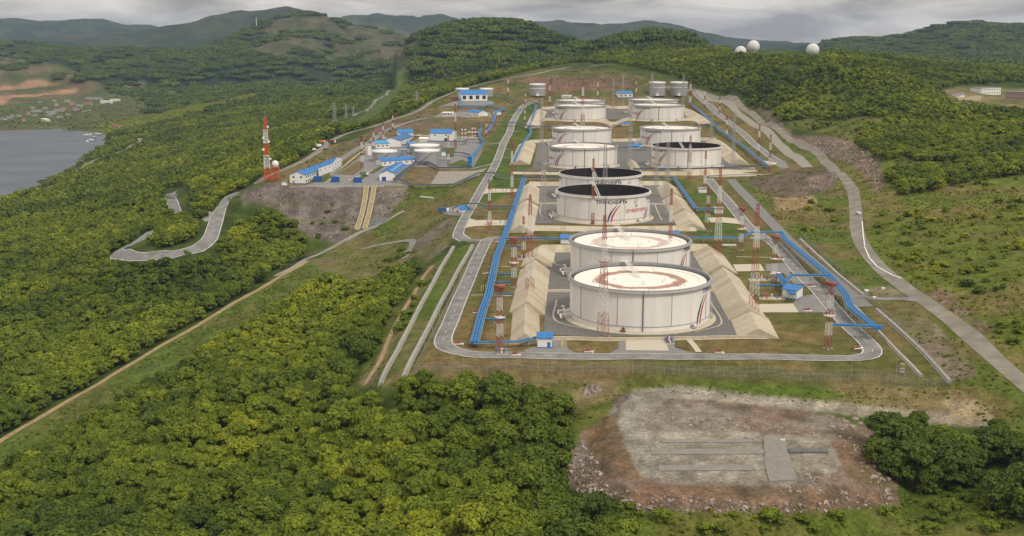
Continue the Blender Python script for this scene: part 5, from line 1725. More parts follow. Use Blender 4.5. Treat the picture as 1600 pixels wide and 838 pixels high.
pipe_rack([(616, 280), (649, 253.5), (669, 253.5), (686, 262), (736, 262)], 3.0, 1.8, 'blue and grey pipe rack along the blue-roofed shed by the rock face', 2, M_bgrey, 12)
pipe_rack([(623, 279.5), (647, 289.5), (709, 288), (748, 270), (772, 270), (780, 275.5), (800, 275.5)], 3.2, 1.4, 'grey pipe rack round the gravel lot behind the rock face', 2, M_bgrey, 12)
pipe_rack([(722, 318), (746, 318, 5), (760, 323), (802, 323)], 4.0, 1.2, 'grey pipe rack from the gatehouse over the left road', 2, M_bgrey, 16)
for k, (a, b, lab) in enumerate((((793, 385.5), (818, 385.5), 'short blue branch pipe left of the second tank'), ((780, 428), (801, 428.5), 'short blue branch pipe by the pale mast left of the front tanks'), ((774, 441), (803, 441.5), 'short blue branch pipe in line with the dyke gable left'), ((766, 459), (802, 459.5), 'short blue branch pipe beside the concrete dyke front'), ((757, 499), (788, 499.5), 'short blue branch pipe at the left front mast'))):
    pipe_rack([a, b], 2.2, .8, lab, 1, post=9, tray=False)


# ------------------------------------------------------------------ lattice masts
def lattice(mb, p0, h0, h1, w0, w1, Htot, bays, leg, br):
    def wd(z): return w0 + (w1 - w0) * z / Htot
    n = max(1, bays)
    for k in range(n):
        za, zb = h0 + (h1 - h0) * k / n, h0 + (h1 - h0) * (k + 1) / n
        A = [Vector((sx * wd(za) / 2, sy * wd(za) / 2, za)) for sx, sy in ((-1, -1), (1, -1), (1, 1), (-1, 1))]
        B = [Vector((sx * wd(zb) / 2, sy * wd(zb) / 2, zb)) for sx, sy in ((-1, -1), (1, -1), (1, 1), (-1, 1))]
        for i in range(4):
            j = (i + 1) % 4
            mb.bar(A[i], B[i], leg, 4)
            mb.bar(A[i], B[j], br, 3); mb.bar(A[j], B[i], br, 3)
            mb.bar(B[i], B[j], br, 3)


def mast(base, top, kind, label, red_first=True, rot=.35):
    p = at(*base)
    h = height_to(p, top[1])
    d = p.y
    o = empty('lattice_mast', p, rot, label, 'mast', 'lattice masts among the tanks')
    th = .045 + d * 3.6e-5
    if kind == 'tall': w0, w1, sec, bh = max(2.6, h * .07), .8, 5 if h < 55 else 7, 3.4
    elif kind == 'lamp': w0, w1, sec, bh = 1.9, 1.5, 5, 2.1
    elif kind == 'thin': w0, w1, sec, bh = 1.7, .8, 5, 2.2
    else: w0, w1, sec, bh = 3.0, 1.6, 1, 3.6
    fm = MB()
    for sx in (-1, 1):
        for sy in (-1, 1): fm.box((sx * w0 / 2, sy * w0 / 2, .2), (.9, .9, 1.0))
    fm.build('footing', M_conc, o)
    for k in range(sec):
        z0, z1 = h * k / sec, h * (k + 1) / sec
        mb = MB()
        lattice(mb, None, z0, z1, w0, w1, h, int(round((z1 - z0) / bh)), th * 1.45, th * .8)
        red = (k % 2 == 0) == red_first
        c = mb.build('lattice_section', M_gal if kind == 'silver' else (M_red if red else M_wh_lat), o)
        if kind != 'silver': c['label'] = 'red lattice section' if red else 'white lattice section'
    if kind == 'lamp':
        mb = MB(); mb.box((0, 0, h - 1.6), (3.2, 3.2, .2)); mb.box((0, 0, h - .2), (3.4, 3.4, .12))
        for sx in (-1, 1):
            for sy in (-1, 1):
                mb.bar((sx * 1.6, sy * 1.6, h - 1.6), (sx * 1.6, sy * 1.6, h), .1, 4); mb.bar((sx * .5, sy * 1.8, h - 1.2), (sx * .5, sy * 2.2, h - .5), .4, 6)
        mb.build('lamp_platform', M_red, o)
        mb = MB(); mb.box((0, 0, h * .5), (3.2, 3.2, .22))
        for s in (-1, 1):
            mb.bar((s * 1.5, -1.5, h * .5), (s * 1.5, -1.5, h * .5 + 1.1), .08, 4); mb.bar((s * 1.5, 1.5, h * .5), (s * 1.5, 1.5, h * .5 + 1.1), .08, 4)
        mb.build('rest_platform', M_wh_lat, o)
    else:
        mb = MB(); mb.bar((0, 0, h), (0, 0, h + max(2.0, h * .06)), th, 5, r2=th * .5); mb.build('lightning_rod', M_gal, o)
        if kind != 'thin':
            mb = MB(); zz = h * .62; ww = w0 + (w1 - w0) * .62
            mb.box((0, 0, zz), (ww + 1.4, ww + 1.4, .2))
            for sx in (-1, 1):
                for sy in (-1, 1): mb.bar((sx * (ww / 2 + .6), sy * (ww / 2 + .6), zz), (sx * (ww / 2 + .6), sy * (ww / 2 + .6), zz + 1.2), .07, 4)
            mb.build('rest_platform', M_gal if kind == 'silver' else M_red, o)
    return o


MASTS = [
    ((942, 527), (941, 336), 'tall', 'tall red and white lattice mast standing right in front of the nearest tank'),
    ((1293, 546), (1293, 440), 'lamp', 'red and white lamp mast at the front right corner beside the pipe bridge'),
    ((1209, 441), (1206, 368), 'lamp', 'red and white lamp mast beside the east pump box'),
    ((1177, 497), (1181, 318), 'tall', 'tall red and white mast at the front end of the right dyke'),
    ((1121, 404), (1123, 262), 'tall', 'tall red and white mast on the dyke right of the second tank'),
    ((1105, 362), (1106, 292), 'tall', 'red and white mast on the green strip right of the tank numbered 10'),
    ((1157, 392), (1159, 324), 'lamp', 'red and white lamp mast where the blue rack crosses the right road'),
    ((1202, 272), (1203, 210), 'thin', 'red and white mast on the pavement right of the dark-roofed tank'),
    ((1185, 246), (1185, 194), 'thin', 'red and white mast beside the right road, left of the pavement one'),
    ((1145, 256), (1147, 174), 'silver', 'grey lattice mast right of the dark-roofed tank'),
    ((1111, 221), (1112, 154), 'silver', 'grey lattice mast right of the third-row tanks by the blue rack'),
    ((1135, 217), (1136, 181), 'thin', 'small red and white mast beside the blue rack of the right side'),
    ((1101, 170), (1101, 136), 'thin', 'pale mast near the upper end of the right road'),
    ((1124, 177), (1124, 152), 'thin', 'short pale mast beyond the right road'),
    ((781, 546), (780, 445), 'lamp', 'red and white lamp mast inside the front left corner of blue pipes'),
    ((803, 450), (801, 371), 'lamp', 'red and white lamp mast left of the dyke of the second tank'),
    ((828, 467), (826, 304), 'tall', 'tall red and white mast on the dyke left of the front tanks'),
    ((818, 404), (818, 338), 'thin', 'short orange and white mast left of the tall dyke mast'),
    ((849, 342), (848, 222), 'silver', 'grey lattice mast left of the tank numbered 10'),
    ((846, 262), (846, 154), 'silver', 'grey lattice mast left of the white tank of the middle row'),
    ((800, 312), (801, 217), 'thin', 'red and white mast beside the long left blue rack'),
    ((765, 363), (764, 281), 'thin', 'red and white mast between the left road and the long blue rack'),
    ((701, 260), (701, 212), 'thin', 'red and white mast right of the squat grey tanks'),
    ((712, 233), (712, 162), 'thin', 'red and white mast at the right end of the tall white shed'),
    ((566, 264), (566, 212), 'lamp', 'red and white lamp mast on the brown lawn by the offices'),
    ((584, 236), (584, 200), 'thin', 'red and white mast left of the squat grey tanks'),
    ((599, 224), (599, 190), 'thin', 'pale mast in front of the shed with the white gable'),
    ((614, 205), (614, 175), 'thin', 'red and white mast behind the shed with the white gable'),
    ((794, 150), (794, 118), 'thin', 'red and white mast right of the topmost building'),
    ((760, 214), (760, 188), 'thin', 'small mast among the blue racks of the upper complex'),
    ((821, 164), (821, 142), 'thin', 'small red and white mast left of the rear left grey tank'),
    ((820, 192), (820, 168), 'thin', 'small red and white mast beside the rear left blue rack'),
    ((859, 168), (859, 125), 'tall', 'red and white mast right of the rear left grey tank'),
    ((910, 220), (908, 122), 'tall', 'tall cream and red mast in front of the left column of tanks'),
    ((934, 156), (934, 122), 'thin', 'red and white mast behind the rear left tank'),
    ((958, 172), (958, 124), 'silver', 'grey lattice mast between the rear tanks, left one'),
    ((973, 168), (973, 118), 'silver', 'grey lattice mast between the rear tanks, right one'),
    ((994, 150), (994, 121), 'thin', 'red and white mast behind the small blue-roofed house at the back'),
    ((1018, 166), (1018, 115), 'silver', 'grey lattice mast left of the two rear grey tanks'),
    ((1067, 162), (1067, 118), 'silver', 'grey lattice mast in front of the right rear grey tank'),
    ((1078, 170), (1078, 122), 'tall', 'red and white mast right of the two rear grey tanks'),
    ((984, 262), (985, 168), 'silver', 'grey lattice mast between the middle left and right tanks'),
    ((1025, 306), (1026, 224), 'silver', 'grey lattice mast right of the hidden black-roofed tank, rear one'),
    ((1041, 338), (1043, 224), 'silver', 'grey lattice mast right of the tank numbered 10'),
    ((1077, 283), (1077, 212), 'tall', 'red and white mast in front of the dark-roofed right tank'),
    ((1101, 300), (1101, 236), 'thin', 'thin red mast in front of the right edge of the dark-roofed tank'),
    ((926, 354), (926, 248), 'thin', 'red and white mast before the wall of the tank numbered 10'),
    ((945, 306), (945, 225), 'silver', 'pale lattice mast between the two black-roofed tanks'),
    ((1046, 425), (1047, 295), 'thin', 'slim red and white mast between the two front tanks at the right'),
]
for bpx, tpx, kd, lab in MASTS:
    mast(bpx, tpx, kd, lab, rot=.2 + (bpx[0] % 7) * .08)
# ------------------------------------------------------------------ buildings
def building(bl, br, fr, eave, rise, label, roof='gable', depth=None, axis='depth', wins=(), gate=None, wm_=None, rm=None, name='building', overhang=.5, group=None, cat='building', skirt=True):
    """bl, br, fr: photo positions of the near left, near right and far right foot corners.
    eave / rise in metres; axis 'depth': gable end faces the camera, 'width': eaves face the camera"""
    A, B = at(*bl), at(*br)
    if fr is not None:
        C = at(*fr); dv = (C - B); dv.z = 0
        if depth: dv = dv.normalized() * depth
    else:
        u = (B - A); dv = Vector((-u.y, u.x, 0)).normalized() * depth
    u = B - A; u.z = 0
    W, D = u.length, dv.length
    z0 = min(A.z, B.z)
    o = empty(name, (A.x, A.y, z0), 0, label, cat, group)
    X, Yv = u.normalized(), dv.normalized()

    def P(s, t, z): return Vector((X.x * s + Yv.x * t, X.y * s + Yv.y * t, z))
    wm_ = wm_ or M_white2; rm = rm or M_blue_roof
    mb = MB(); e = eave
    if roof == 'gable' and axis == 'depth':
        vs = [P(0, 0, -1), P(W, 0, -1), P(W, D, -1), P(0, D, -1), P(0, 0, e), P(W, 0, e), P(W, D, e), P(0, D, e), P(W / 2, 0, e + rise), P(W / 2, D, e + rise)]
        fs = [(0, 1, 5, 8, 4), (1, 2, 6, 5), (2, 3, 7, 9, 6), (3, 0, 4, 7)]
        rf = [(P(-overhang, -overhang, e - overhang * 2 * rise / W), P(W / 2, -overhang, e + rise), P(W / 2, D + overhang, e + rise), P(-overhang, D + overhang, e - overhang * 2 * rise / W)),
              (P(W / 2, -overhang, e + rise), P(W + overhang, -overhang, e - overhang * 2 * rise / W), P(W + overhang, D + overhang, e - overhang * 2 * rise / W), P(W / 2, D + overhang, e + rise))]
    elif roof == 'gable':
        vs = [P(0, 0, -1), P(W, 0, -1), P(W, D, -1), P(0, D, -1), P(0, 0, e), P(W, 0, e), P(W, D, e), P(0, D, e), P(0, D / 2, e + rise), P(W, D / 2, e + rise)]
        fs = [(0, 1, 5, 4), (1, 2, 6, 9, 5), (2, 3, 7, 6), (3, 0, 4, 8, 7)]
        k = overhang * 2 * rise / D
        rf = [(P(-overhang, -overhang, e - k), P(W + overhang, -overhang, e - k), P(W + overhang, D / 2, e + rise), P(-overhang, D / 2, e + rise)),
              (P(-overhang, D / 2, e + rise), P(W + overhang, D / 2, e + rise), P(W + overhang, D + overhang, e - k), P(-overhang, D + overhang, e - k))]
    else:   # single pitch, front edge lower
        vs = [P(0, 0, -1), P(W, 0, -1), P(W, D, -1), P(0, D, -1), P(0, 0, e), P(W, 0, e), P(W, D, e + rise), P(0, D, e + rise)]
        fs = [(0, 1, 5, 4), (1, 2, 6, 5), (2, 3, 7, 6), (3, 0, 4, 7)]
        rf = [(P(-overhang, -overhang, e), P(W + overhang, -overhang, e), P(W + overhang, D + overhang, e + rise), P(-overhang, D + overhang, e + rise))]
    mb.add(vs, fs); mb.build('wall', wm_, o)
    mb = MB()
    for q in rf:
        n = (q[1] - q[0]).cross(q[3] - q[0]).normalized() * .28
        if n.z < 0: n = -n
        mb.add([p + Vector((0, 0, .04)) for p in q] + [p + n for p in q], [(3, 2, 1, 0), (4, 5, 6, 7), (0, 1, 5, 4), (1, 2, 6, 5), (2, 3, 7, 6), (3, 0, 4, 7)])
        # standing seams
        nn = max(3, int((q[1] - q[0]).length / 2.2)) if roof != 'gable' or axis == 'width' else 0
        for k in range(1, nn):
            a, b = q[0].lerp(q[1], k / nn) + n, q[3].lerp(q[2], k / nn) + n
            mb.bar(a, b, .06, 3)
        if not nn:
            nn = max(3, int((q[2] - q[1]).length / 2.2))
            for k in range(1, nn):
                a, b = q[0].lerp(q[3], k / nn) + n, q[1].lerp(q[2], k / nn) + n
                mb.bar(a, b, .06, 3)
    mb.build('roof', rm, o)
    if skirt:
        mb = MB()
        for a, b in ((P(0, -.04, .25), P(W, -.04, .25)), (P(W + .04, 0, .25), P(W + .04, D, .25)), (P(-.04, 0, .25), P(-.04, D, .25))):
            mb.bar(a, b, .28, 4)
        mb.build('plinth', M_blue if rm is M_blue_roof else M_conc, o)
    for side, n, z, w, h in wins:
        L = W if side == 'front' else D
        for k in range(n):
            s = L * (k + .5) / n; mb = MB()
            if side == 'front': c, d1, d2 = P(s, -.05, z), X, Yv
            elif side == 'right': c, d1, d2 = P(W + .05, s, z), Yv, -X
            else: c, d1, d2 = P(-.05, s, z), Yv, X
            for ww, hh, off, mi in ((w + .3, h + .3, 0, 1), (w, h, -.06, 0)):
                c2 = c + d2 * off
                vs = [c2 - d1 * ww / 2 + Vector((0, 0, -hh / 2)), c2 + d1 * ww / 2 + Vector((0, 0, -hh / 2)), c2 + d1 * ww / 2 + Vector((0, 0, hh / 2)), c2 - d1 * ww / 2 + Vector((0, 0, hh / 2))]
                mb.add(vs + [v + d2 * .1 for v in vs], [(0, 1, 2, 3), (0, 1, 5, 4), (1, 2, 6, 5), (2, 3, 7, 6), (3, 0, 4, 7)], mi)
            mb.build('window', [M_glass, M_white2], o)
    if gate:
        side, pos, w, h, gm = gate
        mb = MB(); c = P(W * pos, -.08, h / 2)
        vs = [c - X * w / 2 - Vector((0, 0, h / 2)), c + X * w / 2 - Vector((0, 0, h / 2)), c + X * w / 2 + Vector((0, 0, h / 2)), c - X * w / 2 + Vector((0, 0, h / 2))]
        mb.add(vs + [v + Yv * .12 for v in vs], [(0, 1, 2, 3), (0, 1, 5, 4), (1, 2, 6, 5), (2, 3, 7, 6), (3, 0, 4, 7)])
        mb.build('gate', gm, o)
    return o, P, W, D


# office, two storeys, and its rear wing
o, P, W, D = building((453, 287), (477, 287.5), (501, 273), 7.2, 2.6, 'two-storey white office with blue roof at the left end of the rock face', depth=62, wins=(('front', 2, 5.4, 1.4, 1.6), ('right', 12, 5.4, 2.0, 1.5), ('right', 12, 2.0, 2.0, 1.5)), gate=('front', .25, 2.0, 2.6, M_grey_p))
mb = MB()
for t in (8, 20, 33, 46):
    mb.box(P(W * .3, t, 9.2), (1.2, 1.2, 1.6)); mb.box(P(W * .68, t + 3, 9.0), (.9, .9, 1.4))
mb.build('roof_vent', M_blue, o)
building((498, 277), (519, 268.5), (534, 259.5), 7.4, 2.8, 'white wing with blue roof behind the two-storey office', axis='width', wins=(('front', 3, 5.2, 1.5, 1.6), ('right', 4, 5.4, 2.0, 1.4), ('right', 4, 2.2, 2.0, 1.4)))
o, P, W, D = building((593, 283.5), (616.7, 283), (640, 261), 6.3, 2.6, 'long white shed with bright blue roof beside the stepped spillways', depth=64, wins=(('right', 14, 4.2, 2.2, 2.0),), gate=('front', .3, 3.4, 3.6, mat('blue_gate', (.03, .07, .25), .6)))
mb = MB()
for t in range(6): mb.box(P(W * .75, 6 + t * 9.5, 8.2), (1.0, 1.6, .7))
mb.build('skylight', M_white2, o)
building((597, 260.5), (648, 257), None, 4.6, 2.2, 'low white building with blue roof just behind the long blue-roofed shed', axis='width', depth=13, wins=(('front', 6, 2.8, 1.5, 1.3),))
building((597, 231), (626, 229.5), (641, 219), 6.2, 3.4, 'wide shed with white gable and dull blue roof behind the squat grey tanks', depth=60, wins=(('right', 7, 3.4, 2.2, 1.8),), rm=mat('dull_blue_roof', (.05, .15, .34), .5, var=.12, scale=.3))
building((623, 216), (646, 215), None, 5.2, 3.2, 'white building with bright blue roof behind the wide gabled shed', axis='width', depth=22)
building((671.7, 220.5), (705.5, 221), None, 8.2, 3.4, 'tall white shed with blue roof at the head of the dark pipe rack', axis='width', depth=20, wins=(('front', 2, 6.2, 1.6, 1.2),), gate=('front', .74, 3.2, 3.2, M_dark))
building((720.5, 158.2), (761.5, 158), None, 9.0, 5.0, 'topmost white building with blue roof and four dark windows', axis='width', depth=26, wins=(('front', 4, 5.0, 4.6, 5.0),))
building((690.5, 182), (707, 182), None, 4.2, .3, 'low flat white building with four dark windows above the brown bank', roof='mono', depth=12, wins=(('front', 4, 2.3, 2.0, 1.8),), rm=M_white2, skirt=False)
building((748, 182), (762, 182), None, 4.6, 2.8, 'small white gabled shed with blue roof under the blue pipe racks', depth=24)
building((588, 232), (608.5, 232), None, 5.0, 2.4, 'small white building with light blue roof left of the squat grey tanks', axis='width', depth=16, wins=(('front', 3, 2.8, 1.6, 1.5),), rm=mat('light_blue_roof', (.06, .3, .6), .5, var=.1, scale=.3))
building((575, 243), (580.5, 243), None, 9.5, .4, 'narrow white stair house touching the left squat grey tank', roof='mono', depth=8, rm=M_grey_p, skirt=False)
building((839.8, 543.8), (862, 544.3), None, 3.9, 1.0, 'white pump house with slanted blue roof at the front left corner', roof='mono', depth=5, gate=('front', .8, 1.2, 2.4, M_blue))
building((1222, 465.5), (1244.5, 468.5), None, 4.2, 1.0, 'white east pump box under a slanted blue roof', roof='mono', depth=7)
building((1204, 440), (1214, 441), None, 3.6, .3, 'little white hut at the foot of the lamp mast by the east pump box', roof='mono', depth=4, rm=M_white2)
building((709, 332.5), (720.5, 332.5), None, 3.4, 1.7, 'tiny white gatehouse with blue roof on the left road', depth=7, gate=('front', .5, 1.8, 2.4, M_dark))
building((876, 382), (892, 382), None, 3.2, 1.4, 'white pump box with blue roof at the left rear of the second tank', roof='mono', depth=6)
building((1092, 302), (1104, 302), None, 3.4, .3, 'small white box on the green strip, rear one of two', roof='mono', depth=5, rm=M_grey_p)
building((1117, 334.5), (1129.5, 334.5), None, 3.6, .3, 'small white box by the pale ramp on the green strip, front one of two', roof='mono', depth=5, rm=M_grey_p)
building((966, 152.5), (988.5, 152.5), None, 5.5, 3.0, 'white house with blue roof between the rear masts', axis='width', depth=14, wins=(('front', 3, 2.8, 2.4, 2.0),))
building((968, 197), (981, 197), None, 2.8, 1.6, 'small blue-roofed hut between the rear tank columns', roof='mono', depth=8)
building((979, 233), (997, 233), None, 3.0, 1.8, 'blue-roofed hut between the two middle tank columns', roof='mono', depth=9)
building((1030, 272.5), (1042, 272.5), None, 3.0, 1.6, 'blue-roofed hut in front of the left end of the dark-roofed tank', roof='mono', depth=7)
building((1046, 372), (1062, 372), None, 2.4, 1.0, 'blue-roofed pipe shelter at the right rear of the second tank', roof='mono', depth=5)
building((877, 153), (890, 153), None, 3.0, .3, 'long low white shed behind the left rear tanks', roof='mono', depth=8, rm=M_white2, skirt=False)
# more of the pump complex
building((731, 261), (737.5, 261), None, 9, .4, 'blue stair tower at the lower end of the lawn rack', roof='mono', depth=6, wm_=M_blue, skirt=False)
building((626, 243), (634, 243), None, 5, .4, 'small grey switch house between the squat grey tanks', roof='mono', depth=7, wm_=M_grey_p, rm=M_grey_p, skirt=False)
building((690, 245), (697, 245), None, 4, 1.2, 'small white hut right of the right squat grey tank', depth=6)
building((640, 233), (650, 232), None, 4.5, 1.5, 'grey pump hut behind the squat grey tanks', roof='mono', depth=8, wm_=M_grey_p, rm=M_blue_roof, skirt=False)
building((655, 222), (668, 222), None, 3.2, 1.6, 'low white tent-shaped hut left of the tall white shed', axis='width', depth=7, rm=M_white2, skirt=False)
building((776, 180), (783, 180), None, 4, 1, 'small white hut beside the upper lawn', roof='mono', depth=6)
building((706, 158), (713, 158), None, 4.5, 1, 'small red-brown box left of the topmost building', roof='mono', depth=6, wm_=M_brown, rm=M_brown, skirt=False)
building((259, 311), (289, 309.5), None, 3.2, 1.2, 'low flat grey-roofed shed in the clearing by the hairpin road', roof='mono', depth=34, wm_=M_tan[2], rm=mat('grey_roof_strips', (.13, .14, .15), .7, var=.5, scale=.16, stretch=(.1, 1, 1)), skirt=False)
pipe_rack([(641, 221), (627, 238), (613, 248)], 4, 1.6, 'blue pipe rack slanting past the squat grey tanks', 2, post=12)
pipe_rack([(628, 226), (660, 227.5), (690, 229)], 3.5, 1.4, 'dark pipe rack behind the right squat grey tank', 2, M_bgrey, 12)
pipe_rack([(690, 238), (722, 238.5), (736, 243)], 3, 1.4, 'dark pipe rack from the squat tanks towards the lawn', 2, M_bgrey, 12)
pipe_rack([(676, 250), (704, 250.5)], 2.5, 1.0, 'short grey pipe run in front of the right squat tank', 2, M_bgrey, 12)
for pl, w_ in (([(516, 273), (550, 250), (586, 221)], 1.3), ([(506, 287), (527, 276.5), (560, 277), (582, 267)], 1.0), ([(545, 283.5), (568, 273)], 1.0)):
    road('kerb', pl, w_, M_tan[2], lines=False, dz=.15)
road('road', [(500, 268), (530, 252), (565, 230), (600, 207), (640, 191), (668, 185)], 7, M_asph, lines=False, dz=.02)
# hilltop buildings on the right
building((1532.5, 147), (1563.5, 148), None, 9.2, .4, 'white two-storey block on the right hilltop clearing', roof='mono', depth=16, rm=M_slate, wins=(('front', 8, 6.8, 1.6, 1.5), ('front', 8, 2.8, 1.6, 1.5)), skirt=False)
building((1570, 157), (1606, 158), None, 10.5, .4, 'faded pink brick block at the right photo edge', roof='mono', depth=16, rm=M_slate, wm_=M_pink, wins=(('front', 8, 8.0, 1.6, 1.6), ('front', 8, 3.6, 1.6, 1.6)), skirt=False)
building((1490, 151.5), (1507, 151.5), None, 3.2, 1.5, 'low grey-roofed shed on the hilltop clearing', axis='width', depth=8, rm=M_slate, skirt=False)

# village by the bay
VILL = [(146.6, 157, 26, 6, 'gable', 'slate', 'long pale village house with grey roof, uppermost of the village'), (165.4, 163, 17, 9, 'flat', 'white', 'white block-like village house at the centre of the village'), (179, 160, 14, 8, 'flat', 'white', 'white village house right of the block-like one'),
        (80, 179, 16, 6, 'gable', 'slate', 'pale village house near the shore, left half of the village'), (91.5, 176, 15, 6, 'gable', 'slate', 'grey-roofed village house right of the pale one near the shore'), (67.7, 191, 7.5, 8, 'flat', 'cream', 'cream house closest to the water in the village'), (136.6, 165, 12, 6, 'gable', 'red', 'village house with a red roof left of the white block'),
        (123, 168, 9, 5, 'gable', 'slate', 'dark-roofed village house left of the red roof'), (117, 173, 8, 6, 'gable', 'red', 'small red-roofed village house below the dark-roofed one'), (230.6, 150, 18, 5, 'gable', 'slate', 'lone pale house on the valley road beyond the village'), (180, 200, 10.5, 6, 'gable', 'pink', 'lone pink house above the boat landing')]
for i, (a, b) in enumerate(((62, 163), (88, 166), (50, 171), (60, 176), (45, 179), (57, 183), (30, 184), (15, 187), (2, 189), (37, 190), (92, 186), (105, 160), (85, 160), (70, 172), (98, 172), (53, 176), (105, 182), (20, 184), (75, 184), (112, 164))):
    VILL.append((a, b, 5.5 + i % 4, 4.5, 'gable', ('slate', 'slate', 'slate', 'slate', 'red')[i % 5], None))
for a, b, w, h, rf, cm, lab in VILL:
    wmm = {'white': M_white2, 'cream': mat('cream_wall', (.62, .58, .4), .8), 'slate': mat('village_plaster', (.42, .4, .36), .85, var=.2, scale=.2), 'red': mat('village_plaster', (.42, .4, .36)), 'pink': M_pink}[cm]
    rmm = {'white': M_white2, 'cream': M_white2, 'slate': M_slate, 'red': M_redroof, 'pink': M_redroof}[cm]
    shared = lab is None
    building((a - w / 2, b), (a + w / 2, b), None, h, 2.6 if rf == 'gable' else .4, lab or 'small scattered house of the village beyond the bay', roof='gable' if rf == 'gable' else 'mono', axis='width', depth=11, wm_=wmm, rm=rmm, name='village_house', skirt=False, cat='house', group='small village houses' if shared else None, wins=(('front', 3, h * .5, 1.6, 1.4),) if not shared else ())

# ------------------------------------------------------------------ radomes, communication tower, pylons
def radome(px, py, wpx, label, cut, ht=0):
    p = at(px, py); R = wpx / 2 * p.y / FPX
    o = empty('radome', p, 0, label, 'radome', 'white radar domes on the hill')
    zc_ = R * cut
    mb = MB(); n = 20
    prof = []
    a0 = -math.asin(min(1, cut))
    for k in range(n + 1):
        t = a0 + (math.pi / 2 - a0) * k / n
        prof.append((max(.01, R * math.cos(t)), zc_ + ht + R * math.sin(t)))
    mb.lathe(prof, 36); d = mb.build('dome', M_dome, o); d.data.polygons.foreach_set('use_smooth', [True] * len(d.data.polygons))
    mb = MB()
    for k in range(10):
        t = 2 * math.pi * k / 10
        pts = [(q[0] * 1.003 * math.cos(t + i * .06), q[0] * 1.003 * math.sin(t + i * .06), q[1]) for i, q in enumerate(prof)]
        for u, v in zip(pts[:-1], pts[1:]): mb.bar(u, v, .1, 3)
    for q in prof[3:-2:4]: mb.lathe([(q[0] + .02, q[1] - .12), (q[0] + .14, q[1]), (q[0] + .02, q[1] + .12)], 36)
    mb.build('panel_rib', M_gal, o)
    mb = MB(); mb.lathe([(R * math.cos(a0) + .5, -2), (R * math.cos(a0) + .5, ht + .4), (.01, ht + .5)], 24); mb.build('base', M_conc, o)


radome(1177, 80, 19, 'largest white radar dome, tall one beside the half dome', .72)
radome(1157, 86.5, 17.5, 'half-round white radar dome left of the tall dome', .05, 5)
radome(1269.5, 84, 20, 'white radar dome standing alone at the right end of the ridge', .55)

p = at(418, 283); h = height_to(p, 183)
o = empty('radio_tower', p, .3, 'red and white radio tower with antennas left of the office', 'tower')
for k in range(5):
    mb = MB(); lattice(mb, None, h * k / 5, h * (k + 1) / 5, 5.2, 2.0, h, 4, .3, .16)
    c = mb.build('lattice_section', mat('tower_orange', (.58, .1, .03), .6) if k % 2 == 0 else M_wh_lat, o)
    c['label'] = 'orange red lattice section' if k % 2 == 0 else 'white lattice section'
for k, (zz, s) in enumerate(((.35, 1), (.5, -1), (.62, 1), (.68, -1), (.85, 1))):
    mb = MB(); ww = 5.2 - 3.2 * zz
    mb.bar((s * (ww / 2 + .6), -ww / 2 - .3, h * zz), (s * (ww / 2 + .6), -ww / 2 - 1.0, h * zz), 1.0, 12); mb.bar((s * ww / 2, -ww / 2, h * zz), (s * (ww / 2 + .6), -ww / 2 - .4, h * zz), .15, 4)
    mb.build('dish_antenna', M_white2, o)
for zz in (.4, .6, .8):
    mb = MB(); ww = 5.2 - 3.2 * zz + 1.4; mb.box((0, 0, h * zz), (ww, ww, .25)); mb.build('platform', M_wh_lat, o)
mb = MB(); mb.bar((0, 0, h), (0, 0, h + 5), .14, 5); mb.build('lightning_rod', M_gal, o)

p = at(431, 282)
o = empty('radar_stand', p, .2, 'red steel stand carrying a white ball-shaped radome beside the radio tower', 'radar stand')
hh = height_to(p, 262)
for lv in range(3):
    mb = MB(); lattice(mb, None, hh * lv / 3, hh * (lv + 1) / 3, 6.2, 5.4, hh, 1, .32, .2); mb.build('frame', mat('tower_orange', (.58, .1, .03), .6), o)
mb = MB(); mb.box((0, 0, hh + .2), (6.6, 6.6, .4)); mb.build('deck', mat('tower_orange', (.58, .1, .03), .6), o)
mb = MB(); R = 3.0
mb.lathe([(max(.01, R * math.cos(t)), hh + .3 + R * .85 + R * math.sin(t)) for t in np.linspace(-1.0, math.pi / 2, 14)], 28)
d = mb.build('radome_ball', M_white2, o); d.data.polygons.foreach_set('use_smooth', [True] * len(d.data.polygons))


def pylon(base, top_y, label):
    p = at(*base); h = height_to(p, top_y)
    o = empty('power_pylon', p, .6, label, 'pylon', 'power pylons in the valley')
    mb = MB(); lattice(mb, None, 0, h, h * .16, h * .03, h, 8, .2, .1); mb.build('lattice_body', M_gal, o)
    for zz in (.7, .82, .94):
        mb = MB(); w = h * (.2 - (zz - .7) * .3)
        mb.bar((-w, 0, h * zz), (w, 0, h * zz), .15, 4); mb.bar((-w, 0, h * zz), (0, 0, h * (zz + .04)), .1, 4); mb.bar((w, 0, h * zz), (0, 0, h * (zz + .04)), .1, 4)
        for s in (-1, 1): mb.bar((s * w, 0, h * zz), (s * w, 0, h * zz - 2.2), .15, 4)
        mb.build('crossarm', M_gal, o)


pylon((523, 193), 160, 'grey power pylon left of the valley road, nearest of the row')
pylon((541, 185), 163, 'grey power pylon in the middle of the valley row')
pylon((552, 181), 166, 'grey power pylon farthest along the valley row')
pylon((651, 166), 142, 'grey power pylon standing beyond the rim road')
p = at(401, 46); mb = MB()
o = empty('relay_mast', p, 0, 'thin white relay mast on the shoulder of the brown hill', 'mast')
hh = max(30, height_to(p, 27)); mb.bar((0, 0, 0), (0, 0, hh), 2.0, 6, r2=.8); mb.build('pole', M_white2, o); mb = MB(); mb.box((0, 0, 4), (9, 7, 9)); mb.build('hut', M_white2, o)

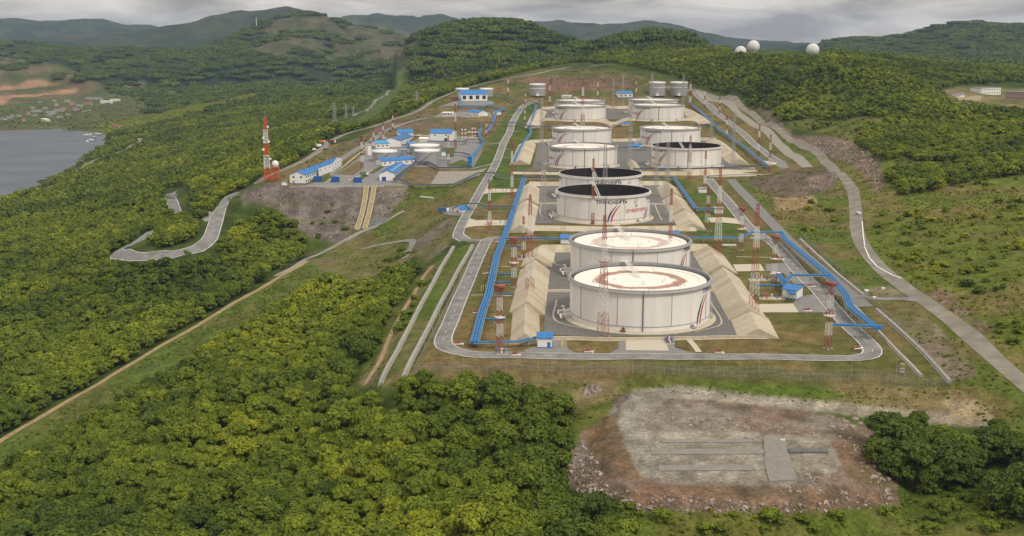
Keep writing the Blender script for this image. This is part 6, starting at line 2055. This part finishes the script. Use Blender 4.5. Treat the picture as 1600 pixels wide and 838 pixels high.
# ------------------------------------------------------------------ stepped spillways on the rock face
def spillway(px, w, label):
    pts = [at(*q) for q in px]
    cl = catmull(pts, 2.5)
    o = empty('spillway', pts[0], 0, label, 'spillway', 'stepped spillways on the rock face')
    org = np.array(pts[0])
    d = np.gradient(cl, axis=0); d /= np.linalg.norm(d, axis=1)[:, None]; nr = np.stack([d[:, 1], -d[:, 0]], -1)
    z = hgt(cl[:, 0], cl[:, 1])
    def strip(o1, o2, z1, nm, m):
        mb = MB()
        rows = []
        for k in range(len(cl)):
            a, b = cl[k] + nr[k] * o1, cl[k] + nr[k] * o2
            rows += [(a[0] - org[0], a[1] - org[1], z[k] - 1.5 - org[2]), (a[0] - org[0], a[1] - org[1], z[k] + z1 - org[2]), (b[0] - org[0], b[1] - org[1], z[k] + z1 - org[2]), (b[0] - org[0], b[1] - org[1], z[k] - 1.5 - org[2])]
        fs = []
        for k in range(len(cl) - 1):
            fs += [(4 * k + j, 4 * k + j + 1, 4 * k + 5 + j, 4 * k + 4 + j) for j in range(3)]
        mb.add(rows, fs); mb.build(nm, m, o)
    strip(-w / 2 + .25, w / 2 - .25, .5, 'channel_floor', M_yellowc)
    strip(-w / 2 - .25, -w / 2 + .22, 1.3, 'side_wall', M_tan[2]); strip(w / 2 - .22, w / 2 + .25, 1.3, 'side_wall', M_tan[2])
    for f in (.33, .62):
        k = int(len(cl) * f); mb = MB()
        mb.box((cl[k][0] - org[0], cl[k][1] - org[1], z[k] + .6 - org[2]), (w, 1.2, 2.0), math.atan2(nr[k][1], nr[k][0])); mb.build('step', M_tan[2], o)


spillway([(573, 292.5), (569, 318), (565, 338), (558, 361)], 3.3, 'left one of the two ochre stepped spillways on the rock face')
spillway([(585, 292.5), (580, 318), (576, 338), (570, 360)], 3.3, 'right one of the two ochre stepped spillways on the rock face')

# ------------------------------------------------------------------ fences, lamp posts, gate
def fence(px, h, step, label, wire=True):
    pts = [at(*q) for q in px]
    cl = catmull(pts, step)
    if len(cl) > 98: cl = cl[np.linspace(0, len(cl) - 1, 98).astype(int)]
    o = empty('wire_fence', pts[0], 0, label, 'fence', 'perimeter wire fences')
    org = Vector(pts[0]); z = hgt(cl[:, 0], cl[:, 1])
    pm = MB(); pm.bar((0, 0, -.3), (0, 0, h), .045, 4); pm.bar((0, 0, h), (.35, -.2, h + .4), .03, 4)
    me = pm.mesh('post', M_gal)
    for k in range(len(cl)):
        q = bpy.data.objects.new('post', me); COL.objects.link(q); q.parent = o
        q.location = (cl[k][0] - org.x, cl[k][1] - org.y, z[k] - org.z)
    mb = MB(); vs = []
    for k in range(len(cl)):
        vs += [(cl[k][0] - org.x, cl[k][1] - org.y, z[k] - org.z + .05), (cl[k][0] - org.x, cl[k][1] - org.y, z[k] - org.z + h)]
    mb.add(vs, [(2 * k, 2 * k + 2, 2 * k + 3, 2 * k + 1) for k in range(len(cl) - 1)]); mb.build('wire_panel', M_wire, o)
    mb = MB()
    for k in range(len(cl) - 1): mb.bar(vs[2 * k + 1], vs[2 * k + 3], .025, 4)
    mb.build('top_rail', M_gal, o)


fence([(648, 585), (760, 583), (900, 584), (1050, 587), (1200, 591), (1350, 597), (1487, 603)], 2.6, 2.6, 'outer wire fence along the front of the farm')
fence([(655, 579), (760, 577), (900, 578.5), (1050, 581), (1200, 584), (1350, 589), (1440, 593)], 2.6, 2.6, 'inner wire fence along the front of the farm')
fence([(648, 585), (676, 529), (705, 470), (745, 385)], 2.6, 3, 'wire fence along the left side of the front tanks')
fence([(1487, 603), (1440, 551), (1390, 500), (1358, 470)], 2.6, 3, 'outer wire fence at the right front corner of the farm')
fence([(1352, 460), (1310, 424), (1252, 370)], 2.6, 4, 'wire fence above the gate on the right side')
fence([(430, 428), (480, 402), (515, 390), (545, 376)], 2.4, 5, 'wire fence beside the gravel path at the end of the pipeline track')
fence([(480, 409), (510, 410), (534, 406)], 2.4, 5, 'short wire fence closing the pipeline track')


def lamp_post(px, h, label, group):
    p = at(*px)
    o = empty('lamp_post', p, 0, label, 'lamp post', group)
    mb = MB(); mb.bar((0, 0, -.2), (0, 0, h), .09, 6, r2=.05); mb.build('pole', M_gal, o)
    mb = MB(); mb.bar((0, 0, h), (1.4, 0, h + .25), .05, 5); mb.build('arm', M_gal, o)
    mb = MB(); mb.box((1.6, 0, h + .22), (.8, .35, .16)); mb.build('lamp_head', M_grey_p, o)


for i, x_ in enumerate((724, 790, 856, 922, 988, 1053, 1118, 1186, 1262, 1330, 1400)):
    lamp_post((x_, 581 + (x_ - 724) * .014), 8.5, 'thin grey lamp post of the row along the front fence', 'lamp posts along the front fence')
for a, b in ((664, 548), (676, 524), (687, 502), (698, 480), (709, 458), (720, 434)):
    lamp_post((a, b), 7.5, 'thin grey lamp post of the row along the left fence', 'lamp posts along the left fence')
for a, b, c, lab in ((1353, 467, 9, 'white gate cabinet beside the road gate on the right'), (1409, 586, 7, 'small watch stand with yellow top inside the right front corner')):
    p = at(a, b); o = empty('watch_stand', p, 0, lab, 'stand')
    mb = MB()
    for sx in (-1, 1):
        for sy in (-1, 1): mb.bar((sx * .8, sy * .8, 0), (sx * .6, sy * .6, 3.6), .1, 4)
    for zz in (1.2, 2.4): mb.box((0, 0, zz), (1.6, 1.6, .1))
    mb.build('frame', M_gal, o)
    mb = MB(); mb.box((0, 0, 3.9), (1.6, 1.6, .7)); mb.build('cabin', M_white2 if a == 1353 else M_yellowc, o)
p0, p1 = at(1331, 470), at(1353, 469)
o = empty('sliding_gate', p0, 0, 'grey sliding gate across the access road on the right', 'gate')
mb = MB(); q = p1 - p0
for k in range(9): mb.bar(q * (k / 8), q * (k / 8) + Vector((0, 0, 2.2)), .07, 4)
mb.build('bars', M_gal, o)
mb = MB(); mb.bar((0, 0, 2.2), q + Vector((0, 0, 2.2)), .1, 4); mb.bar((0, 0, .3), q + Vector((0, 0, .3)), .1, 4); mb.build('rail', M_gal, o)

# ------------------------------------------------------------------ hydrants, signs and small kit
def hydrant(px, label, rz=0):
    p = at(*px)
    o = empty('fire_hydrant', p, rz, label, 'hydrant', 'red hydrant shields along the ring road')
    mb = MB(); mb.bar((-1.2, 0, .0), (-1.2, 0, 1.5), .12, 5); mb.bar((1.2, 0, 0), (1.2, 0, 1.5), .12, 5); mb.bar((-1.2, 0, .25), (1.2, 0, .25), .2, 6); mb.build('stand', M_white2, o)
    mb = MB(); mb.add([(-1.5, -.1, .5), (1.5, -.1, .9), (1.5, -.1, 1.7), (-1.5, -.1, 1.3), (-1.5, .1, .5), (1.5, .1, .9), (1.5, .1, 1.7), (-1.5, .1, 1.3)], [(0, 1, 2, 3), (7, 6, 5, 4), (0, 4, 5, 1), (1, 5, 6, 2), (2, 6, 7, 3), (3, 7, 4, 0)]); mb.build('shield', M_red, o)
    mb = MB(); mb.box((1.9, 0, .3), (1.0, .8, .6)); mb.build('box', M_white2, o)


for px, lab in (((715, 539), 'red hydrant shield inside the front left road corner'), ((743, 490), 'red hydrant shield at the first lay-by of the left ring road'), ((757, 428), 'red hydrant shield at the second lay-by of the left ring road'), ((774, 378), 'red hydrant shield near the upper left road crossing'), ((804, 556), 'hydrant shield in front of the corner pump house'),
                ((918, 551), 'red hydrant shield on the grass before the nearest tank'), ((1122, 552), 'red hydrant shield at the right end of the front bay'), ((1339, 546), 'red hydrant shield inside the front right road corner'), ((1260, 487), 'red hydrant shield at the corner of the east yard'), ((1220, 406), 'red hydrant shield above the east yard'), ((1266, 449), 'red hydrant shield on the island beside the east pump box'), ((1160, 357), 'red hydrant shield by the blue rack over the right road')):
    hydrant(px, lab, random.uniform(-.6, .6))


def block_row(px, n, label):
    a, b = at(*px[0]), at(*px[1])
    for k in range(n):
        p = a.lerp(b, k / max(1, n - 1)); p.z = gz(p.x, p.y)
        mb = MB(); mb.box((0, 0, .3), (1.5, .9, .6)); mb.prism([(-.75, -.45), (.75, -.45), (.6, .45), (-.6, .45)], .6, .8)
        o = mb.build('concrete_block', M_white2, None, p); tag(o, label, 'block', label.replace('block', 'blocks', 1))


block_row([(1131, 384), (1148, 384)], 5, 'white concrete block in the short row behind the right dyke')
block_row([(658, 308), (676, 310)], 6, 'white concrete block lying on the slope below the gravel lot')
block_row([(1380, 452), (1366, 466)], 2, 'white block guarding the access road to the gate')
for a, b, lab in (((877, 545), (880, 537), 'yellow bent vent pipe in the row near the corner pump house'), ((752, 456), (762, 452), 'yellow bent vent pipe on the brown grass left of the long blue rack')):
    p, q = at(*a), at(*b)
    for k in range(4):
        c = p.lerp(q, k / 3); c.z = gz(c.x, c.y)
        mb = MB(); mb.bar((0, 0, 0), (0, 0, 2.6), .16, 6); mb.bar((0, 0, 2.6), (.4, 0, 2.4), .16, 6)
        o = mb.build('vent_pipe', mat('yellow_paint', (.6, .5, .12), .6), None, c); tag(o, lab, 'pipe', lab)


def skid(px, w, d, label):
    p = at(*px); o = empty('valve_skid', p, 0, label, 'valve skid')
    mb = MB(); mb.box((0, 0, .15), (w, d, .3)); mb.build('slab', M_tan[2], o)
    r = random.Random(int(px[0]))
    for k in range(5):
        mb = MB(); x0 = -w / 2 + w * (k + .5) / 5
        mb.bar((x0, -d * .4, .8), (x0, d * .4, .8), .22, 7); mb.bar((x0, 0, .8), (x0, 0, 2.0), .18, 6); mb.box((x0, 0, 2.1), (.8, .8, .2))
        mb.build('valve', (M_blue, M_redtx, M_white2, M_blue, M_grey_p)[k], o)


skid((1206, 467), 12, 5, 'valve skid with red and blue valves left of the east pump box')
skid((1190, 438), 13, 5, 'valve skid behind the east pump box, beside the little hut')
skid((784, 553.5), 4.5, 2.5, 'tiny valve skid at the front road left of the pump house')
skid((1046, 535), 3.5, 8, 'narrow valve skid beside the pale front ramp')
skid((815, 405), 5, 6, 'valve skid left of the second tank dyke')
skid((738, 183), 24, 9, 'white valve station between the two blue-roofed upper buildings')
skid((735, 216), 22, 10, 'pipe manifold with red and white valves right of the tall white shed')
skid((733, 207), 22, 10, 'rear pipe manifold with red and white valves right of the tall white shed')
skid((655, 212), 22, 12, 'pump skid between the blue-roofed sheds')
skid((780, 300), 14, 3, 'valve row on the pale ramp beside the left blue rack, rear one')
skid((775, 350), 14, 3, 'valve row on the pale ramp beside the left blue rack, front one')
# flare-like striped stacks right of the tall shed
for i, (a, b) in enumerate(((722, 216), (727, 216), (738, 214), (742, 214))):
    p = at(a, b); o = empty('striped_stack', p, 0, 'red and white striped vent stack right of the tall white shed', 'vent stack', 'striped vent stacks right of the tall white shed')
    for k in range(6):
        mb = MB(); mb.bar((0, 0, k * 2), (0, 0, k * 2 + 2), .8, 8); c = mb.build('stack_section', M_red if k % 2 else M_wh_lat, o)

# ------------------------------------------------------------------ vehicles
def car(px, label, paint, rz, L=4.4, w=1.8, h=1.5, kind='car', name='car'):
    p = at(*px); p.z += lift(p.x, p.y) + .03
    o = empty(name, p, rz, label, kind)
    if kind == 'car':
        mb = MB()
        prof = [(-L / 2, .35), (-L / 2, .85), (-L * .46, .95), (-L * .32, h), (L * .12, h), (L * .26, .98), (L * .47, .85), (L / 2, .7), (L / 2, .35)]
        n = len(prof)
        vs = [(x_, -w / 2 * (.86 if z_ > 1.2 else 1), z_) for x_, z_ in prof] + [(x_, w / 2 * (.86 if z_ > 1.2 else 1), z_) for x_, z_ in prof]
        mb.add(vs, [tuple(range(n)), tuple(range(2 * n - 1, n - 1, -1))] + [(i, n + i, n + (i + 1) % n, (i + 1) % n) for i in range(n)])
        mb.build('body', paint, o)
        mb = MB()
        for s in (-1, 1):
            y_ = s * (w / 2 * .95 + .01)
            mb.add([(-L * .38, y_, 1.0), (L * .2, y_, 1.0), (L * .1, s * w / 2 * .87, h - .1), (-L * .31, s * w / 2 * .87, h - .1)], [(0, 1, 2, 3)])
        mb.add([(L * .255, -w * .42, 1.02), (L * .255, w * .42, 1.02), (L * .14, w * .38, h - .06), (L * .14, -w * .38, h - .06)], [(0, 1, 2, 3)])
        mb.build('window', M_glass, o)
    else:
        mb = MB(); mb.box((-L * .12, 0, .8 + (h - .8) / 2), (L * .72, w, h - .8)); mb.build('cargo_box', paint, o)
        mb = MB(); mb.prism([(L * .26, -w / 2), (L / 2, -w / 2), (L / 2, w / 2), (L * .26, w / 2)], .6, h * .8); mb.box((L * .1, 0, .65), (L * .8, w * .6, .25)); mb.build('cab', M_white2 if paint is not M_white2 else M_blue, o)
        mb = MB(); mb.add([(L / 2 + .02, -w * .42, h * .5), (L / 2 + .02, w * .42, h * .5), (L / 2 + .02, w * .42, h * .75), (L / 2 + .02, -w * .42, h * .75)], [(0, 1, 2, 3)]); mb.build('windscreen', M_glass, o)
    for sx in (-.31, .31):
        for s in (-1, 1):
            mb = MB(); mb.bar((sx * L, s * (w / 2 - .12), .36), (sx * L, s * (w / 2 + .04), .36), .36, 12); mb.build('wheel', M_black, o)


car((1341.5, 335), 'white car driving down the right road', M_white2, -1.55, 4.8, 2.0, 1.6)
car((693, 332), 'dark blue truck parked by the tiny gatehouse', mat('truck_blue', (.04, .1, .26), .5), .3, 7.5, 2.6, 3.2, 'truck', 'truck')
car((491, 235.5), 'white pickup parked at the rim road, lower of two', M_white2, .9, 6, 2.2, 2.0)
car((499, 230.5), 'white van parked at the rim road, upper of two', M_white2, .9, 8, 2.6, 3, 'van', 'van')
car((518.7, 224.5), 'dark red truck driving on the rim road', mat('dark_red_paint', (.16, .05, .04), .5), .9, 8.5, 2.6, 3.4, 'truck', 'truck')
car((508.5, 235), 'dark car on the rim road below the truck', mat('car_dark', (.05, .06, .06), .4), .9, 5.2, 2.0, 1.6)
car((569, 275), 'green truck parked on the office yard', mat('truck_green', (.1, .2, .12), .6), 0, 7.5, 2.5, 3, 'truck', 'truck')
car((503, 224), 'orange loader at the edge of the forest by the rim road', M_orange, .4, 6.5, 2.4, 3, 'truck', 'loader')


def container(px, label):
    p = at(*px); o = empty('container', p, .3, label, 'container', 'blue containers on the office yard')
    mb = MB(); mb.box((0, 0, 2.1), (6.2, 4.2, 4.2)); mb.build('body', mat('container_blue', (.02, .1, .32), .6, var=.15, scale=.5), o)
    mb = MB()
    for k in range(9): mb.box((-2.8 + k * .7, -2.13, 2.1), (.25, .08, 3.9))
    mb.build('rib', mat('container_blue', (.02, .1, .32)), o)
    mb = MB(); mb.box((3.13, 0, 2.1), (.08, 3.6, 3.7)); mb.bar((3.2, .1, .4), (3.2, .1, 3.8), .07, 4); mb.build('door', M_blue, o)


container((496.5, 283.5), 'blue container beside the two-storey office'); container((524, 284.5), 'blue container in the middle of the office yard'); container((559, 285.5), 'blue container nearest the long blue-roofed shed')
p = at(444, 289); mb = MB()
building((440, 290), (448, 290), None, 2.6, 1.0, 'tiny white booth with grey roof beside the radar stand', depth=4, rm=M_slate, skirt=False)

# ------------------------------------------------------------------ boats at the landing
def boat(px, L, rz, label, col):
    p = at(*px); p.z = -85.0
    o = empty('boat', p, rz, label, 'boat', 'boats at the village landing')
    mb = MB(); w = L * .3
    pl = [(-L / 2, -w / 2), (L * .2, -w / 2), (L / 2, 0), (L * .2, w / 2), (-L / 2, w / 2)]
    n = 5
    vs = [(x_ * .9, y_ * .7, -.4) for x_, y_ in pl] + [(x_, y_, 1.4) for x_, y_ in pl]
    mb.add(vs, [(4, 3, 2, 1, 0), (5, 6, 7, 8, 9)] + [(i, (i + 1) % n, n + (i + 1) % n, n + i) for i in range(n)]); mb.build('hull', col, o)
    mb = MB(); mb.box((-L * .1, 0, 2.3), (L * .3, w * .6, 1.8)); mb.build('cabin', M_white2, o)


for i, (a, b, L) in enumerate(((136.5, 216, 16), (143, 215, 14), (148, 217.5, 18), (141, 222, 14), (150, 212.5, 15), (155, 213, 16), (137, 226.5, 15), (146, 223.5, 14))):
    boat((a, b), L, i * .9, 'small white or grey boat moored at the village landing', (M_white2, M_grey_p, M_slate)[i % 3])

# ------------------------------------------------------------------ rubble platform: slabs, boulders, gravel
def slab(px, h, label, m=None):
    pts = [at(*q) for q in px]; z0 = min(p.z for p in pts)
    c = sum((Vector(p) for p in pts), Vector()) / len(pts)
    mb = MB(); mb.prism([(p.x - c.x, p.y - c.y) for p in pts], -.6, h)
    o = mb.build('foundation_slab', m or M_slabm, None, (c.x, c.y, RUB_Z)); tag(o, label, 'slab', 'concrete slabs on the rubble platform')


M_slabm = mat('worn_slab', (.25, .24, .21), .9, var=.25, scale=.35, bump=.15, col2=(.2, .185, .155), detail=8)
slab([(1017, 703), (1192, 702), (1196, 711), (1018, 711)], .3, 'long narrow concrete slab, the middle strip of the rubble platform')
slab([(1029, 728), (1176, 727), (1181, 736), (1029, 736.5)], .3, 'long narrow concrete slab, the front strip of the rubble platform')
slab([(1030, 688), (1186, 687), (1192, 692), (1032, 692.5)], .25, 'thin rear concrete strip of the rubble platform')
slab([(1193, 682), (1220, 681), (1229, 702), (1236, 720), (1246, 751), (1202, 753), (1195, 728)], .3, 'wide grey concrete slab crossing the strips on the rubble platform')
slab([(1231, 703.5), (1292, 704), (1294, 709), (1233, 709)], .6, 'short dark concrete strip right of the wide slab', mat('dark_slab', (.13, .135, .13), .9, var=.2, scale=.6))
slab([(1219, 688), (1227, 688), (1227, 691), (1219, 691)], .6, 'small white slab at the rear corner of the wide slab', M_pale)


def rock_mesh(seed, name='boulder'):
    r = random.Random(seed); bm = bmesh.new(); bmesh.ops.create_icosphere(bm, subdivisions=2, radius=1)
    ax = [Vector((r.gauss(0, 1), r.gauss(0, 1), r.gauss(0, 1))).normalized() for _ in range(9)]; dd = [r.uniform(.5, .9) for _ in ax]
    for v in bm.verts:
        for a, d in zip(ax, dd):
            k = v.co.dot(a)
            if k > d: v.co -= a * (k - d)
        v.co.z *= .75
    me = bpy.data.meshes.new(name); bm.to_mesh(me); bm.free(); me.materials.append(M_rock); return me


ROCKS = [rock_mesh(i) for i in range(6)]
BOULD = [((1345, 663), 1.3), ((1321, 660), 1.5), ((1330, 667), 1.1), ((1300, 668), 1.2), ((1318, 656), 1.0), ((1336, 655), 1.4), ((980, 785), 1.4), ((1015, 795), 1.0), ((1330, 668), 1.6), ((1316, 672), .9), ((1278, 748), 1.2), ((1262, 743), 1.3), ((1180, 688), 1.2), ((1165, 684), 1.0), ((1300, 653), 1.1), ((935, 786), .9), ((1412, 735), .8), ((1430, 760), .8)]
for i, (q, s) in enumerate(BOULD):
    o = bpy.data.objects.new('boulder', ROCKS[i % 6]); COL.objects.link(o); o.location = at(*q); o.scale = (s, s * .9, s * .8); o.rotation_euler = (0, 0, i * 1.3)
    tag(o, 'large reddish boulder lying loose at the rim of the rubble platform', 'boulder', 'boulders of the rubble platform')


def rubble(name, n, polys, smin, smax, seed):
    r = np.random.default_rng(seed); mb = MB()
    base = [np.array([v.co[:] for v in m.vertices]) for m in ROCKS]; fb = [[tuple(p.vertices) for p in m.polygons] for m in ROCKS]
    lowv = np.array([(1, 0, -.2), (-.5, .87, -.2), (-.5, -.87, -.2), (.3, .5, .6), (-.6, 0, .55), (.25, -.5, .6)]); lowf = [(0, 1, 3), (1, 4, 3), (1, 2, 4), (2, 5, 4), (2, 0, 5), (0, 3, 5), (3, 4, 5)]
    for poly, k in polys:
        pa = np.array(poly, float); lo, hi = pa.min(0), pa.max(0); c = 0
        while c < n * k:
            q = (r.uniform(lo[0], hi[0]), r.uniform(lo[1], hi[1]))
            if not in_poly(np.array([q[0]]), np.array([q[1]]), poly)[0]: continue
            p = at(*q); s = smin + (smax - smin) * r.random() ** 3
            t = r.uniform(0, 6.28); R_ = np.array([[math.cos(t), -math.sin(t), 0], [math.sin(t), math.cos(t), 0], [0, 0, 1]])
            v = (lowv * r.uniform(.6, 1.3, 3) * s) @ R_.T + np.array(p)
            mb.add(v, lowf, int(r.integers(0, 3))); c += 1
    o = mb.build(name, [M_rock, mat('rubble_rock_pale', (.38, .32, .28), .95, var=.3, scale=1.2), mat('rubble_rock_dark', (.2, .15, .125), .95, var=.3, scale=1.2)]); tag(o, kind='stuff')


rubble('rubble', 1500, [([(885, 712), (905, 690), (935, 720), (940, 745), (960, 775), (900, 770), (883, 745)], .30), ([(900, 760), (1010, 770), (1180, 785), (1300, 782), (1395, 765), (1390, 795), (1200, 802), (1000, 800)], .35), ([(1310, 680), (1370, 690), (1410, 750), (1390, 775), (1340, 740)], .15), ([(1030, 645), (1090, 650), (1180, 655), (1260, 660), (1280, 680), (1150, 675), (1040, 668)], .12), ([(1240, 735), (1320, 745), (1330, 775), (1220, 770)], .08)], .18, 1.0, 5)
rubble('stone_heap', 260, [([(905, 608), (932, 600), (940, 612), (915, 620)], .4), ([(1255, 292), (1272, 278), (1300, 268), (1311, 276), (1290, 296)], .6)], .3, 1.3, 6)
rubble('rock_slope_stones', 1300, [([(390, 300), (455, 295), (560, 294), (565, 330), (552, 372), (500, 372), (460, 345), (400, 315)], .75), ([(590, 294), (650, 300), (620, 330), (592, 340)], .25)], .25, 1.0, 7)
rubble('cut_bank_stones', 900, [([(1205, 178), (1240, 214), (1290, 215), (1330, 224), (1368, 248), (1378, 285), (1368, 298), (1345, 266), (1300, 246), (1240, 218)], 1.0)], .4, 1.6, 8)
